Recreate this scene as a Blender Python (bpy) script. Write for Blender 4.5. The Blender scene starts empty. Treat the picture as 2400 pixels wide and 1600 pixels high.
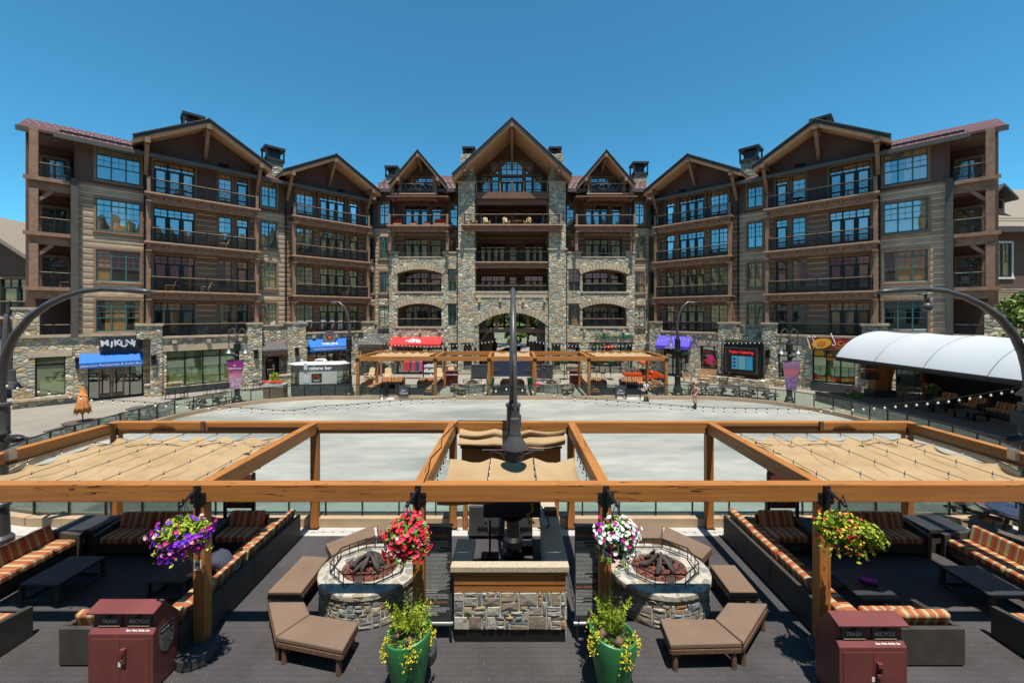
import bpy, bmesh, math, random
from mathutils import Vector, Matrix
S = bpy.context.scene
R = math.radians
# ---------------------------------------------------------------- camera
F, CX, HY, H = 954.0, 1200.0, 738.0, 6.0
cam = bpy.data.cameras.new('camera')
camo = bpy.data.objects.new('camera', cam)
S.collection.objects.link(camo)
camo.location = (0, 0, H)
camo.rotation_euler = (R(90), 0, 0)
cam.sensor_fit = 'HORIZONTAL'
cam.sensor_width = 36.0
cam.lens = F / 2400 * 36
cam.shift_y = (HY - 800) / 2400
cam.clip_start, cam.clip_end = 0.1, 3000
S.camera = camo
# ---------------------------------------------------------------- sky and sun
SUN_EL = R(73.5)
SUN_H = Vector((0.26, -0.966, 0)).normalized()
W = bpy.data.worlds.new('World')
S.world = W
W.use_nodes = True
nt = W.node_tree
bg = nt.nodes['Background']
sky = nt.nodes.new('ShaderNodeTexSky')
sky.sky_type = 'NISHITA'
sky.sun_disc = False
sky.sun_elevation = SUN_EL
sky.sun_rotation = math.atan2(SUN_H.x, SUN_H.y)
sky.altitude = 1900
sky.air_density = 1.0
sky.dust_density = 0.4
sky.ozone_density = 2.0
tint = nt.nodes.new('ShaderNodeMix')
tint.data_type = 'RGBA'
tint.blend_type = 'MULTIPLY'
tint.inputs[0].default_value = 1.0
tint.inputs[7].default_value = (0.31, 0.81, 0.85, 1)
nt.links.new(sky.outputs[0], tint.inputs[6])
nt.links.new(tint.outputs[2], bg.inputs[0])
bg.inputs[1].default_value = 0.15
sun = bpy.data.lights.new('sun', 'SUN')
sun.energy = 4.5
sun.angle = R(0.5)
sun.color = (1.0, 0.95, 0.87)
suno = bpy.data.objects.new('sun', sun)
S.collection.objects.link(suno)
sdir = SUN_H * math.cos(SUN_EL) + Vector((0, 0, math.sin(SUN_EL)))
suno.rotation_euler = sdir.to_track_quat('Z', 'Y').to_euler()
suno.location = (20, -30, 60)
S.view_settings.view_transform = 'Standard'
S.view_settings.look = 'None'
S.view_settings.exposure = 0.5
S.view_settings.gamma = 1.0
S.cycles.max_bounces = 8
S.cycles.transparent_max_bounces = 12
S.cycles.caustics_reflective = False
S.cycles.caustics_refractive = False
# ---------------------------------------------------------------- helpers
def gp(px, py, z=0.0):
    Y = F * (H - z) / (py - HY)
    return Vector(((px - CX) * Y / F, Y, z))
def at(px, py, Y):
    return Vector(((px - CX) * Y / F, Y, H - (py - HY) * Y / F))
class MB:
    def __init__(s, xf=None):
        s.v, s.f, s.m, s.xf, s.cur = [], [], [], xf, 0
    def add(s, vs, fs, T=None):
        b = len(s.v)
        for p in vs:
            p = Vector(p)
            if T is not None: p = T @ p
            if s.xf is not None: p = s.xf(p)
            s.v.append(p)
        for f in fs:
            s.f.append([b + i for i in f]); s.m.append(s.cur)
        return s
    def box(s, x0, x1, y0, y1, z0, z1, T=None):
        return s.add([(x, y, z) for x in (x0, x1) for y in (y0, y1) for z in (z0, z1)],
                     [(0, 1, 3, 2), (4, 6, 7, 5), (0, 4, 5, 1), (2, 3, 7, 6), (0, 2, 6, 4), (1, 5, 7, 3)], T)
    def bar(s, p, q, w, h=None, up=(0, 0, 1)):
        p, q = Vector(p), Vector(q); h = h or w
        d = (q - p).normalized(); u = Vector(up)
        if abs(d.dot(u)) > .98: u = Vector((0, 1, 0))
        a = d.cross(u).normalized() * w / 2; b = a.cross(d).normalized() * h / 2
        vs = [e + i * a + j * b for e in (p, q) for i in (-1, 1) for j in (-1, 1)]
        return s.add(vs, [(0, 1, 3, 2), (4, 6, 7, 5), (0, 4, 5, 1), (2, 3, 7, 6), (0, 2, 6, 4), (1, 5, 7, 3)])
    def tube(s, pts, r, n=8, closed=False):
        pts = [Vector(p) for p in pts]; m = len(pts)
        rs = r if isinstance(r, (list, tuple)) else [r] * m
        vs, fs = [], []; a = None
        for i, p in enumerate(pts):
            if closed: d = pts[(i + 1) % m] - pts[i - 1]
            else: d = pts[min(i + 1, m - 1)] - pts[max(i - 1, 0)]
            d.normalize()
            if a is None:
                a = d.cross(Vector((0, 0, 1)) if abs(d.z) < .9 else Vector((1, 0, 0)))
            else:
                a = a - d * a.dot(d)
            a.normalize(); b = d.cross(a)
            for k in range(n):
                t = 2 * math.pi * k / n
                vs.append(p + (a * math.cos(t) + b * math.sin(t)) * rs[i])
        for i in range(m if closed else m - 1):
            j = (i + 1) % m
            for k in range(n):
                l = (k + 1) % n
                fs.append((i * n + k, i * n + l, j * n + l, j * n + k))
        if not closed:
            fs.append(tuple(range(n))); fs.append(tuple((m - 1) * n + k for k in range(n)))
        return s.add(vs, fs)
    def lathe(s, prof, n=20, c=(0, 0, 0), sx=1, sy=1, shear=0.0, T=None):
        vs, fs = [], []
        for r, z in prof:
            for k in range(n):
                t = 2 * math.pi * k / n
                x = r * math.cos(t) * sx
                vs.append((c[0] + x, c[1] + r * math.sin(t) * sy, c[2] + z + shear * x))
        m = len(prof)
        for i in range(m - 1):
            for k in range(n):
                l = (k + 1) % n
                fs.append((i * n + k, i * n + l, (i + 1) * n + l, (i + 1) * n + k))
        if prof[0][0] > 1e-4: fs.append(tuple(range(n)))
        if prof[-1][0] > 1e-4: fs.append(tuple((m - 1) * n + k for k in range(n)))
        return s.add(vs, fs, T)
    def prism(s, poly, ax, a, b, T=None):
        def P(p, t):
            return {'x': (t, p[0], p[1]), 'y': (p[0], t, p[1]), 'z': (p[0], p[1], t)}[ax]
        n = len(poly)
        vs = [P(p, a) for p in poly] + [P(p, b) for p in poly]
        fs = [tuple(range(n)), tuple(range(n, 2 * n))] + [(i, (i + 1) % n, n + (i + 1) % n, n + i) for i in range(n)]
        return s.add(vs, fs, T)
    def quad(s, a, b, c, d):
        return s.add([a, b, c, d], [(0, 1, 2, 3)])
    def ball(s, c, r, n=10, m=6, T=None):
        rr = r if isinstance(r, (list, tuple)) else (r, r, r)
        prof = [(math.sin(math.pi * i / m), -math.cos(math.pi * i / m)) for i in range(m + 1)]
        vs, fs = [], []
        for q, z in prof:
            for k in range(n):
                t = 2 * math.pi * k / n
                vs.append((c[0] + rr[0] * q * math.cos(t), c[1] + rr[1] * q * math.sin(t), c[2] + rr[2] * z))
        for i in range(m):
            for k in range(n):
                l = (k + 1) % n
                fs.append((i * n + k, i * n + l, (i + 1) * n + l, (i + 1) * n + k))
        return s.add(vs, fs, T)
    def wall(s, u0, u1, z0, z1, y0, y1, holes=()):
        us = sorted({u0, u1} | {h[0] for h in holes} | {h[1] for h in holes})
        us = [u for u in us if u0 <= u <= u1]
        for a, b in zip(us, us[1:]):
            m = (a + b) / 2
            hs = sorted([(h[2], h[3]) for h in holes if h[0] < m < h[1]])
            z = z0
            for c, d in hs:
                if c > z: s.box(a, b, y0, y1, z, min(c, z1))
                z = max(z, d)
            if z < z1: s.box(a, b, y0, y1, z, z1)
        return s
    def build(s, name, mat, parent=None, smooth=False, bevel=0, seg=2, recalc=True, loc=None, rz=0):
        me = bpy.data.meshes.new(name)
        me.from_pydata([tuple(p) for p in s.v], [], s.f)
        mats = mat if isinstance(mat, (list, tuple)) else [mat]
        for q in mats: me.materials.append(q)
        for i, p in enumerate(me.polygons):
            p.material_index = s.m[i]
        if recalc:
            bm = bmesh.new(); bm.from_mesh(me)
            bmesh.ops.remove_doubles(bm, verts=bm.verts, dist=1e-6) if smooth else None
            bmesh.ops.recalc_face_normals(bm, faces=bm.faces)
            bm.to_mesh(me); bm.free()
        if smooth:
            me.shade_smooth()
            if smooth == 'auto': me.set_sharp_from_angle(angle=R(35))
        o = bpy.data.objects.new(name, me)
        S.collection.objects.link(o)
        if parent is not None: o.parent = parent
        if loc is not None: o.location = loc
        o.rotation_euler.z = rz
        if bevel:
            b = o.modifiers.new('bevel', 'BEVEL'); b.width = bevel; b.segments = seg; b.limit_method = 'ANGLE'; b.angle_limit = R(40)
            b.harden_normals = False
        return o
def tag(o, label, cat, group=None, kind=None):
    if label: o['label'] = label
    if cat: o['category'] = cat
    if group: o['group'] = group
    if kind: o['kind'] = kind
    return o
def thing(name, label, cat, loc=(0, 0, 0), rz=0, group=None):
    o = bpy.data.objects.new(name, None)
    o.empty_display_size = .2
    S.collection.objects.link(o)
    o.location = loc; o.rotation_euler.z = rz
    return tag(o, label, cat, group)
def struct(o):
    o['kind'] = 'structure'; return o
def dup(o, loc=None, rz=None, label=None, parent=None):
    c = o.copy(); S.collection.objects.link(c)
    if parent is not None: c.parent = parent
    if loc is not None: c.location = loc
    if rz is not None: c.rotation_euler.z = rz
    if label: c['label'] = label
    for ch in list(o.children): dup(ch, parent=c)
    return c
def frame(x, n, up=(0, 0, 1), o=(0, 0, 0)):
    x, n, up = Vector(x), Vector(n), Vector(up)
    M = Matrix.Identity(4)
    for i in range(3):
        M[i][0], M[i][1], M[i][2], M[i][3] = x[i], up[i], n[i], o[i]
    return M
def text(s, M, size, mat, parent, name='lettering', align='CENTER', ext=.004, off=0.0, sx=1.0, shear=0.0, space=1.0):
    cu = bpy.data.curves.new('lettering', 'FONT')
    cu.body = s; cu.size = size; cu.align_x = align; cu.align_y = 'CENTER'; cu.extrude = ext; cu.offset = off; cu.shear = shear
    cu.space_character = space; cu.resolution_u = 3
    tmp = bpy.data.objects.new('tmp', cu); S.collection.objects.link(tmp)
    bpy.context.view_layer.update()
    me = bpy.data.meshes.new_from_object(tmp.evaluated_get(bpy.context.evaluated_depsgraph_get()))
    bpy.data.objects.remove(tmp); bpy.data.curves.remove(cu)
    me.transform(M @ Matrix.Diagonal((sx, 1, 1, 1)))
    me.materials.clear(); me.materials.append(mat); me.name = name
    o = bpy.data.objects.new(name, me); S.collection.objects.link(o); o.parent = parent
    return o
FRONT = lambda o=(0, 0, 0): frame((1, 0, 0), (0, -1, 0), (0, 0, 1), o)
# ---------------------------------------------------------------- materials
class N:
    def __init__(s, name):
        s.m = bpy.data.materials.new(name); s.m.use_nodes = True
        s.t = s.m.node_tree; s.b = s.t.nodes['Principled BSDF']
    def n(s, ty, **k):
        x = s.t.nodes.new(ty)
        for a, b in k.items(): setattr(x, a, b)
        return x
    def l(s, a, b): s.t.links.new(a, b)
    def val(s, sock, v):
        if hasattr(v, 'is_output'): s.l(v, sock)
        else: sock.default_value = v
    def math(s, op, a, b=0.0, c=0.0):
        x = s.n('ShaderNodeMath', operation=op)
        s.val(x.inputs[0], a); s.val(x.inputs[1], b); s.val(x.inputs[2], c)
        return x.outputs[0]
    def mix(s, f, a, b, mode='MIX'):
        x = s.n('ShaderNodeMix', data_type='RGBA', blend_type=mode)
        s.val(x.inputs[0], f); s.val(x.inputs[6], a if hasattr(a, 'is_output') else (*a[:3], 1)); s.val(x.inputs[7], b if hasattr(b, 'is_output') else (*b[:3], 1))
        return x.outputs[2]
    def coords(s, scale=(1, 1, 1), rnd=True, world=False):
        if world:
            g = s.n('ShaderNodeNewGeometry').outputs['Position']
        else:
            g = s.n('ShaderNodeTexCoord').outputs['Object']
        if rnd:
            oi = s.n('ShaderNodeObjectInfo'); v = s.n('ShaderNodeVectorMath', operation='ADD')
            k = s.math('MULTIPLY', oi.outputs['Random'], 37.0)
            s.l(g, v.inputs[0]); s.l(k, v.inputs[1]); g = v.outputs[0]
        mp = s.n('ShaderNodeMapping'); mp.inputs['Scale'].default_value = scale
        s.l(g, mp.inputs[0]); return mp.outputs[0]
    def noise(s, vec, scale=5, detail=4, rough=.55, color=False):
        x = s.n('ShaderNodeTexNoise'); x.inputs['Scale'].default_value = scale; x.inputs['Detail'].default_value = detail
        x.inputs['Roughness'].default_value = rough; s.l(vec, x.inputs['Vector'])
        return x.outputs['Color' if color else 'Fac']
    def ramp(s, f, stops, const=False):
        x = s.n('ShaderNodeValToRGB'); cr = x.color_ramp
        if const: cr.interpolation = 'CONSTANT'
        while len(cr.elements) < len(stops): cr.elements.new(.5)
        for e, (p, c) in zip(cr.elements, stops):
            e.position = p; e.color = (*c[:3], 1) if not isinstance(c, (int, float)) else (c, c, c, 1)
        s.l(f, x.inputs[0]); return x.outputs[0]
    def bump(s, h, strength=.4, dist=.02):
        x = s.n('ShaderNodeBump'); x.inputs['Strength'].default_value = strength; x.inputs['Distance'].default_value = dist
        s.l(h, x.inputs['Height']); s.l(x.outputs[0], s.b.inputs['Normal'])
    def base(s, c): s.val(s.b.inputs['Base Color'], c if hasattr(c, 'is_output') else (*c[:3], 1))
    def set(s, rough=.6, metal=0, spec=.5):
        s.val(s.b.inputs['Roughness'], rough); s.b.inputs['Metallic'].default_value = metal; s.b.inputs['Specular IOR Level'].default_value = spec
        return s
def plain(name, col, rough=.6, metal=0, spec=.4, var=.15, vs=3.0, stretch=(1, 1, 1), bump=0, bs=30, bd=.01, spots=None):
    k = N(name); k.set(rough, metal, spec)
    v = k.coords(stretch)
    f = k.noise(v, vs, 5, .6)
    f = k.ramp(f, [(.3, 0), (.7, 1)])
    c = k.mix(f, [x * (1 - var) for x in col], [min(1, x * (1 + var)) for x in col])
    if spots:
        sc, th, col2 = spots
        g = k.noise(k.coords((1, 1, 1)), sc, 6, .7)
        c = k.mix(k.ramp(g, [(th, 0), (th + .03, 1)]), c, col2)
    k.base(c)
    if bump: k.bump(k.noise(k.coords(stretch), bs, 4), bump, bd)
    return k.m
def stone(name, sx, sz, palette, mortar, mw=.06, bump=.8, bd=.05, rnd=.9, world=False):
    k = N(name); k.set(.85, 0, .25)
    v = k.coords((sx, sx, sz), rnd=not world, world=world)
    w = k.noise(v, 1.3, 2, .5, True)
    vv = k.n('ShaderNodeMix', data_type='VECTOR'); vv.inputs[0].default_value = .18
    k.l(v, vv.inputs[4]); ad = k.n('ShaderNodeVectorMath', operation='ADD'); k.l(v, ad.inputs[0]); k.l(w, ad.inputs[1]); k.l(ad.outputs[0], vv.inputs[5])
    a = k.n('ShaderNodeTexVoronoi', feature='F1'); e = k.n('ShaderNodeTexVoronoi', feature='DISTANCE_TO_EDGE')
    for q in (a, e):
        q.inputs['Scale'].default_value = 1; q.inputs['Randomness'].default_value = rnd; k.l(vv.outputs[1], q.inputs['Vector'])
    sp = k.n('ShaderNodeSeparateColor'); k.l(a.outputs['Color'], sp.inputs[0])
    n = len(palette)
    c = k.ramp(sp.outputs[0], [(i / n, p) for i, p in enumerate(palette)], True)
    g = k.noise(v, 5, 5, .65)
    c = k.mix(.5, c, k.ramp(g, [(.3, .4), (.7, 1.05)]), 'MULTIPLY')
    br = k.math('MULTIPLY_ADD', sp.outputs[1], .7, .75)
    c = k.mix(1.0, c, br, 'MULTIPLY')
    edge = k.ramp(e.outputs['Distance'], [(mw * .5, 0), (mw * 1.3, 1)])
    k.base(k.mix(edge, mortar, c))
    hgt = k.math('ADD', k.math('MULTIPLY', k.ramp(e.outputs['Distance'], [(0, 0), (.3, 1)]), .8), k.math('MULTIPLY', g, .5))
    k.bump(hgt, bump, bd)
    return k.m
M = {}
def blockmat(name, palette):
    k = N(name); k.set(.85, 0, .25)
    g = k.n('ShaderNodeNewGeometry'); n = len(palette)
    c = k.ramp(g.outputs['Random Per Island'], [(i / n, p) for i, p in enumerate(palette)], True)
    v = k.coords((1, 1, 1)); a = k.noise(v, 14, 6, .68); b = k.noise(v, 3.5, 4, .6)
    c = k.mix(.6, c, k.ramp(a, [(.28, .35), (.72, 1.1)]), 'MULTIPLY')
    c = k.mix(k.ramp(b, [(.5, 0), (.75, .45)]), c, (.42, .30, .17))
    k.base(c); k.bump(a, .7, .02); return k.m
PAL = [(.44, .41, .29), (.60, .50, .32), (.36, .36, .30), (.66, .59, .42), (.50, .35, .19), (.37, .38, .31), (.70, .63, .46), (.48, .45, .34), (.31, .30, .25), (.57, .41, .22)]
M['stone'] = stone('ledge_stone', 3.0, 5.6, PAL, (.19, .175, .14), .045, world=True)
M['stone2'] = stone('field_stone', 2.8, 4.4, PAL, (.21, .195, .16), .045, world=True)
M['barstone'] = stone('bar_stone', 4.8, 6.4, [(.36, .34, .29), (.45, .42, .36), (.24, .25, .25), (.4, .3, .2), (.3, .3, .28), (.5, .46, .38), (.22, .2, .18), (.42, .27, .15)], (.6, .56, .48), .07, .6, .03, rnd=.62)
M['pitstone'] = stone('fire_pit_stone', 5.0, 7.0, [(.32, .29, .23), (.39, .35, .28), (.24, .23, .21), (.35, .29, .2), (.27, .26, .23), (.42, .38, .31)], (.46, .42, .35), .06, .5, .03, rnd=.7)
M['blocks'] = blockmat('ashlar_blocks', [(.40, .38, .31), (.30, .31, .29), (.50, .46, .37), (.36, .35, .31), (.46, .27, .13), (.55, .52, .44), (.25, .27, .27), (.44, .36, .24), (.38, .39, .36), (.33, .27, .2)])
M['mortar'] = plain('pale_mortar', (.50, .46, .39), .95, var=.15, vs=8)
M['capstone'] = plain('cap_stone', (.46, .37, .26), .85, var=.2, vs=2.5, bump=.4, bs=12, bd=.03)
M['lintel'] = plain('lintel_stone', (.48, .38, .26), .85, var=.25, vs=1.2, bump=.3, bs=14, bd=.02)
# horizontal log siding; pale chinking, lightened further for board edges catching the sun
def siding(name, pitch, board, chink, cw=.09, z0=0.0):
    k = N(name); k.set(.8, 0, .2)
    g = k.n('ShaderNodeNewGeometry').outputs['Position']
    sp = k.n('ShaderNodeSeparateXYZ'); k.l(g, sp.inputs[0])
    t = k.math('MULTIPLY', k.math('ADD', sp.outputs[2], z0 + 50), 1 / pitch)
    fr = k.math('FRACT', t); row = k.math('FLOOR', t)
    mp = k.n('ShaderNodeMapping'); mp.inputs['Scale'].default_value = (.9, .9, 7); k.l(g, mp.inputs[0])
    nz = k.noise(mp.outputs[0], 1.4, 6, .65)
    wn = k.n('ShaderNodeTexWhiteNoise', noise_dimensions='1D'); k.l(row, wn.inputs['W'])
    c = k.mix(k.ramp(nz, [(.3, 0), (.72, 1)]), [x * .62 for x in board], [x * 1.35 for x in board])
    c = k.mix(1.0, c, k.math('MULTIPLY_ADD', wn.outputs['Value'], .35, .8), 'MULTIPLY')
    m = k.math('LESS_THAN', fr, cw)
    k.base(k.mix(m, c, chink))
    hh = k.math('SUBTRACT', 1.0, k.math('POWER', k.math('ABSOLUTE', k.math('MULTIPLY_ADD', fr, 2, -1.09)), 4.0))
    k.bump(k.math('ADD', hh, k.math('MULTIPLY', nz, .3)), .8, .06)
    return k.m
M['log'] = siding('log_siding', .43, (.44, .33, .225), (.80, .64, .46), .13)
M['log2'] = siding('brown_log_siding', .43, (.29, .195, .128), (.76, .59, .42), .12)
M['clap'] = siding('clapboard', .2, (.30, .24, .17), (.2, .16, .11), .1)
M['panel'] = plain('brown_board_wall', (.125, .076, .057), .8, var=.25, vs=4, stretch=(6, 6, .4), bump=.2, bs=8)
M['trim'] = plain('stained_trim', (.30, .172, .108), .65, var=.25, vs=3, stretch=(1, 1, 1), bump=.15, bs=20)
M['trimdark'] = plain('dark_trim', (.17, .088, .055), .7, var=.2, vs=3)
M['wtrim'] = plain('window_trim', (.27, .165, .095), .65, var=.2, vs=3)
M['railwood'] = plain('rail_wood', (.45, .30, .18), .55, var=.2, vs=3)
M['soffit'] = plain('soffit_boards', (.60, .35, .185), .65, var=.15, vs=5, stretch=(.3, 6, 6))
M['fascia'] = plain('roof_edge_metal', (.045, .045, .04), .5, .3, var=.2)
M['gutter'] = plain('gutter_metal', (.12, .10, .085), .5, .3, var=.15)
M['concretecol'] = plain('grey_column', (.10, .09, .078), .9, var=.15, vs=2)
def red_roof():
    k = N('red_roof_tiles'); k.set(.6, 0, .3)
    v = k.coords((1, 1, 1), rnd=False)
    g = k.n('ShaderNodeSeparateXYZ'); k.l(k.n('ShaderNodeNewGeometry').outputs['Position'], g.inputs[0])
    fr = k.math('FRACT', k.math('MULTIPLY', g.outputs[2], 1 / .17))
    nz = k.noise(v, 9, 4, .7)
    c = k.mix(k.ramp(nz, [(.3, 0), (.7, 1)]), (.10, .036, .032), (.185, .078, .07))
    k.base(k.mix(k.math('LESS_THAN', fr, .22), c, (.035, .014, .014)))
    k.bump(fr, .6, .05); return k.m
M['redroof'] = red_roof()
M['greyroof'] = plain('grey_shingles', (.26, .22, .17), .9, var=.3, vs=14, bump=.5, bs=25)
M['metalroof'] = plain('grey_metal_roof', (.13, .13, .125), .5, .4, var=.2)
M['sashshade'] = plain('shaded_green_sash', (.014, .034, .033), .5, var=.15)  # darker copy of the green sash; shade on balcony doors put into colour
M['lip'] = plain('sunlit_deck_edge', (.46, .29, .18), .6, var=.2)  # paler than the trim: sunlight on the deck lip put into its colour
M['sash'] = plain('green_sash', (.045, .15, .145), .5, var=.15)
M['black'] = plain('black_metal', (.016, .016, .017), .45, .2, var=.2)
M['steel'] = plain('bronze_grey_steel', (.085, .08, .079), .4, .2, var=.15, vs=1.5)
M['greyink'] = plain('grey_print', (.5, .5, .48), .7)
M['alu'] = plain('brushed_metal', (.42, .42, .41), .35, .8, var=.1)
M['white'] = plain('white_paint', (.72, .72, .7), .5, var=.05)
def tentmat():
    k = N('white_tent_fabric'); k.set(.6, 0, .3); k.base((.54, .57, .58))
    tl = k.n('ShaderNodeBsdfTranslucent'); tl.inputs[0].default_value = (.8, .8, .78, 1)
    mx = k.n('ShaderNodeMixShader'); mx.inputs[0].default_value = .06
    k.l(k.b.outputs[0], mx.inputs[1]); k.l(tl.outputs[0], mx.inputs[2]); k.l(mx.outputs[0], k.t.nodes['Material Output'].inputs[0]); return k.m
M['tent'] = tentmat()
def glass(name, refl, back, rough=.015, curtain=None, tilt=.012):
    k = N(name); k.t.nodes.remove(k.b)
    gl = k.n('ShaderNodeBsdfGlossy'); gl.inputs['Roughness'].default_value = rough; gl.inputs['Color'].default_value = (*refl, 1)
    df = k.n('ShaderNodeBsdfDiffuse')
    v = k.coords((1, 1, 1)); nz = k.noise(v, .9, 2, .5)
    oi = k.n('ShaderNodeObjectInfo')
    sp = k.n('ShaderNodeSeparateXYZ'); k.l(v, sp.inputs[0])
    if curtain:
        cell = k.n('ShaderNodeTexWhiteNoise', noise_dimensions='3D')
        sn = k.n('ShaderNodeVectorMath', operation='SNAP'); k.l(v, sn.inputs[0]); sn.inputs[1].default_value = (1.1, 1.1, 9)
        k.l(sn.outputs[0], cell.inputs[0])
        fac = k.ramp(cell.outputs['Value'], [(0, 0), (curtain[1], 1)], True)
        cc = k.mix(fac, curtain[0], back)
        k.l(cc, df.inputs[0])
    else: df.inputs[0].default_value = (*back, 1)
    fr = k.n('ShaderNodeFresnel'); fr.inputs[0].default_value = 2.1
    bm = k.n('ShaderNodeBump'); bm.inputs['Strength'].default_value = .05; bm.inputs['Distance'].default_value = .05
    k.l(nz, bm.inputs['Height']); k.l(bm.outputs[0], gl.inputs['Normal'])
    mx = k.n('ShaderNodeMixShader'); k.l(k.math('MINIMUM', k.math('MULTIPLY', fr.outputs[0], 3.0), .85), mx.inputs[0])
    k.l(df.outputs[0], mx.inputs[1]); k.l(gl.outputs[0], mx.inputs[2])
    k.l(mx.outputs[0], k.t.nodes['Material Output'].inputs[0]); return k.m
M['glass'] = glass('window_glass', (.85, .93, .97), (.018, .016, .012), curtain=((.42, .22, .075), .42))
M['shopglass'] = glass('shop_glass', (.8, .88, .82), (.025, .03, .022))
M['blindglass'] = glass('shop_glass_with_green_blind', (.55, .62, .5), (.17, .22, .085))
def clear_glass():
    k = N('clear_rail_glass'); k.t.nodes.remove(k.b)
    tr = k.n('ShaderNodeBsdfTransparent'); tr.inputs[0].default_value = (.80, .89, .86, 1)
    gl = k.n('ShaderNodeBsdfGlossy'); gl.inputs['Roughness'].default_value = .02
    fr = k.n('ShaderNodeFresnel'); fr.inputs[0].default_value = 1.5
    mx = k.n('ShaderNodeMixShader'); k.l(k.math('MULTIPLY', fr.outputs[0], .8), mx.inputs[0]); k.l(tr.outputs[0], mx.inputs[1]); k.l(gl.outputs[0], mx.inputs[2])
    k.l(mx.outputs[0], k.t.nodes['Material Output'].inputs[0]); return k.m
M['rglass'] = clear_glass()
def timber(name, stretch, base=(.41, .165, .042)):
    k = N(name); k.set(.5, 0, .35)
    v = k.coords(stretch)
    a = k.noise(v, 2.2, 6, .62); b = k.noise(k.coords((1, 1, 1)), .9, 3, .5)
    c = k.mix(k.ramp(a, [(.3, 0), (.7, 1)]), [x * .78 for x in base], [x * 1.2 for x in base])
    c = k.mix(k.ramp(b, [(.35, .0), (.75, .35)]), c, (.36, .12, .03))
    ck = k.noise(k.coords([x * .35 for x in stretch]), 3.0, 3, .5)
    cr = k.math('LESS_THAN', k.math('ABSOLUTE', k.math('SUBTRACT', ck, .5)), .006)
    g = k.noise(k.coords((1, 1, 1)), .6, 2)
    cr = k.math('MULTIPLY', cr, k.ramp(g, [(.53, 0), (.57, 1)]))
    k.base(k.mix(cr, c, (.06, .025, .01)))
    k.bump(a, .15, .01); return k.m
M['timx'] = timber('orange_timber_long', (.35, 7, 7))
M['timy'] = timber('orange_timber_deep', (7, .35, 7))
M['timz'] = timber('orange_timber_post', (7, 7, .35))
def canvas():
    k = N('tan_canvas'); k.set(.9, 0, .1)
    a = k.noise(k.coords((1, 1, 1)), 1.2, 4, .55)
    c = k.mix(k.ramp(a, [(.3, 0), (.7, 1)]), (.36, .24, .125), (.43, .30, .165))
    k.base(c)
    k.bump(k.noise(k.coords((1, 1, 1)), 3.5, 5, .6), .25, .06)
    k.b.inputs['Subsurface Weight'].default_value = 0
    return k.m
M['canvas'] = canvas()
def ice():
    k = N('grey_rink_floor'); k.set(.55, 0, .35)
    v = k.coords((.35, 1.0, 1), rnd=False)
    a = k.noise(v, .35, 6, .6); b = k.noise(v, 1.6, 6, .65)
    c = k.ramp(a, [(.36, (.22, .232, .208)), (.47, (.335, .335, .295)), (.6, (.41, .40, .345))])
    c = k.mix(k.ramp(b, [(.38, .45), (.62, 0)]), c, (.21, .22, .20))
    k.base(c); return k.m
M['ice'] = ice()
def concrete():
    k = N('tan_plaza_concrete'); k.set(.85, 0, .25)
    v = k.coords((1, 1, 1), rnd=False)
    a = k.noise(v, .25, 6, .65); b = k.noise(v, 6, 5, .7)
    c = k.ramp(a, [(.3, (.25, .22, .178)), (.7, (.335, .30, .248))])
    c = k.mix(.25, c, k.ramp(b, [(.3, .6), (.7, 1.2)]), 'MULTIPLY')
    br = k.n('ShaderNodeTexBrick'); br.inputs['Scale'].default_value = .33; br.inputs['Mortar Size'].default_value = .006; br.offset = 0; br.inputs['Mortar Smooth'].default_value = .2
    br.inputs['Color1'].default_value = (1, 1, 1, 1); br.inputs['Color2'].default_value = (.93, .93, .93, 1); br.inputs['Mortar'].default_value = (.6, .58, .55, 1)
    br.inputs['Brick Width'].default_value = 1; br.inputs['Row Height'].default_value = 1; k.l(v, br.inputs[0])
    k.base(k.mix(1.0, c, br.outputs[0], 'MULTIPLY')); k.bump(b, .1, .01); return k.m
M['plaza'] = concrete()
def pavers():
    k = N('dark_interlocking_pavers'); k.set(.75, 0, .3)
    v = k.coords((1, 1, 1), rnd=False)
    w = k.n('ShaderNodeTexWave', wave_type='BANDS', bands_direction='X'); w.inputs['Scale'].default_value = 4.2; k.l(v, w.inputs[0])
    wv = k.n('ShaderNodeVectorMath', operation='ADD'); cm = k.n('ShaderNodeCombineXYZ'); k.l(k.math('MULTIPLY', w.outputs[1], .018), cm.inputs[1])
    k.l(v, wv.inputs[0]); k.l(cm.outputs[0], wv.inputs[1])
    br = k.n('ShaderNodeTexBrick'); k.l(wv.outputs[0], br.inputs[0])
    for nme, x in (('Scale', 1), ('Mortar Size', .006), ('Brick Width', .23), ('Row Height', .115), ('Bias', 0)): br.inputs[nme].default_value = x
    br.inputs['Color1'].default_value = (.060, .055, .056, 1); br.inputs['Color2'].default_value = (.064, .058, .059, 1); br.inputs['Mortar'].default_value = (.049, .045, .045, 1)
    a = k.noise(v, .8, 6, .65)
    c = k.mix(1.0, br.outputs[0], k.ramp(a, [(.25, .7), (.75, 1.35)]), 'MULTIPLY')
    sp = k.noise(v, 22, 3, .6)
    c = k.mix(k.ramp(sp, [(.715, 0), (.73, .7)]), c, (.4, .38, .35))
    k.base(c); k.bump(br.outputs['Fac'], .5, -.008); return k.m
M['paver'] = pavers()
M['kerb'] = plain('tan_rink_kerb', (.43, .305, .195), .8, var=.12, vs=1.5)
M['apron'] = plain('pale_concrete_apron', (.46, .44, .40), .85, var=.12, vs=2, bump=.2, bs=10)
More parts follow.
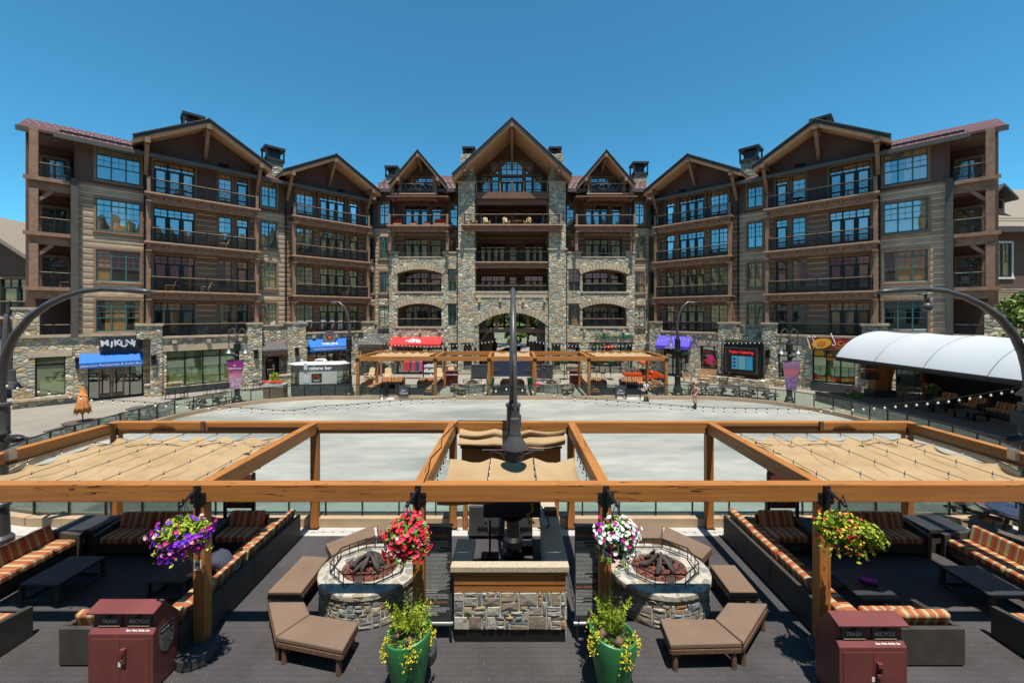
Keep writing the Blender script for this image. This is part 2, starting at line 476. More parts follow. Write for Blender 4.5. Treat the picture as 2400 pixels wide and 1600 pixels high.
def stripes():
    k = N('striped_cushion_fabric'); k.set(.9, 0, .1)
    v = k.coords((1, 1, 1), rnd=False)
    sp = k.n('ShaderNodeSeparateXYZ'); k.l(v, sp.inputs[0])
    fr = k.math('FRACT', k.math('MULTIPLY', k.math('ADD', sp.outputs[0], 20), 1 / .35))
    rust, tan, ol, brn = (.42, .125, .055), (.47, .345, .19), (.19, .13, .06), (.30, .085, .045)
    c = k.ramp(fr, [(0, rust), (.20, ol), (.24, tan), (.46, ol), (.50, rust), (.62, brn), (.72, rust), (.80, ol), (.83, tan), (.96, ol)], True)
    nz = k.noise(v, 60, 3, .7)
    k.base(k.mix(.25, c, k.ramp(nz, [(.3, .6), (.7, 1.2)]), 'MULTIPLY')); k.bump(k.noise(v, 5, 3), .25, .03); return k.m
M['stripe'] = stripes()
def wicker():
    k = N('dark_wicker'); k.set(.55, 0, .4)
    v = k.coords((1, 1, 1), rnd=False)
    ch = k.n('ShaderNodeTexChecker'); ch.inputs['Scale'].default_value = 70
    ch.inputs[1].default_value = (.070, .064, .053, 1); ch.inputs[2].default_value = (.035, .032, .027, 1); k.l(v, ch.inputs[0])
    nz = k.noise(v, 3, 4)
    k.base(k.mix(1.0, ch.outputs[0], k.ramp(nz, [(.3, .75), (.7, 1.3)]), 'MULTIPLY')); k.bump(ch.outputs[1], .4, .006); return k.m
M['wicker'] = wicker()
M['tabletop'] = plain('charcoal_table_weave', (.036, .038, .042), .45, var=.2, vs=8, bump=.2, bs=60)
M['browncush'] = plain('brown_bench_cushion', (.185, .12, .08), .85, var=.1, vs=2, bump=.25, bs=4, bd=.02)
M['benchwood'] = plain('weathered_bench_wood', (.14, .075, .045), .6, var=.35, vs=4, stretch=(4, 4, 4))
M['granite'] = plain('speckled_granite', (.50, .425, .30), .35, var=.3, vs=30, spots=(55, .6, (.08, .07, .06)))
M['bin'] = plain('maroon_bin_paint', (.165, .046, .042), .42, var=.18, vs=1.4, spots=(11, .70, (.5, .38, .35)))
M['bindark'] = plain('brown_bin_panel', (.075, .05, .042), .5, var=.15)
M['greenpot'] = plain('glossy_green_pot', (.035, .20, .06), .42, spec=.4, var=.12, vs=1.2)
M['planterb'] = plain('dark_planter_metal', (.05, .052, .056), .5, var=.2)
M['navy'] = plain('navy_cover', (.022, .036, .07), .6, var=.2)
M['letter'] = plain('white_lettering', (.8, .8, .78), .5, var=.02)
M['signblue'] = plain('blue_awning_canvas', (.02, .16, .56), .7, var=.06, vs=1)
M['signred'] = plain('red_awning_canvas', (.72, .028, .03), .7, var=.05, vs=1)
M['signpurple'] = plain('purple_awning_canvas', (.12, .08, .62), .7, var=.05, vs=1)
M['signgreen'] = plain('green_letter_paint', (.01, .13, .055), .4, var=.05)
M['picnic'] = plain('brown_picnic_boards', (.10, .07, .062), .75, var=.25, vs=3)
M['umbor'] = plain('orange_umbrella_cloth', (.55, .21, .06), .85, var=.12, vs=4)
M['umbgr'] = plain('green_umbrella_cloth', (.012, .09, .055), .85, var=.15, vs=4)
M['teak'] = plain('teak', (.40, .22, .10), .6, var=.25, vs=5)
M['pinewood'] = plain('pale_pine', (.60, .43, .24), .6, var=.15, vs=4)
M['redcush'] = plain('red_cushion', (.45, .03, .02), .85, var=.15)
M['orangecloth'] = plain('orange_curtain', (.40, .13, .045), .85, var=.2, vs=5, stretch=(5, 5, .4))
M['blackcloth'] = plain('black_curtain', (.012, .013, .014), .8, var=.5, vs=3, stretch=(5, 5, .2))
M['stagefloor'] = plain('stage_carpet', (.10, .088, .075), .9, var=.12, vs=2)
M['lava'] = plain('lava_rock', (.16, .06, .042), .95, var=.4, vs=8, bump=.8, bs=20, bd=.03)
M['charlog'] = plain('charred_log', (.06, .05, .047), .9, var=.5, vs=4, bump=.8, bs=10, bd=.03)
M['skin'] = plain('skin', (.50, .27, .18), .55, var=.06)
M['bulb'] = plain('pale_bulb_glass', (.82, .80, .74), .2, var=.02)
M['orangepaint'] = plain('orange_vehicle_paint', (.62, .07, .012), .3, var=.05)
M['tyre'] = plain('black_rubber', (.018, .018, .018), .8, var=.2)
M['dark'] = plain('dark_interior', (.012, .010, .009), .9, var=.2)
M['soil'] = plain('soil', (.05, .032, .02), .95, var=.4, vs=10)
M['earth'] = plain('distant_ground', (.16, .15, .09), .95, var=.3, vs=.05)
def leaf(name, a, b, rough=.6, trans=.25):
    k = N(name); k.set(rough, 0, .3)
    g = k.n('ShaderNodeNewGeometry')
    k.base(k.ramp(g.outputs['Random Per Island'], [(0, a), (1, b)]))
    k.b.inputs['Transmission Weight'].default_value = 0
    return k.m
M['leaf'] = leaf('basket_leaves', (.07, .17, .025), (.24, .40, .06))
M['leafy'] = leaf('yellow_green_leaves', (.13, .21, .015), (.40, .42, .03))
M['sumac'] = leaf('lime_fern_leaves', (.20, .29, .02), (.46, .52, .06))
M['sedum'] = leaf('yellow_trailing_leaves', (.40, .36, .02), (.62, .52, .04))
M['darkleaf'] = leaf('dark_grass_blades', (.012, .016, .014), (.03, .035, .03))
M['treeleaf'] = leaf('tree_leaves', (.03, .065, .012), (.12, .19, .035))
M['brightleaf'] = leaf('bright_shrub_leaves', (.07, .13, .02), (.22, .30, .06))
M['conifer'] = leaf('conifer_needles', (.02, .045, .02), (.05, .09, .035))
def petals(name, stops):
    k = N(name); k.set(.6, 0, .3)
    g = k.n('ShaderNodeNewGeometry')
    k.base(k.ramp(g.outputs['Random Per Island'], stops, True)); return k.m
M['petal_purple'] = petals('purple_and_pink_petals', [(0, (.12, .02, .50)), (.35, (.22, .03, .58)), (.6, (.55, .03, .16)), (.8, (.42, .03, .30)), (.92, (.75, .35, .5))])
M['petal_red'] = petals('red_and_pink_petals', [(0, (.72, .02, .035)), (.4, (.62, .015, .06)), (.6, (.80, .10, .14)), (.8, (.70, .05, .15)), (.94, (.85, .45, .5))])
M['petal_white'] = petals('white_and_magenta_petals', [(0, (.80, .80, .74)), (.5, (.74, .74, .70)), (.76, (.45, .01, .20)), (.9, (.36, .01, .13)), (.97, (.2, .05, .5))])
M['petal_yellow'] = petals('yellow_and_red_petals', [(0, (.75, .52, .03)), (.5, (.70, .03, .04)), (.78, (.6, .05, .12)), (.92, (.75, .25, .05))])
# ================================================================ ground
def sheet(name, mat, x0, x1, y0, y1, z):
    return struct(MB().quad((x0, y0, z), (x1, y0, z), (x1, y1, z), (x0, y1, z)).build(name, mat))
sheet('ground', M['earth'], -900, 900, -600, 1500, -.06)
sheet('plaza_pavement', M['plaza'], -75, 75, -40, 85, -.004)
def rring(hx, hy, r, cy=20.3, n=14):
    pts = []
    for qx, qy, a0 in ((1, 1, 0), (-1, 1, 90), (-1, -1, 180), (1, -1, 270)):
        for i in range(n + 1):
            a = R(a0 + 90 * i / n)
            pts.append(((hx - r) * qx + r * math.cos(a), cy + (hy - r) * qy + r * math.sin(a)))
    return pts
RX, RY, RR, RC = 19.5, 8.5, 6.5, 20.3
def flat(name, mat, poly, z):
    return struct(MB().add([(x, y, z) for x, y in poly], [tuple(range(len(poly)))]).build(name, mat))
# dark paver decks in front of and behind the rink
flat('paver_deck', M['paver'], [(-13.2, -2), (13.2, -2), (13.2, 12.6), (-13.2, 12.6)], .004)
flat('far_paver_deck', M['plaza'], [(-12.6, 28.2), (12.6, 28.2), (12.6, 35), (-12.6, 35)], .004)
flat('concrete_apron', M['apron'], rring(RX + .75, RY + .75, RR + .6), .010)
flat('rink_floor', M['ice'], rring(RX, RY, RR), .016)
# ================================================================ building parts
def window(parent, mk, u0, u1, z0, z1, v, cols=3, kind='grid', label=None, trim='wtrim', glassm='glass', tw=.13, dz=0):
    b = mk()
    if tw:
        b.box(u0 - tw, u0, v - .06, v + .1, z0 - tw, z1 + tw); b.box(u1, u1 + tw, v - .06, v + .1, z0 - tw, z1 + tw)
        b.box(u0, u1, v - .06, v + .1, z1, z1 + tw * 1.2)
        if kind != 'door': b.box(u0 - tw * 1.3, u1 + tw * 1.3, v - .12, v + .1, z0 - tw * 1.5, z0 - .001 - tw * .5)
        w = b.build('window', M[trim], parent)
    else:
        w = mk().box(u0, u0 + .04, v - .02, v + .1, z0, z1).build('window', M['black'], parent)
    if label: w['label'] = label
    s = mk(); e = .06
    s.box(u0, u0 + e, v + .02, v + .11, z0, z1); s.box(u1 - e, u1, v + .02, v + .11, z0, z1)
    s.box(u0 + e, u1 - e, v + .02, v + .11, z0, z0 + e * 1.3); s.box(u0 + e, u1 - e, v + .02, v + .11, z1 - e, z1)
    cw = (u1 - u0) / cols; hh = z1 - z0
    for i in range(1, cols): s.box(u0 + i * cw - .04, u0 + i * cw + .04, v + .015, v + .112, z0 + e, z1 - e)
    tz = z1 - hh * .19
    if kind == 'grid':
        s.box(u0 + e, u1 - e, v + .025, v + .108, tz - .03, tz + .03)
        s.box(u0 + e, u1 - e, v + .025, v + .108, z0 + hh * .42, z0 + hh * .42 + .05)
        s.box(u0 + e, u1 - e, v + .06, v + .1, z0 + hh * .62, z0 + hh * .62 + .022)
        for i in range(cols): s.box(u0 + (i + .5) * cw - .012, u0 + (i + .5) * cw + .012, v + .06, v + .1, z0 + hh * .42, z1 - e)
    elif kind == 'door':
        tz = z1 - hh * .24
        s.box(u0 + e, u1 - e, v + .01, v + .113, tz - .06, tz + .06)
        for i in range(cols):
            a = u0 + i * cw
            s.box(a + .05, a + .15, v + .02, v + .105, z0 + e, tz); s.box(a + cw - .15, a + cw - .05, v + .02, v + .105, z0 + e, tz)
            s.box(a + .15, a + cw - .15, v + .02, v + .105, z0 + e, z0 + .3)
            s.box(a + cw / 2 - .012, a + cw / 2 + .012, v + .06, v + .1, tz, z1 - e)
        s.box(u0 + e, u1 - e, v + .06, v + .1, (tz + z1) / 2 - .012, (tz + z1) / 2 + .012)
    elif kind == 'shop':
        s.box(u0 + e, u1 - e, v + .01, v + .113, z1 - hh * .22, z1 - hh * .22 + .09)
    s.build('sash', M['black'] if kind == 'shop' else M['sashshade'] if kind == 'door' else M['sash'], w)
    mk().add([(u0, v + .1, z0), (u1, v + .1, z0), (u1, v + .1, z1), (u0, v + .1, z1)], [(0, 1, 2, 3)]).build('pane', M[glassm], w, loc=(0, 0, 0))
    return w
def railing(parent, mk, u0, u1, v, z, h=1.05, step=1.45, ret=None, posts='black', bars='h'):
    b = mk(); n = max(1, round((u1 - u0) / step))
    for i in range(n + 1):
        u = u0 + (u1 - u0) * i / n
        if posts: b.box(u - .045, u + .045, v - .045, v + .045, z, z + h + .06)
    if bars == 'h':
        for i in range(9): b.box(u0, u1, v - .014, v + .014, z + .08 + i * .098, z + .115 + i * .098)
    else:
        k = int((u1 - u0) / .13)
        for i in range(k): 
            u = u0 + (u1 - u0) * (i + .5) / k; b.box(u - .009, u + .009, v - .009, v + .009, z + .08, z + h - .06)
        b.box(u0, u1, v - .02, v + .02, z + .06, z + .1)
    b.box(u0, u1, v - .03, v + .03, z + h - .09, z + h - .03)
    if ret:
        for u in (u0, u1):
            for i in range(8): b.box(u - .011, u + .011, v + .05, ret, z + .1 + i * .105, z + .122 + i * .105)
            b.box(u - .03, u + .03, v, ret, z + h - .09, z + h - .03)
    o = b.build('railing', M['black'], parent)
    t = mk(); t.box(u0, u1, v - .045, v + .045, z + h - .028, z + h + .018)
    if ret:
        for u in (u0, u1): t.box(u - .06, u + .06, v + .061, ret, z + h - .03, z + h + .033)
    t.build('top_rail', M['railwood'], o)
    return o
def balcony(parent, mk, u0, u1, v0, v1, z, post_to=None, joist=1.0, corner=True, bars='h', railz=True, step=1.45):
    b = mk()
    b.box(u0 - .22, u1 + .22, v0 - .14, v1, z - .13, z)
    b.box(u0 - .14, u1 + .14, v0 - .08, v0 + .1, z - .24, z - .132)
    b.box(u0, u1, v0 + .12, v0 + .34, z - .62, z - .242)
    b.box(u0, u1, v0 + .342, v1, z - .30, z - .25)
    n = max(2, round((u1 - u0) / joist))
    for i in range(n + 1):
        u = u0 + (u1 - u0) * i / n
        b.box(u - .07, u + .07, v0 - .1, v0 + .118, z - .46, z - .243)
        b.box(u - .06, u + .06, v0 + .342, v1, z - .44, z - .302)
    for u in (u0, u1): b.box(u - .15, u + .15, v0 - .3, v0 + .42, z - .72, z - .625)
    o = b.build('balcony', M['trim'], parent)
    mk().box(u0 - .24, u1 + .24, v0 - .2, v0 - .141, z - .11, z + .01).build('deck_edge', M['lip'], o)
    if railz: railing(o, mk, u0 + .12, u1 - .12, v0 + .05, z, ret=v1 if corner else None, bars=bars, step=step)
    for u in (u0, u1):
        if corner: mk().box(u - .1, u + .1, v0 - .05, v0 + .15, z, z + 1.14).build('corner_post', M['wtrim'], o)
        if post_to is not None:
            mk().box(u - .13, u + .13, v0 + .02, v0 + .28, post_to, z - .722).build('post', M['trim'], o)
            bb = mk(); bb.bar((u, v0 + .4, z - .75), (u, v1 - .02, z - 2.1), .18, .2); bb.build('brace', M['trim'], o)
    return o
def gable_roof(parent, mk, uc, h, za, ze, v0, v1, wallv, th=.3, brackets=((0, 1.7),), soff='soffit'):
    sl = (za - ze) / h
    b = mk()
    for s in (-1, 1):
        b.prism([(uc, za), (uc + s * h, ze), (uc + s * h, ze - th), (uc, za - th)], 'y', v0, v1)
    o = b.build('gable_roof', M['fascia'], parent)
    b = mk()
    for s in (-1, 1):
        b.prism([(uc, za - th - .01), (uc + s * h, ze - th - .01), (uc + s * h, ze - th - .06), (uc, za - th - .06)], 'y', v0 + .06, v1 - .1)
        b.prism([(uc, za - th - .061), (uc + s * h, ze - th - .061), (uc + s * h, ze - th - .28), (uc, za - th - .28)], 'y', v0 + .12, v0 + .24)
    b.build('soffit', M[soff], o)
    b = mk()
    for s in (-1, 1):
        b.prism([(uc - s * .05, za + .05), (uc + s * (h + .06), ze - .02), (uc + s * (h + .06), ze - .10), (uc - s * .05, za - .03)], 'y', v0 - .05, v0 + .12)
    b.build('roof_edge', M['gutter'], o)
    for d, ln in brackets:
        for s in ((-1, 1) if d else (1,)):
            u = uc + s * d; zz = za - sl * d - th - .07
            k = mk()
            k.box(u - .16, u + .16, v0 + .02, wallv, zz - .42, zz - .02)
            k.bar((u, v0 + .45, zz - .4), (u, wallv - .05, zz - .4 - ln), .24, .26)
            k.build('bracket', M['wtrim'], o)
    return o
def chimney(parent, mk, u0, u1, v0, v1, z0, zs, zt, m='stone2'):
    o = mk().box(u0, u1, v0, v1, z0, zs).build('chimney', M[m], parent)
    b = mk(); a = .1; w = .13
    for uu in (u0 - a, u1 + a - w):
        for vv in (v0 - a, v1 + a - w): b.box(uu, uu + w, vv, vv + w, zs, zt - .15)
    b.box(u0 - a, u1 + a, v0 - a, v1 + a, zs, zs + (zt - zs) * .22); b.box(u0 - a - .06, u1 + a + .06, v0 - a - .06, v1 + a + .06, zt - .22, zt)
    b.box(u0 + .25, u1 - .25, v0 + .25, v1 - .25, zs, zt - .2)
    b.build('chimney_cap', M['fascia'], o)
    return o
FL = (4.2, 7.8, 11.4, 15.0)
# ================================================================ the two wings
def wing(sg, label):
    wx, wy = 12.0, 0.0
    def w(p): return Vector((sg * (13.96 + .7071 * p.x + .7071 * p.y), 42.4 - .7071 * p.x + .7071 * p.y, p.z))
    loc = w(Vector((12, 0, 0)))
    root = thing('lodge_wing', label, 'building', loc)
    mk = lambda: MB(lambda p: w(p) - loc)
    V = 1.2
    sec = [(18.25, 20.55)]; strip = [(9.15, 10.35)]
    g1 = [(15.03, 17.5, 3, 'door'), (12.54, 13.46, 1, 'grid'), (11.35, 12.2, 1, 'door')]
    g2 = [(5.96, 7.5, 2, 'grid'), (2.97, 5.42, 3, 'door'), (1.6, 2.5, 1, 'door'), (-.15, .75, 1, 'grid')]
    holes = []
    wins = []
    for z in FL:
        for a, b in sec + strip: wins.append((a, b, z + .62, z + 2.85, 3 if b - a > 2 else 2, 'grid'))
        for a, b, c, k in g1 + g2:
            wins.append((a, b, z + (.06 if k == 'door' else .5), z + 2.75, c, k))
    holes = [q[:4] for q in wins]
    for ua, ub, m_ in ((-.75, .5, 'log'), (.5, 8.52, 'log2'), (8.52, 10.62, 'log'), (10.62, 17.88, 'log2'), (17.88, 21.4, 'log')):
        hh = [(max(q[0], ua), min(q[1], ub), q[2], q[3]) for q in holes if q[1] > ua and q[0] < ub]
        mk().wall(ua, ub, 4.2, 15.15, V, V + .3, hh).build('log_wall', M[m_], root)
    mk().wall(-.75, 21.4, 15.15, 18.2, V, V + .3, holes).build('board_wall', M['panel'], root)
    b = mk(); b.box(-.75, 21.39, V - .05, V - .002, 15.1, 15.24)
    for a, c in ((17.75, 17.9),): b.box(a, c, V - .06, V - .003, 4.2, 15.09)
    b.build('wall_trim', M['trim'], root)
    for q in wins: window(root, mk, q[0], q[1], q[2], q[3], V, q[4], q[5])
    # gables
    for uc, h, ua, ub in ((14.35, 4.35, 10.6, 17.9), (4.55, 4.5, .5, 8.55)):
        za, ze = 21.3, 18.75; sl = (za - ze) / h
        mk().prism([(ua, 18.2), (ub, 18.2), (ub, za - .37 - sl * abs(ub - uc)), (uc, za - .37), (ua, za - .37 - sl * abs(ua - uc))], 'y', V, V + .3).build('gable_wall', M['panel'], root)
        gable_roof(root, mk, uc, h, za, ze, -.75, 8, V, brackets=((0, 1.9), (h - .75, 1.9)))
        mk().box(uc - 1.6, uc - .9, V - .05, V - .001, 18.35, 18.6).build('wall_vent', M['dark'], root)
    # main roof
    def pl(v): return 17.95 + (v - .3) * .40
    b = mk()
    b.prism([(.3, pl(.3)), (7, pl(7)), (14, pl(.3)), (14, pl(.3) - .25), (7, pl(7) - .25), (.3, pl(.3) - .25)], 'x', -4, 22.45)
    b.prism([(1.9, pl(1.9) - .15), (7, pl(7) - .02), (14, pl(.3)), (14, pl(.3) - .25), (7, pl(7) - .26), (1.9, pl(1.9) - .42)], 'x', 22.452, 24.2)
    ro = b.build('tiled_roof', M['redroof'], root)
    b = mk(); b.box(-4, 22.5, .12, .298, pl(.3) - .3, pl(.3) - .02); b.box(22.44, 24.25, 1.74, 1.898, pl(1.9) - .5, pl(1.9) - .17)
    b.prism([(.3, pl(.3) - .27), (7, pl(7) - .27), (7, pl(7) - .5), (.3, pl(.3) - .5)], 'x', 22.32, 22.48)
    b.build('gutter', M['gutter'], ro)
    b = mk(); b.prism([(.32, pl(.32) - .26), (6, pl(6) - .26), (6, pl(6) - .3), (.32, pl(.32) - .3)], 'x', 20.9, 22.3)
    b.prism([(.32, pl(.32) - .26), (1.19, pl(1.19) - .26), (1.19, pl(1.19) - .3), (.32, pl(.32) - .3)], 'x', -.7, 20.88)
    b.prism([(1.95, pl(1.95) - .44), (6, pl(6) - .44), (6, pl(6) - .48), (1.95, pl(1.95) - .48)], 'x', 22.5, 24.1)
    b.build('soffit', M['soffit'], ro)
    rnd = random.Random(5); b = mk()
    for i in range(5):
        v = 1.0 + i * 1.2
        for k in range(14): 
            u = 18.3 + k * .42 + (i % 2) * .2
            if u < 24 and (u < 22.2 or v > 2.4): b.box(u - .032, u + .032, v - .03, v + .03, pl(v) + .0, pl(v) + .05)
    b.build('snow_guards', M['letter'], ro)
    b = mk()
    for i in range(3):
        v = 1.0 + .55 * i; b.box(18.2, 22.3, v, v + .04, pl(v) + .08, pl(v) + .13)
    for k in range(5): b.box(18.4 + k, 18.44 + k, .95, 2.15, pl(1.0) + .02, pl(1.0) + .07)
    b.build('snow_fence', M['black'], ro)
    chimney(root, mk, 13.9, 15.2, 5.5, 6.8, 19, 22.2, 23.75) if sg < 0 else chimney(root, mk, 13.2, 14.5, 5.5, 6.8, 19, 22.2, 23.75)
    chimney(root, mk, 8.2, 9.6, 2.6, 3.9, 18.3, 20.3, 21.65)
    if sg < 0:
        for u in (11.0, 12.2):
            b = mk(); pts = [(.62, 0), (.62, 1.0), (.75, 1.02), (.75, 1.15), (.6, 1.2)]
            b.lathe(pts, 14, (u, 8.4, 22.0 - .35 * (12.2 - u))); b.build('roof_vent', M['trim'], root)
    # balconies
    for (a, c) in ((10.95, 17.85), (1.0, 8.0)):
        for z, pt in ((15.0, 11.4), (11.4, 7.8), (7.8, 5.35)):
            balcony(root, mk, a, c, 0, V, z, post_to=pt, step=1.75)
    # corner porch
    mk().box(21.4, 21.75, .85, 1.25, 4.5, 15.3).build('corner_column', M['concretecol'], root)
    b = mk(); b.box(21.4, 21.6, 1.25, 5, 4.2, 18.3); b.box(21.6, 24.1, 5, 5.3, 4.2, 19.2)
    b.box(21.6, 23.7, 1.5, 5, 18.2, 18.35)
    b.build('porch_wall', M['panel'], root)
    for z in FL[1:]:
        b = mk(); b.box(21.6, 23.75, 1.0, 5, z - .2, z); b.box(21.77, 23.85, .84, .998, z - .18, z + .06); b.box(21.77, 23.6, 1.15, 1.4, z - .72, z - .21)
        b.box(23.4, 23.65, 1.4, 5, z - .6, z - .21)
        for i in range(6): b.box(21.62, 23.38, 1.7 + i * .55, 1.8 + i * .55, z - .34, z - .202)
        po = b.build('porch_balcony', M['trim'], root)
        railing(po, mk, 21.8, 23.25, 1.1, z, step=.75)
        mk().box(23.2, 23.6, .95, 1.35, z, z + 2.88 if z < 14 else 18.2).build('post', M['trim'], po)
        mk().bar((23.4, 1.2, z - 1.6), (22.6, 1.2, z - .75), .2).build('brace', M['trim'], po)
        window(root, mk, 22.1, 23.3, z + .3, z + 2.4, 4.9, 2, 'grid')
    railing(root, mk, 21.8, 23.3, 1.3, 4.5, h=.85, step=.75)
    mk().box(23.15, 24.3, 1.0, 2.0, 4.63, 6.35).build('stone_pier', M['stone2'], root)
    mk().box(23.1, 24.36, .95, 2.05, 6.352, 6.5).build('pier_cap', M['capstone'], root)
    # downspouts
    for u in (18.02, 8.42, -.55):
        b = mk(); b.tube([(u, V - .12, 18.0 if u > 18 else 17.6), (u, V - .12, 4.6)], .06, 6); b.build('downspout', M['black'], root)
    # stone ground floor
    if sg < 0:
        h0 = [(12.4, 16.85, .55, 3.25), (3.0, 6.95, .02, 3.1), (.75, 1.75, .9, 3.1)]
        h1 = [(22.0, 23.35, .62, 3.2), (18.1, 20.95, .02, 3.2)]
    else:
        h0 = [(11.75, 13.1, .6, 3.1), (14.1, 16.7, .7, 3.25), (1.85, 4.35, .02, 3.1), (5.45, 6.95, .75, 3.1)]
        h1 = [(22.0, 23.35, .62, 3.2), (18.9, 20.95, .3, 3.2)]
    b = mk(); b.wall(10.65, 17.75, 0, 4.25, 0, .6, h0); b.wall(.3, 8.6, 0, 4.25, 0, .6, h0)
    b.wall(17.752, 24.3, 0, 4.5, 1.0, 1.6, h1); b.wall(8.602, 10.648, 0, 5.0, .9, 1.19, [(9.0, 10.1, .02, 2.3)])
    b.box(-1.2, .298, .6, 1.18, 0, 5.0)
    b.box(-1.2, .45, -.1, .598, 0, 1.0); b.box(23.9, 24.3, 1.601, 9, 0, 4.5)
    st = b.build('stone_wall', M['stone2'], root)
    for a, c in ((17.1, 18.48), (10.62, 11.65), (7.1, 8.62), (.45, 1.65)):
        b = mk()
        if a > 17: b.box(a, 17.74, -.14, .98, 0, 4.25); b.box(a, c, -.14, .98, 4.252, 5.2)
        else: b.box(a, c, -.14, .98, 0, 5.2)
        b.build('stone_pillar', M['stone2'], root)
    caps = [(a - .08, c + .08, -.22, 1.06, 5.202, 5.36) for a, c in ((17.1, 18.48), (10.62, 11.65), (7.1, 8.62), (.45, 1.65))]
    caps += [(11.66, 17.09, -.16, 1.19, 4.252, 4.4), (1.66, 7.09, -.16, 1.19, 4.252, 4.4), (18.5, 24.4, .86, 1.19, 4.502, 4.68), (8.63, 10.61, .8, 1.18, 5.0, 5.12), (-1.2, .36, .5, 1.18, 5.0, 5.12), (21.0, 24.4, .78, .998, .42, .58)]
    for q in caps: mk().box(*q).build('stone_cap', M['capstone'], root)
    for a, c, d, e in h0: mk().box(a - .3, c + .3, -.05, -.001, e + .02, e + .48).build('lintel', M['lintel'], root)
    for a, c, d, e in h1: mk().box(a - .3, min(c + .3, 22.8) if c < 21 else c + .3, .95, .999, e + .02, e + .45).build('lintel', M['lintel'], root)
    for a, c in ((11.75, 17.0), (1.75, 7.0)): railing(root, mk, a, c, .35, 4.4, h=.92, step=1.7)
    for i in range(5):
        pass
    for u in (12.2, 14.3, 16.4, 2.4, 4.4, 6.4): mk().box(u - .14, u + .14, -.22, -.001, 3.86, 4.12).build('corbel', M['lintel'], root)
    # shop fronts
    if sg < 0:
        window(root, mk, 12.4, 16.85, .55, 3.25, .25, 4, 'shop', 'wide shop window with green blinds', tw=0, glassm='blindglass')
        window(root, mk, 22.0, 23.35, .62, 3.2, 1.25, 1, 'shop', 'shop window with green blind', tw=0, glassm='blindglass')
        window(root, mk, 18.1, 20.95, .02, 3.2, 1.35, 4, 'shop', tw=0, glassm='shopglass')
        dv = 1.3
        for a in (19.1, 19.78):
            d = mk(); c = a + .66
            d.box(a, a + .1, dv - .03, dv + .04, .1, 2.25); d.box(c - .1, c, dv - .03, dv + .04, .1, 2.25); d.box(a + .1, c - .1, dv - .03, dv + .04, 2.13, 2.25); d.box(a + .1, c - .1, dv - .03, dv + .04, .1, .38)
            dd = d.build('door', M['wtrim'], root); 
            hx = a + .57 if a < 19.5 else a + .06
            mk().box(hx, hx + .04, dv - .1, dv - .04, .9, 1.35).build('handle', M['black'], dd)
        window(root, mk, 3.0, 6.95, .02, 3.1, .3, 4, 'shop', tw=0, glassm='shopglass')
        window(root, mk, .75, 1.75, .9, 3.1, .2, 1, 'shop', tw=0, glassm='blindglass')
        mk().box(12.3, 16.9, -.02, .2, .0, .54).build('window_base', M['planterb'], root)
    else:
        for a, c, d, e, k, g in ((11.75, 13.1, .6, 3.1, 2, 'shopglass'), (14.1, 16.7, .7, 3.25, 3, 'blindglass'), (1.85, 4.35, .02, 3.1, 3, 'shopglass'), (5.45, 6.95, .75, 3.1, 1, 'shopglass')):
            window(root, mk, a, c, d, e, .25, k, 'shop', tw=0, glassm=g)
        mk().box(14.0, 16.75, -.03, .2, 0, .69).build('window_base', M['planterb'], root)
        window(root, mk, 18.9, 20.95, .3, 3.2, 1.35, 2, 'shop', tw=0, glassm='shopglass')
    # recessed entrance with a little roof
    if sg < 0:
        b = mk(); b.prism([(-.35, 3.0), (1.15, 3.75), (1.15, 3.55), (-.35, 2.85)], 'x', 8.66, 10.6); er = b.build('entry_roof', M['metalroof'], root)
        b = mk(); b.box(8.72, 10.54, -.2, 0, 2.5, 2.84)
        for u in (8.8, 10.3): b.bar((u, -.1, 2.5), (u, .88, 1.9), .16)
        b.build('bracket', M['wtrim'], er)
    d = mk(); d.box(9.0, 10.1, 1.0, 1.1, .02, 2.3); dd = d.build('door', M['dark'], root)
    mk().box(9.35, 9.95, .96, .998, .4, 2.1).build('pane', M['shopglass'], dd)
    # wall lanterns
    for u, v in ((11.1, -.16), (17.6, -.16), (21.4, .98), (7.9, -.16)):
        b = mk(); b.box(u - .13, u + .13, v - .22, v, 2.35, 3.0); b.box(u - .17, u + .17, v - .28, v, 3.0, 3.08); b.build('wall_lantern', M['black'], root)
    return root, w, loc
WL = wing(-1, 'sunlit left wing of the timber and stone lodge with two broad gables')
WR = wing(1, 'right wing of the timber and stone lodge with two broad gables, mostly in shade')
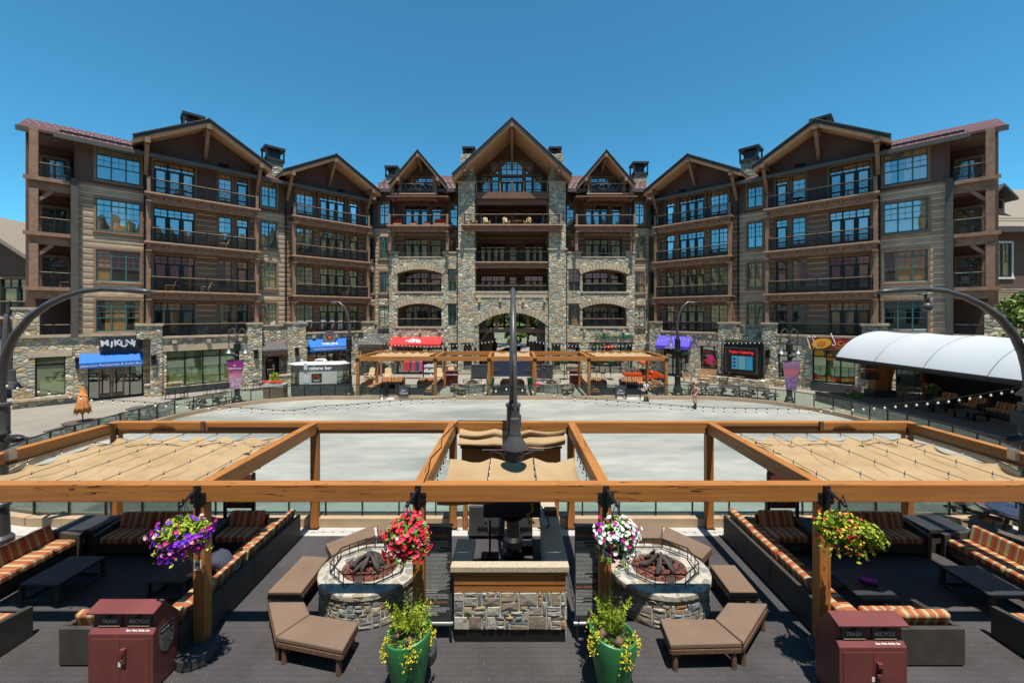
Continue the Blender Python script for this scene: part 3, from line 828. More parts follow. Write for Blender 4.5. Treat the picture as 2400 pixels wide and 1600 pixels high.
# ================================================================ central block
loc = Vector((0, 42, 0))
LC = thing('lodge_centre_block', 'central lodge block with tall steep gable, stone piers and an arched passage', 'building', loc)
mk1 = lambda: MB(lambda p: p - loc)
def mks(s): return lambda: MB(lambda p: Vector((s * p.x, p.y, p.z)) - loc)
def arch_fill(b, x0, x1, zs, zc, y0, y1, n=14):
    a = (x1 - x0) / 2; h = zc - zs; r = (a * a + h * h) / (2 * h); c = (x0 + x1) / 2; cz = zc - r
    f = lambda x: cz + math.sqrt(max(0, r * r - (x - c) ** 2))
    for i in range(n):
        p, q = x0 + (x1 - x0) * i / n, x0 + (x1 - x0) * (i + 1) / n
        b.prism([(p, f(p)), (q, f(q)), (q, zc + .002), (p, zc + .002)], 'y', y0, y1)
    return r, c, cz
def voussoirs(parent, mk, x0, x1, zs, zc, y0, t=.5, n=15):
    a = (x1 - x0) / 2; h = zc - zs; r = (a * a + h * h) / (2 * h); c = (x0 + x1) / 2; cz = zc - r
    am = math.asin(a / r) * 1.09; b = mk()
    for i in range(n):
        p, q = -am + 2 * am * i / n + .004, -am + 2 * am * (i + 1) / n - .004
        tt = t + (.17 if i % 3 == 1 else 0)
        b.prism([(c + (r + .02) * math.sin(p), cz + (r + .02) * math.cos(p)), (c + (r + .02) * math.sin(q), cz + (r + .02) * math.cos(q)),
                 (c + (r + tt) * math.sin(q), cz + (r + tt) * math.cos(q)), (c + (r + tt) * math.sin(p), cz + (r + tt) * math.cos(p))], 'y', y0 - .07, y0 + .1)
    return b.build('arch_stones', M['lintel'], parent)
Y1, YW = 41.6, 43.4
for s in (-1, 1):
    mk = mks(s)
    ar = [(7.2, 11.73, 8.4, 10.67), (7.2, 11.73, 4.82, 7.16)]
    nar = [(5.7, 6.55, 8.45, 10.7), (5.7, 6.55, 4.9, 7.16)] if s < 0 else [(5.75, 6.95, 8.45, 10.7), (5.75, 6.95, 4.9, 7.16)]
    gr = [(7.1, 11.8, .02, 3.15), (5.6, 6.25, .95, 3.15)] if s < 0 else [(7.9, 12.3, .02, 3.2), (5.7, 6.85, .95, 3.2)]
    b = mk(); b.wall(5.45, 12.55, 0, 11.85, Y1, Y1 + .6, ar + nar + gr)
    arch_fill(b, 7.2, 11.73, 10.22, 10.67, Y1, Y1 + .6); arch_fill(b, 7.2, 11.73, 6.66, 7.16, Y1, Y1 + .6)
    b.box(12.0, 12.55, Y1 + .601, YW, 0, 11.85)
    b.box(5.45, 7.05, Y1, Y1 + .6, 11.852, 12.3); b.box(11.65, 12.55, Y1, Y1 + .6, 11.852, 12.3)
    b.box(3.72, 5.46, 41.0, 42.3, 0, 12.55); b.box(3.76, 5.42, 41.05, 42.25, 12.7, 19.3); b.box(3.95, 5.25, 41.7, 42.9, 19.45, 22.5)
    b.box(3.8, 4.4, 42.301, 46, 0, 19.3)
    b.box(12.551, 14.4, 42.9, 43.4, 0, 7.75)
    b.build('stone_wall', M['stone'], LC)
    caps = [(3.62, 5.56, 40.9, 42.4, 12.552, 12.7), (3.66, 5.52, 40.95, 42.35, 19.302, 19.45), (5.562, 7.12, Y1 - .08, Y1 + .68, 12.302, 12.46), (11.58, 12.65, Y1 - .08, Y1 + .68, 12.302, 12.46), (7.13, 11.57, Y1 - .06, Y1 + .66, 11.852, 11.98), (5.5, 7.05, Y1 - .1, Y1 - .001, .72, .9)]
    caps += [(7.0, 11.95, Y1 - .08, Y1 + .5, z - .16, z - .001) for z in (8.4, 4.82)]
    for q in caps: mk().box(*q).build('stone_cap', M['capstone'], LC)
    voussoirs(LC, mk, 7.2, 11.73, 10.22, 10.67, Y1); voussoirs(LC, mk, 7.2, 11.73, 6.66, 7.16, Y1)
    for a, c, d, e in nar + gr: mk().box(a - .25, c + .25, Y1 - .05, Y1 - .001, e + .01, e + .42).build('lintel', M['lintel'], LC)
    mk().box(3.9, 5.2, 40.93, 40.999, 3.2, 3.6).build('lintel', M['lintel'], LC)
    # pier foot windows
    window(LC, mk, 4.05, 4.85, .95, 3.15, 40.86, 1, 'shop', tw=0, glassm='shopglass')
    for a, c, d, e in nar: window(LC, mk, a, c, d, e, Y1 + .3, 2, 'grid', tw=0)
    for i, (a, c, d, e) in enumerate(gr): window(LC, mk, a, c, d, e, Y1 + .3, (4, 1)[i], 'shop', tw=0, glassm='shopglass')
    # loggias behind the arches
    for z in (4.5, 8.1):
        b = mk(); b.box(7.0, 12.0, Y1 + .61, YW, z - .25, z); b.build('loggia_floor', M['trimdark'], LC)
        railing(LC, mk, 7.25, 11.7, Y1 + .3, z + .28, h=.85, step=1.5)
    wh = []
    for z in FL:
        wh.append((7.5, 8.7 if z < 14 else 8.6, z + .06, z + 2.6, 1, 'door')); wh.append((8.95 if z >= 4 else 8, 11.45, z + .06, z + 2.7, 3, 'door'))
    if s > 0: wh = [(19.2 - q[1], 19.2 - q[0]) + q[2:] for q in wh]
    st = [(12.95, 13.95, z + .55, z + 2.75, 2, 'grid') for z in FL]
    nu = [(5.6, 6.6, z + .4, z + 2.7, 1, 'grid') for z in FL[2:]]
    al = wh + nu
    mk().wall(5.3, 12.6, 4.2, 15.1, YW, YW + .3, [q[:4] for q in al]).build('log_wall', M['log2'], LC)
    mk().wall(5.3, 12.6, 15.1, 19.0, YW, YW + .3, [q[:4] for q in al]).build('board_wall', M['panel'], LC)
    mk().wall(12.551, 14.4, 7.752, 15.1, 42.9, 43.2, [q[:4] for q in st]).build('log_wall', M['log'], LC)
    mk().wall(12.551, 14.4, 15.1, 19.0, 42.9, 43.2, [q[:4] for q in st]).build('board_wall', M['panel'], LC)
    for q in al: window(LC, mk, q[0], q[1], q[2], q[3], YW, q[4], q[5])
    for q in st: window(LC, mk, q[0], q[1], q[2], q[3], 42.9 - (.04 if q[2] < 7 else 0), q[4], q[5])
    # balconies of the side bays
    balcony(LC, mk, 6.5, 12.3, 40.9, YW, 15.0, post_to=12.47, bars='v', step=1.5)
    balcony(LC, mk, 7.8, 12.1, 41.5, YW, 18.35, bars='v', step=1.05)
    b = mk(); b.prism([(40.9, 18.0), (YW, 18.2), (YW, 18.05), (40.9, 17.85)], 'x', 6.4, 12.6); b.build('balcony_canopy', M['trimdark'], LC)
    b = mk(); b.box(6.9, 11.7, Y1 + .2, Y1 + .26, 12.3, 12.36); b.build('top_rail', M['railwood'], LC)
    # steep dormer
    za, ze, h, uc = 22.65, 19.25, 2.85, 9.5; sl = (za - ze) / h
    gable_roof(LC, mk, uc, h, za, ze, 40.9, 50, 43.1, th=.28, brackets=((0, .7), (2.0, .6)))
    mk().prism([(7.3, 18.35), (11.7, 18.35), (11.7, za - .35 - sl * 2.2), (uc, za - .35), (7.3, za - .35 - sl * 2.2)], 'y', 43.1, 43.35).build('dormer_wall', M['panel'], LC)
    window(LC, mk, 8.2, 10.8, 18.4, 20.45, 42.96, 3, 'door')
    for a in (7.85, 11.3): mk().box(a, a + .3, 41.6, 43.09, 18.36, 20.2).build('dormer_post', M['trim'], LC)
    # red roof between
    b = mk(); b.prism([(41.9, 18.95), (46.5, 21.9), (53, 18.9), (53, 18.6), (46.5, 21.6), (41.9, 18.7)], 'x', 5.3, 14.2)
    rf = b.build('tiled_roof', M['redroof'], LC)
    b = mk(); b.box(5.3, 14.5, 41.75, 41.898, 18.62, 18.97); b.prism([(41.92, 18.66), (43.3, 19.55), (43.3, 19.5), (41.92, 18.61)], 'x', 5.3, 14.2); b.build('gutter', M['gutter'], rf)
    b = mk()
    for r in range(4):
        for k in range(18):
            u = 5.5 + k * .5 + (r % 2) * .25; y = 42.3 + r * .7
            b.box(u - .05, u + .05, y, y + .08, 18.95 + (y - 41.9) * .641, 19.07 + (y - 41.9) * .641)
    b.build('snow_guards', M['letter'], rf)
    b = mk(); b.tube([(5.5, 42.4, 19.75), (14.0, 42.4, 19.75)], .03, 5); b.tube([(5.5, 42.4, 19.6), (14.0, 42.4, 19.6)], .03, 5)
    for k in range(9): b.box(5.5 + k, 5.54 + k, 42.38, 42.42, 19.2, 19.78)
    b.build('snow_fence', M['black'], rf)
    b = mk(); b.tube([(5.55, 41.45, 19), (5.55, 41.45, 0.2)], .07, 6); b.build('downspout', M['black'], LC)
    b = mk(); b.tube([(12.72, 42.8, 18.6), (12.72, 42.8, 0.2)], .07, 6); b.build('downspout', M['black'], LC)
    chimney(LC, mk, 12.5, 13.6, 44, 45.2, 19, 20.9, 22.1) if s < 0 else chimney(LC, mk, 13.2, 14.6, 44, 45.3, 19, 21.1, 22.55)
    chimney(LC, mk, 4.4, 5.6, 47, 48.2, 19, 24.0, 25.4)
    for a in (6.65,): 
        b = mk(); b.box(a, a + .25, Y1 - .25, Y1 - .001, 2.2, 2.9); b.build('wall_lantern', M['black'], LC)
    b = mk(); b.box(3.55, 3.8, 40.75, 40.99, 2.0, 2.7); b.build('wall_lantern', M['black'], LC)
    b = mk()
    for u in (7.4, 9.4, 11.4): b.box(u - .13, u + .13, Y1 - .2, Y1 - .001, 4.2, 4.5)
    b.build('corbel', M['lintel'], LC)
# central bay
b = mk1(); b.wall(-3.72, 3.72, 0, 8.2, 41.3, 42.3, [(-3.38, 3.38, -.01, 6.22)]); arch_fill(b, -3.38, 3.38, 5.05, 6.22, 41.3, 42.3)
b.build('stone_wall', M['stone'], LC)
voussoirs(LC, mk1, -3.38, 3.38, 5.05, 6.22, 41.3, .55, 19)
b = mk1(); b.box(-3.71, 3.71, 41.2, 42.4, 8.202, 8.42); b.build('stone_cap', M['capstone'], LC)
b = mk1(); b.box(-3.7, 3.7, 41.24, 41.299, 7.75, 8.19)
for u in (-3.3, -1.15, 1.15, 3.3): b.box(u - .14, u + .14, 41.05, 41.298, 7.3, 7.7)
b.build('lintel', M['lintel'], LC)
railing(LC, mk1, -3.7, 3.7, 41.7, 8.42, h=.6, step=1.48)
cw = []
for z in FL[1:]:
    cw += [(-3.6, -.75, z + .06, z + 2.55, 4, 'door'), (-.3, .5, z + .3, z + 2.45, 1, 'grid'), (1.4, 3.6, z + .06, z + 2.55, 3, 'door')]
mk1().wall(-3.8, 3.8, 7.5, 15.05, 45.5, 45.8, [q[:4] for q in cw]).build('log_wall', M['log2'], LC)
mk1().wall(-3.8, 3.8, 15.05, 18.4, 45.5, 45.8, [q[:4] for q in cw]).build('board_wall', M['panel'], LC)
for q in cw: window(LC, mk1, q[0], q[1], q[2], q[3], 45.5, q[4], q[5])
balcony(LC, mk1, -3.68, 3.68, 41.4, 45.5, 11.4, corner=False, bars='v', step=1.5, joist=.75)
balcony(LC, mk1, -4.85, 4.85, 40.55, 41.0, 15.0, bars='v', step=1.5)
b = mk1(); b.box(-3.7, 3.7, 41.0, 45.5, 14.75, 15.0); b.build('balcony_floor', M['trim'], LC)
b = mk1(); b.box(-3.72, 3.72, 41.2, 45.5, 18.2, 18.4); b.box(-3.72, 3.72, 41.1, 41.198, 17.75, 18.42); b.box(-3.7, 3.7, 41.35, 41.6, 17.2, 17.74); o = b.build('balcony', M['trimdark'], LC)
railing(o, mk1, -3.6, 3.6, 41.3, 18.42, h=1.1, step=1.2, bars='v')
b = mk1()
for i in range(7): b.box(-3.66 + i * 1.2, -3.54 + i * 1.2, 41.2, 41.4, 18.42, 19.5)
b.build('corner_post', M['wtrim'], o)
za, ze, h = 25.35, 19.85, 5.85; sl = (za - ze) / h
gable_roof(LC, mk1, 0, h, za, ze, 39.8, 58, 44.2, th=.42, brackets=((0, 2.6),))
for s in (-1, 1): mks(s)().box(4.5, 4.9, 39.9, 41.9, 20.1, 20.75).build('bracket', M['wtrim'], LC)
mk1().prism([(-3.9, 18.4), (3.9, 18.4), (3.9, za - .5 - sl * 3.9), (0, za - .5), (-3.9, za - .5 - sl * 3.9)], 'y', 44.2, 44.5).build('gable_wall', M['panel'], LC)
window(LC, mk1, -1.15, 1.15, 18.5, 20.9, 44.04, 4, 'door'); 
for s in (-1, 1):
    window(LC, mks(s), 1.45, 2.15, 18.5, 21.0, 44.04, 1, 'grid'); window(LC, mks(s), 2.35, 3.2, 18.5, 21.0, 44.04, 1, 'grid')
    # stepped glazing above
    window(LC, mks(s), 1.45, 2.15, 21.2, 22.3, 44.04, 1, 'plain')
window(LC, mk1, -1.15, 1.15, 21.1, 22.6, 44.04, 4, 'grid')
mk1().box(-.09, .09, 44.0, 44.13, 22.75, 24.4).build('gable_post', M['wtrim'], LC)
# passage through the arch
b = mk1()
for s in (-1, 1): b.box(min(s * 3.45, s * 3.75), max(s * 3.45, s * 3.75), 42.31, 57, 0, 7.4)
b.box(-3.44, 3.44, 42.31, 57, 6.4, 6.6)
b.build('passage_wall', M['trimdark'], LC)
b = mk1(); b.box(-3.4, 3.4, 42.6, 42.9, 4.15, 4.55)
for x in (-1.65, 1.65): b.box(x - .14, x + .14, 42.62, 42.88, 4.55, 6.1)
for s in (-1, 1): b.bar((s * 3.35, 42.75, 3.2), (s * 2.5, 42.75, 4.15), .22)
b.box(-3.4, 3.4, 54, 54.3, 4.3, 4.55)
for x in (-2.6, -1, 1, 2.6): b.box(x - .1, x + .1, 54.02, 54.28, 4.55, 6.3)
b.build('passage_frame', M['trim'], LC)
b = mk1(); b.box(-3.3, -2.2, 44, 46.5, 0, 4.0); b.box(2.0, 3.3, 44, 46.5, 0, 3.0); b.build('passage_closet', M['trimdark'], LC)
# ================================================================ neighbours
nb = thing('village_house', 'grey roofed neighbouring house cut by the left edge of the photo', 'house', (-39, 31, 0))
def mkn(): return MB(lambda p: p - Vector((-39, 31, 0)))
hn = [(-38.3, -35.7, 5.9, 8.7), (-38.2, -35.8, 4.2, 5.5)]
b = mkn(); b.wall(-46, -34.9, 3.6, 9.6, 30.5, 30.9, hn); b.prism([(-46, 9.6), (-34.9, 9.6), (-40.5, 13.2)], 'y', 30.5, 30.9); b.box(-35.3, -34.9, 30.9, 44, 0, 9.6); b.build('wall', M['panel'], nb)
b = mkn(); b.box(-46, -35.0, 30.2, 30.6, 0, 3.6); b.build('stone_base', M['stone2'], nb)
b = mkn()
for s in (-1, 1): b.prism([(-40.5, 13.7), (-40.5 + s * 6.6, 9.4), (-40.5 + s * 6.6, 9.1), (-40.5, 13.4)], 'y', 29.6, 46)
b.build('roof', M['greyroof'], nb)
b = mkn(); b.prism([(36, 10.2), (43, 13.6), (50, 10.2)], 'x', -60, -33.5); b.build('rear_roof', M['greyroof'], nb)
for q in hn: window(nb, mkn, q[0], q[1], q[2], q[3], 30.5, 2, 'door' if q[2] > 5.5 else 'grid')
railing(nb, mkn, -45, -35.2, 29.7, 6.0, h=1.0)
b = mkn(); b.box(-46, -35.0, 29.6, 30.49, 5.7, 5.9); b.box(-46, -34.8, 30.0, 30.59, 3.6, 3.85); b.build('ledge', M['capstone'], nb)
b = mkn(); b.prism([(28.4, 3.0), (30.2, 4.3), (30.2, 4.1), (28.4, 2.85)], 'x', -46, -36); b.build('porch_roof', M['metalroof'], nb)
b = mkn(); b.box(-45, -36.2, 29.6, 30.1, 0.1, 2.7); b.build('shop_front', M['navy'], nb)
nb = thing('village_house', 'tan roofed house with white framed windows cut by the right edge', 'house', (47, 34, 0))
def mkn(): return MB(lambda p: p - Vector((47, 34, 0)))
hn = [(40.3 + 2.9 * i, 41.7 + 2.9 * i, 9.2, 12.0) for i in range(4)]; hl = [(40.2 + 2.9 * i, 41.9 + 2.9 * i, 4.9, 7.0) for i in range(4)]
mkn().wall(34, 54, 8.3, 13.2, 34, 34.4, hn).build('wall', M['panel'], nb)
mkn().wall(34, 54, 0, 8.29, 34, 34.4, hl).build('lower_wall', M['clap'], nb)
for q in hn: window(nb, mkn, *q, 34, 2, 'grid', trim='white')
for q in hl: window(nb, mkn, *q, 34, 1, 'plain')
b = mkn(); b.prism([(33.2, 13.1), (40, 18.3), (48, 13.1), (48, 12.8), (40, 18.0), (33.2, 12.8)], 'x', 32, 55); b.build('roof', M['greyroof'], nb)
b = mkn(); b.box(41.2, 42.6, 35.2, 37.5, 14.2, 16.0); d = b.build('dormer', M['trim'], nb)
b = mkn()
for s in (-1, 1): b.prism([(41.9, 17.2), (41.9 + s * 1.2, 16.0), (41.9 + s * 1.2, 15.8), (41.9, 17.0)], 'y', 34.6, 38.5)
b.build('dormer_roof', M['metalroof'], d)
b = mkn(); b.box(41.5, 42.3, 35.1, 35.19, 15.2, 15.9); b.build('dormer_opening', M['dark'], d)
b = mkn(); b.box(32, 55, 33.0, 33.19, 12.75, 13.2); b.build('gutter', M['gutter'], nb)
b = mkn()
for i in range(3): b.tube([(34, 34.2, 13.6 + .25 * i), (55, 34.2, 13.6 + .25 * i)], .03, 5)
b.build('snow_fence', M['black'], nb)
# the house the picture was taken from: seen as the dark reflection in the lower windows
vb = thing('village_house', 'brown building opposite, seen only as a reflection in the lodge windows', 'house', (0, -10, 0))
def mkv(): return MB(lambda p: p - Vector((0, -10, 0)))
b = mkv(); b.box(-45, 45, -16, -6, 0, 13.5); b.build('wall', M['log'], vb)
b = mkv(); b.prism([(-5.2, 13.2), (-11, 18.5), (-17, 13.2)], 'x', -46, 46); b.build('roof', M['redroof'], vb)
b = mkv()
for z in (1, 4.6, 8.2): 
    for i in range(20): b.box(-44 + i * 4.5, -42 + i * 4.5, -5.99, -5.9, z, z + 2.2)
b.build('window_glass', M['dark'], vb)
# unseen forested ridge, added and shaped so the lower windows mirror dark slopes
def ridge(name, a0, a1, rad, hgt, seed):
    rnd = random.Random(seed); b = MB(); n = 420; vs, fs = [], []
    for i in range(n + 1):
        a = R(a0 + (a1 - a0) * i / n); dg = math.degrees(a); h = (40 if dg < 225 else 72 if dg < 300 else 62) * (1 + .07 * math.sin(a * 5 + seed) + .05 * math.sin(a * 13)) 
        t = abs((i % 3) - 1) * rnd.uniform(2, 8)
        for r, z in ((rad * .55, -1), (rad * .75, h * .45), (rad, h + t), (rad * 1.15, -1)): vs.append((r * math.cos(a), r * math.sin(a), z))
    for i in range(n):
        for j in range(3): k = i * 4 + j; fs.append((k, k + 4, k + 5, k + 1))
    b.add(vs, fs); return struct(b.build(name, M['hillwood']))
M['hillwood'] = plain('forested_hillside', (.085, .075, .032), .95, var=.6, vs=.09, stretch=(1, 1, .35))
ridge('unseen_hills', 172, 368, 260, 62, 2)
# ================================================================ rink barrier
def resample(pts, step):
    pts = pts + [pts[0]]; out = []; L = 0; seg = []
    for a, b in zip(pts, pts[1:]): d = math.dist(a, b); seg.append((L, d, a, b)); L += d
    n = round(L / step)
    for i in range(n):
        t = L * i / n
        for s, d, a, b in seg:
            if s <= t <= s + d and d > 0:
                f = (t - s) / d; out.append((a[0] + (b[0] - a[0]) * f, a[1] + (b[1] - a[1]) * f)); break
    return out
rb = thing('rink_barrier', 'glass fence with black posts on a low tan kerb around the rink', 'fence', (0, RC, 0))
def mkb(): return MB(lambda p: p - Vector((0, RC, 0)))
ring = resample(rring(RX + .02, RY + .02, RR), 1.05)
gap = lambda p: p[1] > 28 and (8.2 < abs(p[0]) < 9.3)
kb, ra = mkb(), mkb()
posts = []
n = len(ring)
for i in range(n):
    p, q = Vector((*ring[i], 0)), Vector((*ring[(i + 1) % n], 0)); m = (p + q) / 2
    d = (q - p).normalized(); nn = Vector((d.y, -d.x, 0))
    op = abs(m.x) > 7.9 and abs(m.x) < 9.2 and m.y > 28
    if op: continue
    c = [p - nn * .04, q - nn * .04, q + nn * .30, p + nn * .30]; z1 = Vector((0, 0, .26)); z0 = Vector((0, 0, .0))
    kb.add([v + z0 for v in c] + [v + z1 for v in c], [(0, 1, 5, 4), (1, 2, 6, 5), (2, 3, 7, 6), (3, 0, 4, 7), (4, 5, 6, 7)])
    o = nn * .1
    ra.bar(p + o + Vector((0, 0, 1.06)), q + o + Vector((0, 0, 1.06)), .05, .045)
    b = mkb(); b.bar(p + o + d * .02 + Vector((0, 0, .655)), q + o - d * .02 + Vector((0, 0, .655)), .012, .74)
    b.build('glass_panel', M['rglass'], rb)
    b = mkb(); b.bar(p + o + Vector((0, 0, .255)), p + o + Vector((0, 0, 1.04)), .035, .05); b.build('post', M['black'], rb)
kb.build('kerb', M['kerb'], rb); ra.build('top_rail', M['black'], rb)
for sx in (-1, 1):
    g = thing('rink_gate', 'dark metal gate frame standing open at the %s end of the far rink fence' % ('left' if sx < 0 else 'right'), 'gate', (sx * 8.6, 28.9, 0))
    b = MB()
    for a in (-.5, .5): b.box(a - .03, a + .03, -.03, .03, 0, 1.15)
    b.build('frame', M['black'], g)
    b = MB(); b.box(-.46, -.42, .05, .9, .15, 1.1); b.build('gate_leaf', M['black'], g)
    b = MB(); b.tube([(-.44, .1, 1.1), (-.44, .5, 1.22), (-.44, .9, 1.1)], .025, 6); b.build('handle', M['black'], g)
    s = thing('closed_notice', 'dark notice on the rink glass beside the %s gate reading Rink Closed' % ('left' if sx < 0 else 'right'), 'sign', (sx * (8.6 - .95), 28.72, .68))
    MB().box(-.36, .36, -.012, .012, -.36, .36).build('board', M['planterb'], s)
    text('Rink', FRONT((0, -.014, .0)), .17, M['letter'], s); text('Closed', FRONT((0, -.014, -.18)), .19, M['letter'], s)
# ================================================================ pergolas
PX = (-11.15, -5.55, -1.66, 1.66, 5.55, 11.15)
def sail(x0, x1, y0, y1, z, nx, ny, A=.08, inset=.12, sub=10):
    b = MB(); X, Y = nx * sub, ny * sub; vs, fs = [], []
    for j in range(Y + 1):
        v = j / sub
        for i in range(X + 1):
            u = i / sub
            e = 0
            if i == 0: e = inset * abs(math.sin(math.pi * v))
            if i == X: e = -inset * abs(math.sin(math.pi * v))
            f = inset * .7 * abs(math.sin(math.pi * u)) if j == 0 else (-inset * .7 * abs(math.sin(math.pi * u)) if j == Y else 0)
            su, sv = abs(math.sin(math.pi * u)), abs(math.sin(math.pi * v))
            zz = z - A * (.55 * su ** .8 + .55 * sv ** .8 - .1 * su * sv) - .03 * math.sin(7.1 * u + 3 * v)
            vs.append((x0 + (x1 - x0) * i / X + e, y0 + (y1 - y0) * j / Y + f, zz))
    for j in range(Y):
        for i in range(X): a = j * (X + 1) + i; fs.append((a, a + 1, a + X + 2, a + X + 1))
    return b.add(vs, fs)
def pergola(label, yf, yb, far):
    g = thing('pergola', label, 'pergola', (0, (yf + yb) / 2, 0))
    o = Vector((0, (yf + yb) / 2, 0)); mk = lambda: MB(lambda p: p - o)
    bv = 0 if far else .012
    for y in (yf + .1, yb - .1):
        mk().box(-11.27, 11.27, y - .1, y + .1, 2.69, 3.0).build('beam', M['timx'], g, bevel=bv)
        for x in PX:
            b = mk(); b.box(x - .1, x + .1, y - .095, y + .095, .03, 2.688); b.build('post', M['timz'], g, bevel=bv)
            b = mk(); b.box(x - .14, x + .14, y - .112, y + .112, 2.66, 2.86)
            for s in (-1, 1):
                for t in (2.71, 2.81): b.box(x + s * .1 - .015, x + s * .1 + .015, y - .125, y + .125, t - .015, t + .015)
            b.box(x - .13, x + .13, y - .13, y + .13, 0, .028)
            b.build('bracket', M['black'], g)
    for x in PX:
        mk().box(x - .1, x + .1, yf + .202, yb - .202, 2.692, 2.998).build('cross_beam', M['timy'], g, bevel=bv)
    for s in (-1, 1):
        x0, x1 = sorted((s * 10.6, s * 6.15))
        c = sail(x0, x1, yf + .35, yb - .65, 2.97 if far else 2.72, 6, 5); c.xf = None
        c.v = [p - o for p in c.v]; c.build('canopy', M['canvas'], g, smooth=True)
        b = mk()
        for k in range(6):
            x = x0 + (x1 - x0) * k / 5; b.tube([(x, yf + .21, 2.80), (x, yb - .21, 2.80)], .006, 4)
        b.tube([(x0, yf + .5, 2.74), (x0, yf + .5, 2.78)], .01, 4)
        b.build('wire', M['black'], g)
    c = sail(-1.42, 1.42, yf + .25, yb - .6 if far else yf + 2.1, 2.97 if far else 2.72, 3, 1, A=.1, inset=.06, sub=12); c.v = [p - o for p in c.v]; c.build('canopy', M['canvas'], g, smooth=True)
    # gathered end of the centre canopy
    b = mk(); vs, fs = [], []
    for i in range(49):
        x = -1.45 + 2.9 * i / 48
        for j in range(9):
            t = j / 8; vs.append((x, yb - .30 - .30 * t - .07 * math.sin(t * 11 + x * .8) - .03 * math.sin(x * 5 + t * 4), 2.84 - .40 * t - .07 * abs(math.sin(math.pi * (x + 1.45) / .97)) * (1 - .5 * t) - .04 * math.sin(x * 2.2 + 1) * t))
    for i in range(48):
        for j in range(8): a = i * 9 + j; fs.append((a, a + 1, a + 10, a + 9))
    b.add(vs, fs).build('canopy', M['canvas'], g, smooth=True)
    if not far:
        b = mk(); vs, fs = [], []
        for i in range(33):
            x = -1.42 + 2.3 * i / 32
            for j in range(5):
                t = j / 4; vs.append((x, yf + .42 + .1 * math.sin(x * 3) * t, 2.72 - (.30 - .12 * (x + 1.42)) * t - .03 * abs(math.sin(x * 4))))
        for i in range(32):
            for j in range(4): a = i * 5 + j; fs.append((a, a + 1, a + 6, a + 5))
        b.add(vs, fs).build('canopy_end', M['canvas'], g, smooth=True)
        b = mk()
        b.tube([(-1.58, yf + .1, 3.01), (-1.6, yf + .6, 3.012), (-1.70, yf + 1.3, 3.01), (-1.6, yf + 2.0, 3.012), (-1.7, yf + 2.7, 3.01), (-1.62, yf + 3.5, 3.012), (-1.5, yb - .1, 3.03), (0, yb - .1, 3.02)], .012, 5)
        b.tube([(-8.5, yb - .22, 2.86), (-5.7, yb - .215, 2.86)], .014, 5); b.tube([(-11, yb - .22, 2.80), (-1.8, yb - .215, 2.80)], .01, 5)
        b.tube([(11, yb - .22, 2.80), (5.6, yb - .215, 2.80)], .01, 5); b.tube([(5.7, yb - .22, 2.9), (8.6, yb - .215, 2.9)], .014, 5)
        for s in (-1, 1): b.tube([(s * 11.04, yf + .3, 2.75), (s * 11.03, yb - .3, 2.75)], .014, 5)
        b.build('cable', M['black'], g)
        for s in (-1, 1):
            b = mk(); b.box(s * 11.0 - .06, s * 11.0 + .06, yf + 1.65, yf + 1.8, 2.84, 3.06); b.build('junction_box', M['alu'], g)
            b = mk(); b.box(s * 8.62 - .05, s * 8.62 + .05, yb - .27, yb - .2, 2.78, 3.03); b.build('clamp', M['benchwood'], g)
            b = mk(); b.tube([(s * 6.4, yf + 2.6, 2.66), (s * 6.4, yf + 2.6, 2.35)], .02, 5); b.ball((s * 6.4, yf + 2.6, 2.62), (.1, .1, .06)); b.bar((s * 6.4 - .25, yf + 2.5, 2.25), (s * 6.4 + .25, yf + 2.75, 2.33), .14, .12); b.build('heater', M['black'], g)
        for x, dx in ((-5.55, .2), (-1.66, -.03), (1.66, .04), (5.55, -.17)):
            b = mk(); b.box(x - .05, x + .05, yf - .05, yf - .001, 2.62, 2.99); b.tube([(x, yf - .03, 2.94), (x + dx, yf - .62, 2.93)], .025, 7); b.ball((x + dx, yf - .62, 2.93), .035)
            b.box(x - .03, x + .03, yf - .04, yf - .014, 2.2, 2.62); b.build('basket_arm', M['black'], g)
        for x in (-5.55, 1.72):
            s = thing('no_smoking_sticker', 'small white no smoking sticker on the %s front timber post' % ('left' if x < 0 else 'right of centre'), 'sticker', (x, yf - .008, 1.58 if x < 0 else 1.83))
            MB().box(-.06, .06, -.003, .003, -.09, .09).build('label_sheet', M['letter'], s)
            b = MB(); b.tube([(.035 * math.cos(t / 8 * math.pi), -.006, .035 * math.sin(t / 8 * math.pi) + .02) for t in range(16)], .005, 4, closed=True); b.bar((-.025, -.006, .045), (.025, -.006, -.005), .008); b.bar((-.03, -.006, .02), (.03, -.006, .02), .012)
            b.box(-.04, .04, -.006, -.004, -.06, -.05)
            b.build('no_smoking_mark', M['planterb'], s)
    return g
pergola('orange timber pergola with tan sailcloth in the foreground', 7.2, 11.58, False)
pergola('orange timber pergola with tan sailcloth on the far side of the rink', 29.35, 33.7, True)
# kerbed round feet of the front pergola posts
for i, x in enumerate((-5.55, -1.66, 1.66, 5.55)):
    t = MB().lathe([(.30, 0), (.32, .02), (.32, .17), (.29, .2), (.0, .2)], 24, (0, 0, 0)).build('post_footing', M['planterb'], None, smooth='auto', loc=(x + .02, 7.14, .005))
    tag(t, 'round dark footing of the %s front pergola post' % ('far left', 'left of bar', 'right of bar', 'far right')[i], 'footing')
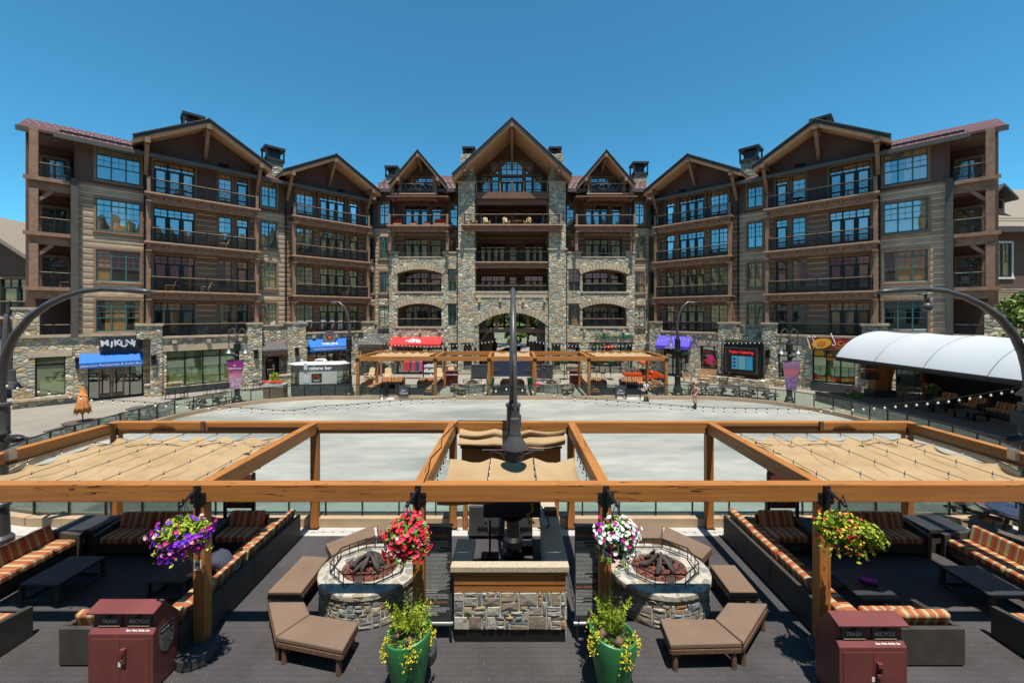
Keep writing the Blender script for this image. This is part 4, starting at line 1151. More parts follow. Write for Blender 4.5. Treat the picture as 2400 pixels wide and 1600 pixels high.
# bulbs on the foreground sails
me_bulb = None
def addbulb(g, p, s=1.0):
    global me_bulb
    if me_bulb is None:
        b = MB(); b.cur = 0; b.lathe([(.004, .0), (.018, -.004), (.03, -.03), (.034, -.055), (.026, -.085), (.0, -.1)], 8); b.cur = 1; b.lathe([(.018, .05), (.02, -.002), (.0, -.004)], 6)
        o = b.build('bulb', [M['bulb'], M['black']], g, smooth=True); me_bulb = o.data
    else:
        o = bpy.data.objects.new('bulb', me_bulb); S.collection.objects.link(o); o.parent = g
    o.location = p; o.scale = (s, s, s)
def lights(label, pts, spacing, s=1.0, drop=0.0, off=.045, cord='black', cr=.0065):
    pts = [Vector(p) for p in pts]; o = pts[0].copy(); g = thing('string_lights', label, 'string lights', o)
    fine = []
    n = len(pts)
    for i in range(n - 1):
        p0, p1, p2, p3 = pts[max(i - 1, 0)], pts[i], pts[i + 1], pts[min(i + 2, n - 1)]
        for k in range(8):
            t = k / 8; fine.append(.5 * (2 * p1 + (p2 - p0) * t + (2 * p0 - 5 * p1 + 4 * p2 - p3) * t * t + (3 * p1 - p0 - 3 * p2 + p3) * t ** 3))
    fine.append(pts[-1])
    MB().tube([p - o for p in fine], cr, 5).build('cord', M[cord], g)
    acc = spacing * .5
    for a, b in zip(fine, fine[1:]):
        d = (b - a).length
        while acc < d:
            addbulb(g, a + (b - a) * (acc / d) - o - Vector((0, 0, off)), s); acc += spacing
        acc -= d
    return g
for s, nm in ((-1, 'left'), (1, 'right')):
    g = thing('string_lights', 'small bulbs clipped over the %s foreground sailcloth' % nm, 'string lights', (s * 8.4, 9, 2.75))
    b = MB()
    for i in range(6):
        for j in range(6):
            x = (6.15 + 4.45 * (i + .5 * 0) / 5) * s - s * 8.4; y = 7.55 + 3.38 * (j) / 5 - 9
            addbulb(g, (x, y, .02), .55)
            b.bar((x, y, .02), (x + .01, y, .10), .008)
    x0 = -2.2
    b.tube([(x0 + k * .45, 1.35 + .03 * math.sin(k * 2), .01 - .1 * abs(math.sin(k * .9))) for k in range(11)], .007, 4)
    for k in range(10): b.ball((x0 + k * .45, 1.35 + .03 * math.sin(k * 2), .0 - .1 * abs(math.sin(k * .9))), (.035, .02, .02), 6, 4)
    b.build('cord', M['black'], g)
g = thing('string_lights', 'bulbs dangling along both sides of the centre foreground sailcloth', 'string lights', (0, 8.4, 2.75)); b = MB()
for x in (-1.5, -.48, .48, 1.5):
    for j in range(6):
        y = -.9 + .36 * j; addbulb(g, (x, y, -.02), .7); b.bar((x, y, 0), (x, y, .06), .012)
    b.tube([(x, -1, .05), (x, 1.2, .05)], .007, 4)
b.build('cord', M['black'], g)
Ya = 10.2
L = [(-20, 893), (48, 908), (150, 925), (241, 939), (320, 944), (420, 951), (547, 957), (673, 965), (748, 955), (822, 951), (946, 941), (1046, 935), (1095, 925), (1150, 916), (1193, 908)]
lights('long string of pale bulbs swooping from the left arc lamp to the centre lamp', [at(x, y - 4, Ya) for x, y in L], .268, .72)
L = [(1212, 910), (1260, 918), (1310, 926), (1369, 936), (1440, 942), (1517, 948), (1643, 957), (1760, 960), (1871, 961), (1948, 960), (2074, 952), (2228, 937), (2356, 917), (2400, 908)]
lights('long string of pale bulbs rising from the centre lamp to the right arc lamp', [at(x, y - 4, Ya) for x, y in L], .268, .72)
L = [(822, 788), (858, 796), (900, 803), (960, 808), (1002, 810), (1060, 808), (1132, 801), (1175, 794), (1198, 790)]
lights('bulb string across the red awning and left half of the arch', [at(x, y, 30.4) for x, y in L], .27, 1.05, cr=.01)
L = [(1203, 790), (1240, 796), (1290, 804), (1385, 811), (1440, 809), (1485, 806), (1540, 797), (1584, 788)]
lights('bulb string across the right half of the arch and the coffee shop', [at(x, y, 30.4) for x, y in L], .27, 1.05, cr=.01)
L = [(1590, 791), (1640, 796), (1700, 801), (1760, 801), (1810, 799), (1846, 793)]
lights('bulb string from the right plaza lamp past the screen to the banner lamp', [at(x, y, 30.4 - i * .55) for i, (x, y) in enumerate(L)], .27, 1.0, cr=.01)
# ================================================================ lamps
ARC = [(0, 3.7), (0, 4.3), (.06, 4.7), (.16, 5.05), (.36, 5.48), (.73, 5.93), (1.17, 6.25), (1.63, 6.46), (2.1, 6.60), (2.6, 6.65), (3.05, 6.62)]
def bell(b, c, r, h):
    b.lathe([(.02, h * 1.05), (r * .36, h * 1.0), (r * .4, h * .55), (r * .45, h * .5), (r * .42, h * .46), (r * .5, h * .36), (r, h * .02), (r, 0), (r * .9, .01), (.0, h * .3)], 22, c)
def arclamp(label, x, y, ad, nd, bellc=(1.3, 3.1, .29), dz=0.0):
    g = thing('arc_street_lamp', label, 'street lamp', (x, y, 0))
    ad, nd = Vector((*ad, 0)), Vector((*nd, 0)); Z = Vector((0, 0, 1))
    b = MB(); b.lathe([(.30, 0), (.30, .12), (.24, .2), (.24, .42), (.17, .5), (.15, 1.2), (.19, 1.22), (.19, 1.3), (.14, 1.34), (.14, 3.0)], 20); b.build('pole', M['black'] if y < 11 and abs(x) < 1 else M['steel'], g, smooth='auto')
    b = MB(); b.lathe([(.14, 2.95), (.175, 3.0), (.175, 3.06), (.165, 3.08), (.165, 3.7), (.19, 3.72), (.19, 3.78), (.10, 3.82)], 20); b.box(.165, .2, -.02, .02, 3.2, 3.5); b.build('collar', M['steel'], g, smooth='auto')
    path = [ad * d + Z * (z + dz * (z > 3.8)) for d, z in ARC]
    b = MB(); b.tube(path, [.105, .102, .10, .096, .092, .086, .079, .072, .066, .06, .057], 14); b.build('arm', M['steel'], g, smooth='auto')
    e = path[-1]; b = MB(); perp = Vector((-ad.y, ad.x, 0))
    b.tube([e - ad * .12, e + ad * .02, e + ad * .25 - Z * .01, e + ad * .6 - Z * .06, e + ad * .72 - Z * .09], [.05, .10, .13, .12, .05], 12)
    for v in b.v: v.z = e.z + (v.z - e.z) * .6
    b.build('lamp_head', M['steel'], g, smooth=True)
    dist, zb, r = bellc
    b = MB(); b.tube([nd * .1 + Z * 3.9, nd * .15 + Z * 4.5, nd * .3 + Z * (zb + 1.6), nd * (dist * .55) + Z * (zb + 1.95), nd * (dist * .85) + Z * (zb + 1.75), nd * dist + Z * (zb + 1.3), nd * dist + Z * (zb + 2.2 * r + .02)], [.06, .055, .05, .045, .042, .04, .03], 9); b.build('gooseneck', M['steel'], g, smooth='auto')
    b = MB(); bell(b, nd * dist + Z * zb, r, 2.2 * r); b.build('bell_shade', M['steel'], g, smooth='auto')
    return g
def bracketry(g, dirs, z=2.62, ln=.75):
    b = MB()
    for d in dirs:
        b.tube([(0, 0, z), (d[0] * ln, d[1] * ln, z)], .018, 6); b.ball((d[0] * ln, d[1] * ln, z), .03, 6, 4)
        b.tube([(d[0] * (.15 + .08 * math.cos(t)), d[1] * (.15 + .08 * math.cos(t)), z - .1 + .08 * math.sin(t)) for t in [k * .785 for k in range(8)]], .012, 5, closed=True)
        b.tube([(d[0] * .12, d[1] * .12, z - .35), (d[0] * .3, d[1] * .3, z - .1), (d[0] * .55, d[1] * .55, z - .02)], .014, 5)
    b.build('scroll_arm', M['steel'], g)
ce = arclamp('tall arc lamp with bell shade rising behind the bar in the middle', .03, 10.2, (0, 1), (.03, -.999), dz=.15)
bracketry(ce, ((-1, 0), (1, 0)))
le = arclamp('tall arc lamp at the left edge bending over the rink', -12.82, 10.2, (1, 0), (-.62, .79), (.76, 4.05, .22)); bracketry(le, ((1, -.1),), 2.95)
ri = arclamp('tall arc lamp at the right edge with hanging dome camera', 12.95, 10.2, (-1, 0), (-.62, -.78), (.62, 4.05, .36)); bracketry(ri, ((-1, -.1),), 2.95)
for g, s in ((le, 1), (ri, -1)):
    b = MB(); b.ball((s * .42, -.05, 2.92), (.25, .13, .1), 12, 8); b.build('speaker', M['black'], g, smooth=True)
b = MB(); b.box(-2.75, -2.35, -.05, .05, 6.5, 6.53); b.tube([(-2.55, 0, 6.52), (-2.55, 0, 6.28)], .055, 10); b.ball((-2.55, 0, 6.2), .115, 14, 10); b.build('dome_camera', M['steel'], ri, smooth=True)
b = MB(); b.box(-.6, -.2, -.45, -.1, 3.3, 3.62); b.build('speaker_box', M['planterb'], ri)
def plazalamp(label, x, y, s):
    g = thing('plaza_street_lamp', label, 'street lamp', (x, y, 0))
    b = MB(); b.lathe([(.42, 0), (.42, .1), (.33, .2), (.3, .55), (.22, .7), (.2, 1.3), (.23, 1.32), (.23, 1.4), (.16, 1.45), (.15, 3.2), (.26, 3.25), (.26, 3.35), (.17, 3.4), (.2, 3.5), (.2, 4.2), (.14, 4.25), (.10, 4.4)], 18); b.build('pole', M['black'], g, smooth='auto')
    b = MB(); b.tube([(0, 0, 4.2), (s * -.02, 0, 5.2), (s * .1, 0, 6.0), (s * .35, 0, 6.6), (s * .75, 0, 6.95), (s * 1.0, 0, 6.97)], [.09, .085, .08, .07, .06, .05], 9); b.build('arm', M['steel'], g, smooth='auto')
    b = MB(); b.ball((s * 1.15, 0, 6.92), (.33, .2, .11), 14, 8); b.build('lamp_head', M['steel'], g, smooth=True)
    b = MB(); b.tube([(0, 0, 4.3), (-s * .1, 0, 4.75), (-s * .3, 0, 5.05), (-s * .48, 0, 4.85), (-s * .52, 0, 4.2)], .035, 7); b.build('gooseneck', M['steel'], g, smooth='auto')
    b = MB(); bell(b, (-s * .52, 0, 3.62), .26, .55); b.build('bell_shade', M['alu'], g, smooth='auto')
    b = MB(); b.tube([(-.75, 0, 3.1), (.75, 0, 3.1)], .02, 6); 
    for t in (-1, 1): b.tube([(t * .12, 0, 2.7), (t * .3, 0, 2.95), (t * .6, 0, 3.08)], .016, 6)
    b.build('scroll_arm', M['black'], g)
plazalamp('dark plaza lamp beside the drinks kiosk', -12.25, 30.6, -1)
plazalamp('dark plaza lamp beside the orange utility vehicle', 12.45, 30.6, 1)
def bannerlamp(label, x, y, kind):
    g = thing('banner_street_lamp', label, 'street lamp', (x, y, 0))
    b = MB(); b.lathe([(.36, 0), (.36, .1), (.3, .16), (.3, .28), (.24, .34), (.24, .5), (.17, .58), (.15, 1.4), (.12, 3.2), (.12, 3.55), (.2, 3.6), (.2, 4.05), (.12, 4.1), (.06, 4.3)], 18); b.build('pole', M['black'], g, smooth='auto')
    for t in (-1, 1):
        b = MB(); b.tube([(t * .05, 0, 4.1), (t * .06, 0, 4.6), (t * .14, 0, 4.95), (t * .32, 0, 5.1), (t * .5, 0, 4.95), (t * .56, 0, 4.6), (t * .56, 0, 3.95)], .035, 7); b.build('gooseneck', M['steel'], g, smooth='auto')
        b = MB(); bell(b, (t * .56, 0, 3.45), .22, .45); b.build('bell_shade', M['alu'], g, smooth='auto')
    MB().ball((0, -.12, 3.25), (.2, .14, .14), 10, 6).build('speaker', M['black'], g)
    b = MB(); b.tube([(-.6, -.18, 2.98), (.6, -.18, 2.98)], .03, 6); b.tube([(-.35, -.18, 1.06), (.35, -.18, 1.06)], .03, 6); b.build('banner_rod', M['black'], g)
    k = N('northstar_banner_cloth' if kind else 'dusk_banner_cloth'); k.set(.8, 0, .2)
    v = k.n('ShaderNodeSeparateXYZ'); k.l(k.n('ShaderNodeTexCoord').outputs['Object'], v.inputs[0])
    hz = k.math('MULTIPLY_ADD', v.outputs[2], .53, -.56)
    cols = [(0, (.36, .22, .33)), (.3, (.42, .25, .36)), (.5, (.5, .16, .22)), (.7, (.27, .045, .16)), (1, (.24, .03, .18))] if kind else [(0, (.10, .06, .16)), (.4, (.16, .09, .2)), (.62, (.42, .12, .12)), (.8, (.22, .10, .2)), (1, (.3, .16, .25))]
    c = k.ramp(hz, cols)
    nz = k.noise(k.coords((1, 1, 1), rnd=False), 7, 5, .7)
    msk = k.math('MULTIPLY', k.ramp(nz, [(.5, 0), (.56, 1)]), k.ramp(hz, [(.3, .8), (.62, 0)]))
    k.base(k.mix(msk, c, (.62, .45, .58) if kind else (.3, .2, .3)))
    def cloth(y0, name, skew=0.0):
        b = MB(); vs, fs = [], []
        for j in range(11):
            t = j / 10; wd = .58 - .24 * t
            for i in range(9):
                u = i / 4 - 1; vs.append((wd * u * (1 - skew) + skew * (.9 - .3 * t), y0 - .03 * math.sin(u * 3 + t * 2) * (1 - t * .3) + abs(skew) * u * .3, 2.97 - 1.9 * t))
        for j in range(10):
            for i in range(8): a = j * 9 + i; fs.append((a, a + 1, a + 10, a + 9))
        return b.add(vs, fs).build(name, k.m if not skew else M['letter'], g, smooth=True)
    bn = cloth(-.2, 'banner')
    if kind:
        text('NORTHSTAR', FRONT((0, -.245, 2.42)), .15, M['letter'], bn); text('\u2733', FRONT((0, -.245, 2.62)), .14, M['letter'], bn)
    else: cloth(-.1, 'second_banner', .45)
bannerlamp('twin gooseneck lamp with purple NORTHSTAR banner', -18.5, 27.4, 1)
bannerlamp('twin gooseneck lamp with dusky violet banner', 18.4, 27.0, 0)
# ================================================================ lounge furniture
def pillow(w, d, h, name, mat, parent, T, bev=.05):
    b = MB(); n, m = 6, 4; vs, fs = [], []
    b.box(0, w, 0, d, 0, h)
    o = b.build(name, mat, parent, smooth='auto', bevel=bev, seg=3)
    o.matrix_basis = T
    return o
TR = Matrix.Translation
def sofa(label, loc, rz, L, D=.85, al=False, ar=False, n=2, back=True, name='wicker_sofa', group='striped wicker sofas', bn=None):
    g = thing(name, label, 'sofa', (loc[0], loc[1], .012), R(rz), group)
    b = MB(); b.box(.02, L - .02, .04, D - .1, .2, .30); b.box(.02, L - .02, .05, .11, .08, .199)
    for x in (.02, L - .10):
        b.box(x, x + .08, .06, .14, 0, .08); b.box(x, x + .08, D - .2, D - .12, 0, .2)
    b.build('seat_frame', M['wicker'], g)
    if back: MB().box(0, L, D - .085, D, .02, .64).build('back_frame', M['wicker'], g, bevel=.01)
    for f, x in ((al, 0), (ar, L - .1)):
        if f:
            b = MB(); b.prism([(-.02, .0), (-.02, .55), (D - .1, .64), (D - .086, .0)], 'x', x, x + .1); b.build('arm', M['wicker'], g, bevel=.008)
    x0 = .11 if al else .01; x1 = L - (.11 if ar else .01); w = (x1 - x0) / n
    rnd = random.Random(label)
    for i in range(n):
        pillow(w - .012, D - .14, .17, 'seat_cushion', M['stripe'], g, TR((x0 + i * w, .02, .30)))
        if back:
            hh = .40 + rnd.uniform(-.02, .02)
            pillow(w - .014, .15, hh, 'back_cushion', M['stripe'], g, TR((x0 + i * w + .003, D - .34, .455)) @ Matrix.Rotation(R(-16 + rnd.uniform(-3, 3)), 4, 'X'))
    return g
SL = [  # label, x, y, rz, L, armL, armR, n   (left side; mirrored for the right)
    ('rear half of the long striped sofa', -6.52, 10.92, -90, 1.96, 0, 0, 2),
    ('front half of the long striped sofa', -6.52, 8.94, -90, 1.98, 0, 0, 2),
    ('short striped corner seat at the rear of the long sofa', -7.55, 10.12, 0, 1.02, 1, 0, 1),
    ('two seat striped sofa against the rink side of the lounge', -10.35, 10.05, 0, 2.1, 1, 1, 2),
    ('striped sofa along the outer side of the lounge', -10.73, 7.75, 90, 2.42, 0, 1, 2),
    ('short striped seat with its back toward the trash bin', -6.55, 7.79, 180, 1.18, 0, 1, 1),
    ('striped sofa with its back to the outer front corner', -8.96, 7.6, 180, 2.0, 1, 0, 2)]
def far(x, y, rz, L, a, b):
    if rz == 0: return x + L, 40.9 - y, 180, b, a
    if rz == 180: return x - L, 40.9 - y, 0, b, a
    if rz == -90: return x, 40.9 - y + L, rz, b, a
    return x, 40.9 - y - L, rz, b, a
def mirr(x, y, rz, L, a, b):
    if rz == 0: return -x - L, y, 0, b, a
    if rz == 180: return -x + L, y, 180, b, a
    if rz == -90: return -x, y - L, 90, b, a
    return -x, y + L, -90, b, a
for lb, x, y, rz, Ln, a, b, n in SL:
    for side in (-1, 1):
        p = (x, y, rz, a, b)
        if side > 0: p = mirr(x, y, rz, Ln, a, b)
        sofa('%s, %s foreground lounge' % (lb, 'left' if side < 0 else 'right'), p[:2], p[2], Ln, al=p[3], ar=p[4], n=n)
        if 'rear' in lb and 'half' in lb or 'outer side' in lb or 'short' in lb and 'bin' in lb or 'corner' in lb and 'front' in lb or 'front half' in lb:
            q = far(p[0], p[1], p[2], Ln, p[3], p[4])
            sofa('%s, %s lounge across the rink' % (lb.replace('rear half', 'outer half').replace('front half', 'inner half'), 'left' if side < 0 else 'right'), q[:2], q[2], Ln, al=q[3], ar=q[4], n=n)
sofa('dark brown unstriped looking sofa behind the central lamp across the rink', (-.95, 32.4), 0, 1.95, al=True, ar=True, n=2)
def ctable(label, x0, x1, y0, y1, h=.40):
    g = thing('coffee_table', label, 'coffee table', ((x0 + x1) / 2, (y0 + y1) / 2, .012), 0, 'dark woven coffee tables')
    w, d = (x1 - x0) / 2, (y1 - y0) / 2
    MB().box(-w, w, -d, d, h - .06, h).build('tabletop', M['tabletop'], g, bevel=.008)
    b = MB()
    for s in (-1, 1):
        for t in (-1, 1): 
            q = MB().box(s * (w - .07), s * w, t * (d - .07), t * d, .05, h - .061); q.build('leg', M['wicker'], g)
        b.box(s * (w - .06), s * w, -d, d, 0, .049)
    b.box(-w + .07, w - .07, -d, -d + .06, 0, .048); b.box(-w + .07, w - .07, d - .06, d, 0, .048)
    b.build('base_frame', M['wicker'], g)
ctable('square dark coffee table in front of the outer left striped sofa', -10.25, -9.42, 8.45, 9.45)
ctable('square dark coffee table before the long left sofa, behind the petunias', -7.7, -6.85, 8.55, 9.4)
ctable('dark coffee table with a purple helmet on it', 6.9, 7.7, 8.0, 8.95)
ctable('dark coffee table before the outer right striped sofa, half in sun', 9.55, 10.4, 8.1, 9.1)
for s, nm in ((-1, 'left'), (1, 'right')):
    g = thing('side_table', 'dark woven side table between two striped sofas at the back of the %s lounge' % nm, 'side table', (s * 7.9, 10.62, .012)); MB().box(-.3, .3, -.33, .33, .42, .52).build('tabletop', M['tabletop'], g, bevel=.006)
    MB().box(-.26, .26, -.28, .28, 0, .419).build('base', M['wicker'], g)
    g = thing('side_table', 'dark woven corner table by the outer sofa of the %s lounge' % nm, 'side table', (s * 11.0, 10.6, .012)); MB().box(-.52, .52, -.38, .38, .5, .6).build('tabletop', M['tabletop'], g, bevel=.006)
    MB().box(-.48, .48, -.34, .34, 0, .499).build('base', M['wicker'], g)
h = thing('bicycle_helmet', 'shiny purple helmet lying on the right coffee table', 'helmet', (7.45, 8.5, .415), R(-30))
k = N('purple_helmet_shell'); k.set(.2, 0, .6); k.base((.25, .02, .32))
b = MB(); b.ball((0, 0, .05), (.15, .105, .1), 18, 10); b.build('shell', k.m, h, smooth=True)
b = MB(); b.lathe([(.98, 0), (1.03, .01), (1.0, .05), (.9, .05)], 20, (0, 0, .0), .148, .104); b.build('rim', M['black'], h)
b = MB()
for i in (-1, 0, 1): b.box(-.09, .09, i * .045 - .008, i * .045 + .008, .12 - abs(i) * .018, .152 - abs(i) * .02)
b.build('vent', M['black'], h)
# ================================================================ fire pits and benches
def rects(W_, H_, cell, rnd, mw, mh):
    nx, ny = int(W_ / cell), int(H_ / cell); cx_, cy_ = W_ / nx, H_ / ny; occ = [[0] * nx for _ in range(ny)]; out = []
    for j in range(ny):
        for i in range(nx):
            if occ[j][i]: continue
            w = rnd.randint(1, mw); h_ = rnd.randint(1, mh)
            if w == 1 and h_ == 1: w = 2
            w_ = 0
            while w_ < w and i + w_ < nx and not occ[j][i + w_]: w_ += 1
            h_ = min(h_, ny - j)
            for b_ in range(h_):
                for a_ in range(w_): occ[j + b_][i + a_] = 1
            out.append((i * cx_, (i + w_) * cx_, j * cy_, (j + h_) * cy_))
    return out
def blocks(parent, fn, W_, H_, cell, seed, mw=4, mh=3, gap=.011, name='stone_blocks'):
    rnd = random.Random(seed); b = MB()
    for x0, x1, z0, z1 in rects(W_, H_, cell, rnd, mw, mh):
        J = lambda: rnd.uniform(-.008, .008)
        q = [(x0 + gap + J(), z0 + gap + J()), (x1 - gap + J(), z0 + gap + J()), (x1 - gap + J(), z1 - gap + J()), (x0 + gap + J(), z1 - gap + J())]
        cx_, cz_ = (x0 + x1) / 2, (z0 + z1) / 2; d = rnd.uniform(.016, .03); m = []
        for i in range(4):
            m.append(q[i]); e = q[(i + 1) % 4]; m.append(((q[i][0] + e[0]) / 2 + J() * .8, (q[i][1] + e[1]) / 2 + J() * .8))
        vs = [fn(x, z, -.004) for x, z in m] + [fn(cx_ + (x - cx_) * .93, cz_ + (z - cz_) * .9, d + rnd.uniform(-.006, .006)) for x, z in m] + [fn(cx_, cz_, d + rnd.uniform(0, .018))]
        b.add(vs, [(i, (i + 1) % 8, 8 + (i + 1) % 8, 8 + i) for i in range(8)] + [(8 + i, 8 + (i + 1) % 8, 16) for i in range(8)])
    return b.build(name, M['blocks'], parent)

def firepit(label, x, y, rx=.98, ry=.86, fy=1):
    g = thing('fire_pit', label, 'fire pit', (x, y, .008), 0, 'round stone fire pits')
    MB().lathe([(1.0, 0), (1.01, .3), (.98, .56)], 40, (0, 0, 0), rx, ry).build('stone_wall', M['mortar'], g, smooth='auto')
    blocks(g, lambda a, z, d: ((1.0 + d) * rx * math.cos(a / .95), (1.0 + d) * ry * math.sin(a / .95), .01 + z), 6.283 * .95, .55, .078, int(x * 7 + y), 4, 2, .009)
    MB().lathe([(.98, .562), (1.05, .57), (1.05, .66), (1.02, .68), (.58, .68), (.56, .60)], 40, (0, 0, 0), rx, ry).build('stone_top', M['pitstone'], g, smooth='auto')
    rnd = random.Random(int(x * 10)); b = MB()
    for i in range(420):
        a, r = rnd.uniform(0, 6.28), math.sqrt(rnd.random()) * .57; s = rnd.uniform(.02, .05)
        b.ball((math.cos(a) * r * rx, math.sin(a) * r * ry, .62 + .10 * (1 - r / .57) + rnd.uniform(-.02, .03)), (s, s * rnd.uniform(.7, 1.2), s * .8), 5, 3)
    b.lathe([(.0, .68), (.3, .66), (.58, .6)], 20, (0, 0, 0), rx, ry)
    b.build('lava_bed', M['lava'], g)
    for i in range(11):
        a = i * 2.3 + rnd.uniform(-.3, .3); r0, r1 = rnd.uniform(.28, .42), rnd.uniform(0, .1)
        p = Vector((math.cos(a) * r0 * rx, math.sin(a) * r0 * ry, .70)); q = Vector((math.cos(a + .6) * r1, math.sin(a + .6) * r1, rnd.uniform(.88, 1.02)))
        pts = [p + (q - p) * t + Vector((rnd.uniform(-.02, .02), rnd.uniform(-.02, .02), rnd.uniform(-.02, .02))) for t in (0, .3, .6, 1)]
        MB().tube(pts, [.035, .048, .042, .022], 7).build('log', M['charlog'], g, smooth=True)
    b = MB(); oc = [(math.cos(R(22.5 + 45 * i)) * .80 * rx, math.sin(R(22.5 + 45 * i)) * .80 * ry) for i in range(8)]
    for z in (.74, .92): b.tube([(p[0], p[1], z) for p in oc], .010 if z < .8 else .013, 6, closed=True)
    for i in range(8):
        p, q = oc[i], oc[(i + 1) % 8]
        for t in (0, .33, .67): 
            X, Y = p[0] + (q[0] - p[0]) * t, p[1] + (q[1] - p[1]) * t; b.box(X - .007, X + .007, Y - .007, Y + .007, .68 if t == 0 else .74, .92)
    b.build('guard_rail', M['black'], g)
    yy = -fy * .80 * ry * math.cos(R(22.5)) - fy * .02
    MB().box(-.075, .075, yy - .006, yy + .006, .74, .9).build('plaque', M['alu'], g)
firepit('round stone fire pit with octagonal guard rail left of the bar', -3.0, 8.6)
firepit('round stone fire pit with octagonal guard rail right of the bar', 3.1, 8.6)
firepit('stone fire pit left of the lamp across the rink', -3.1, 31.9)
firepit('stone fire pit right of the lamp across the rink', 3.1, 31.9)
def bench(label, quads, leg=True, fm=None):
    fm = fm or (lambda p: p)
    W_ = [[fm(gp(px, py, .47)) for px, py in q] for q in quads]
    allp = [p for q in W_ for p in q]; c = sum(allp, Vector()) / len(allp); c.z = .008
    g = thing('cushioned_bench', label, 'bench', c, 0, 'brown cushioned benches round the fire pits')
    lg = []
    for q in W_:
        b = MB(); P2 = [(p.x - c.x, p.y - c.y) for p in q]; b.prism(P2, 'z', .375, .47); b.build('cushion', M['browncush'], g, smooth='auto', bevel=.025, seg=3)
        m = Vector((sum(p[0] for p in P2) / 4, sum(p[1] for p in P2) / 4)); fr = MB()
        P3 = [(m.x + (p[0] - m.x) * .97, m.y + (p[1] - m.y) * .97) for p in P2]
        for i in range(4): fr.bar((*P3[i], .335), (*P3[(i + 1) % 4], .335), .035, .07)
        for t in (.2, .5, .8):
            u0 = Vector(P3[0]).lerp(Vector(P3[1]), t); u1 = Vector(P3[3]).lerp(Vector(P3[2]), t); fr.bar((*u0, .35), (*u1, .35), .06, .025)
        fr.build('frame', M['benchwood'], g)
        for i in range(4):
            p = (m.x + (P2[i][0] - m.x) * .82, m.y + (P2[i][1] - m.y) * .82)
            b = MB(); b.tube([(p[0], p[1], .33), (p[0] * 1.0, p[1], .15), (p[0], p[1], 0)], [.035, .045, .05], 7); d = (m - Vector(p)).normalized() * .2; b.bar((p[0], p[1], .12), (p[0] + d.x, p[1] + d.y, .32), .02)
            b.build('leg', M['benchwood'], g)
BL = [('angled brown bench behind the left fire pit', [[(763, 1274), (875, 1229), (880, 1253), (777, 1300)]]),
      ('straight brown bench behind the left fire pit by the red petunias', [[(884, 1226), (940, 1226), (938, 1253), (887, 1253)]]),
      ('long brown bench on the left of the left fire pit', [[(710, 1301), (770, 1305), (706, 1387), (626, 1387)]]),
      ('bent two cushion brown bench in front of the left fire pit', [[(628, 1406), (712, 1406), (726, 1437), (646, 1490)], [(647, 1492), (727, 1439), (841, 1457), (803, 1523)]]),
      ('straight brown bench behind the right fire pit by the white petunias', [[(1497, 1226), (1554, 1229), (1548, 1260), (1497, 1259)]]),
      ('angled brown bench behind the right fire pit', [[(1559, 1232), (1669, 1283), (1646, 1308), (1551, 1259)]]),
      ('long brown bench on the right of the right fire pit', [[(1663, 1323), (1722, 1323), (1777, 1389), (1713, 1389)]]),
      ('bent two cushion brown bench in front of the right fire pit', [[(1705, 1411), (1799, 1413), (1743, 1504), (1676, 1449)], [(1546, 1448), (1674, 1450), (1740, 1506), (1571, 1510)]])]
for lb, q in BL: bench(lb, q)
for lb, q in (BL[0], BL[5], BL[2], BL[6]): bench(lb + ' across the rink', q, fm=lambda p: Vector((p.x, 40.9 - p.y, p.z)))
# ================================================================ the bar
bar = thing('outdoor_bar', 'stone and timber bar counter with granite top in the front centre', 'bar counter', (0, 8.2, .008))
def mka(): return MB(lambda p: p - Vector((0, 8.2, 0)))
b = mka(); b.box(-1.06, .98, 7.46, 7.6, .235, .93); b.box(-1.06, -.8, 7.601, 8.3, .0, .93); b.box(.72, .98, 7.601, 10.4, .0, .93); b.build('stone_face', M['mortar'], bar)
mka().box(-1.05, .97, 7.475, 7.6, 0, .234).build('kick_plate', M['black'], bar)
b = mka(); b.box(-1.06, .98, 7.45, 7.6, .932, 1.06); b.box(-1.06, .98, 7.44, 7.6, 1.066, 1.24); b.box(-1.09, 1.01, 7.415, 7.6, 1.246, 1.318); b.box(-1.06, -.82, 7.601, 8.3, .932, 1.25); b.box(.74, .98, 7.601, 10.4, .932, 1.25); b.build('timber_band', M['timx'], bar)
b = mka(); b.box(-1.12, 1.04, 7.38, 7.56, 1.322, 1.43); b.box(-1.12, -.74, 7.561, 8.32, 1.30, 1.425); b.box(.62, 1.04, 7.561, 10.5, 1.30, 1.425); b.build('granite_top', M['granite'], bar, bevel=.012)
b = mka(); b.box(-.8, .7, 7.61, 7.75, .1, 1.28); b.box(-.7, .62, 7.76, 8.1, .75, .86); b.box(-.68, -.3, 8.12, 8.5, .5, .9); b.build('under_counter', M['black'], bar)
b = mka(); b.box(-.25, .2, 8.2, 8.45, .55, .88); b.box(.3, .7, 8.15, 8.55, .4, .8); b.build('drip_tray', M['planterb'], bar)
for i, (x0, x1) in enumerate(((-1.15, -.62), (-.6, -.2), (.1, .55))):
    f = thing('bar_fridge', ('grey fridge left of the bar post', 'grey fridge just behind the bar post', 'grey fridge right of the bar post')[i] + ' inside the bar', 'fridge', ((x0 + x1) / 2, 11.15, .01)); hw = (x1 - x0) / 2
    MB().box(-hw, hw, -.25, .25, .08, .9).build('cabinet', M['alu'], f, bevel=.01); MB().box(-hw + .02, hw - .02, -.28, -.252, .12, .86).build('door', M['steel'], f)
    MB().box(hw - .1, hw - .06, -.31, -.281, .5, .8).build('handle', M['alu'], f)
    for s in (-1, 1): MB().box(s * (hw - .06) - .02, s * (hw - .06) + .02, -.2, .2, 0, .079).build('leg', M['black'], f)
cb = thing('back_bar_cabinet', 'timber cabinet with rusty tiled roof behind the bar', 'cabinet', (0, 12.0 - .75, .01))
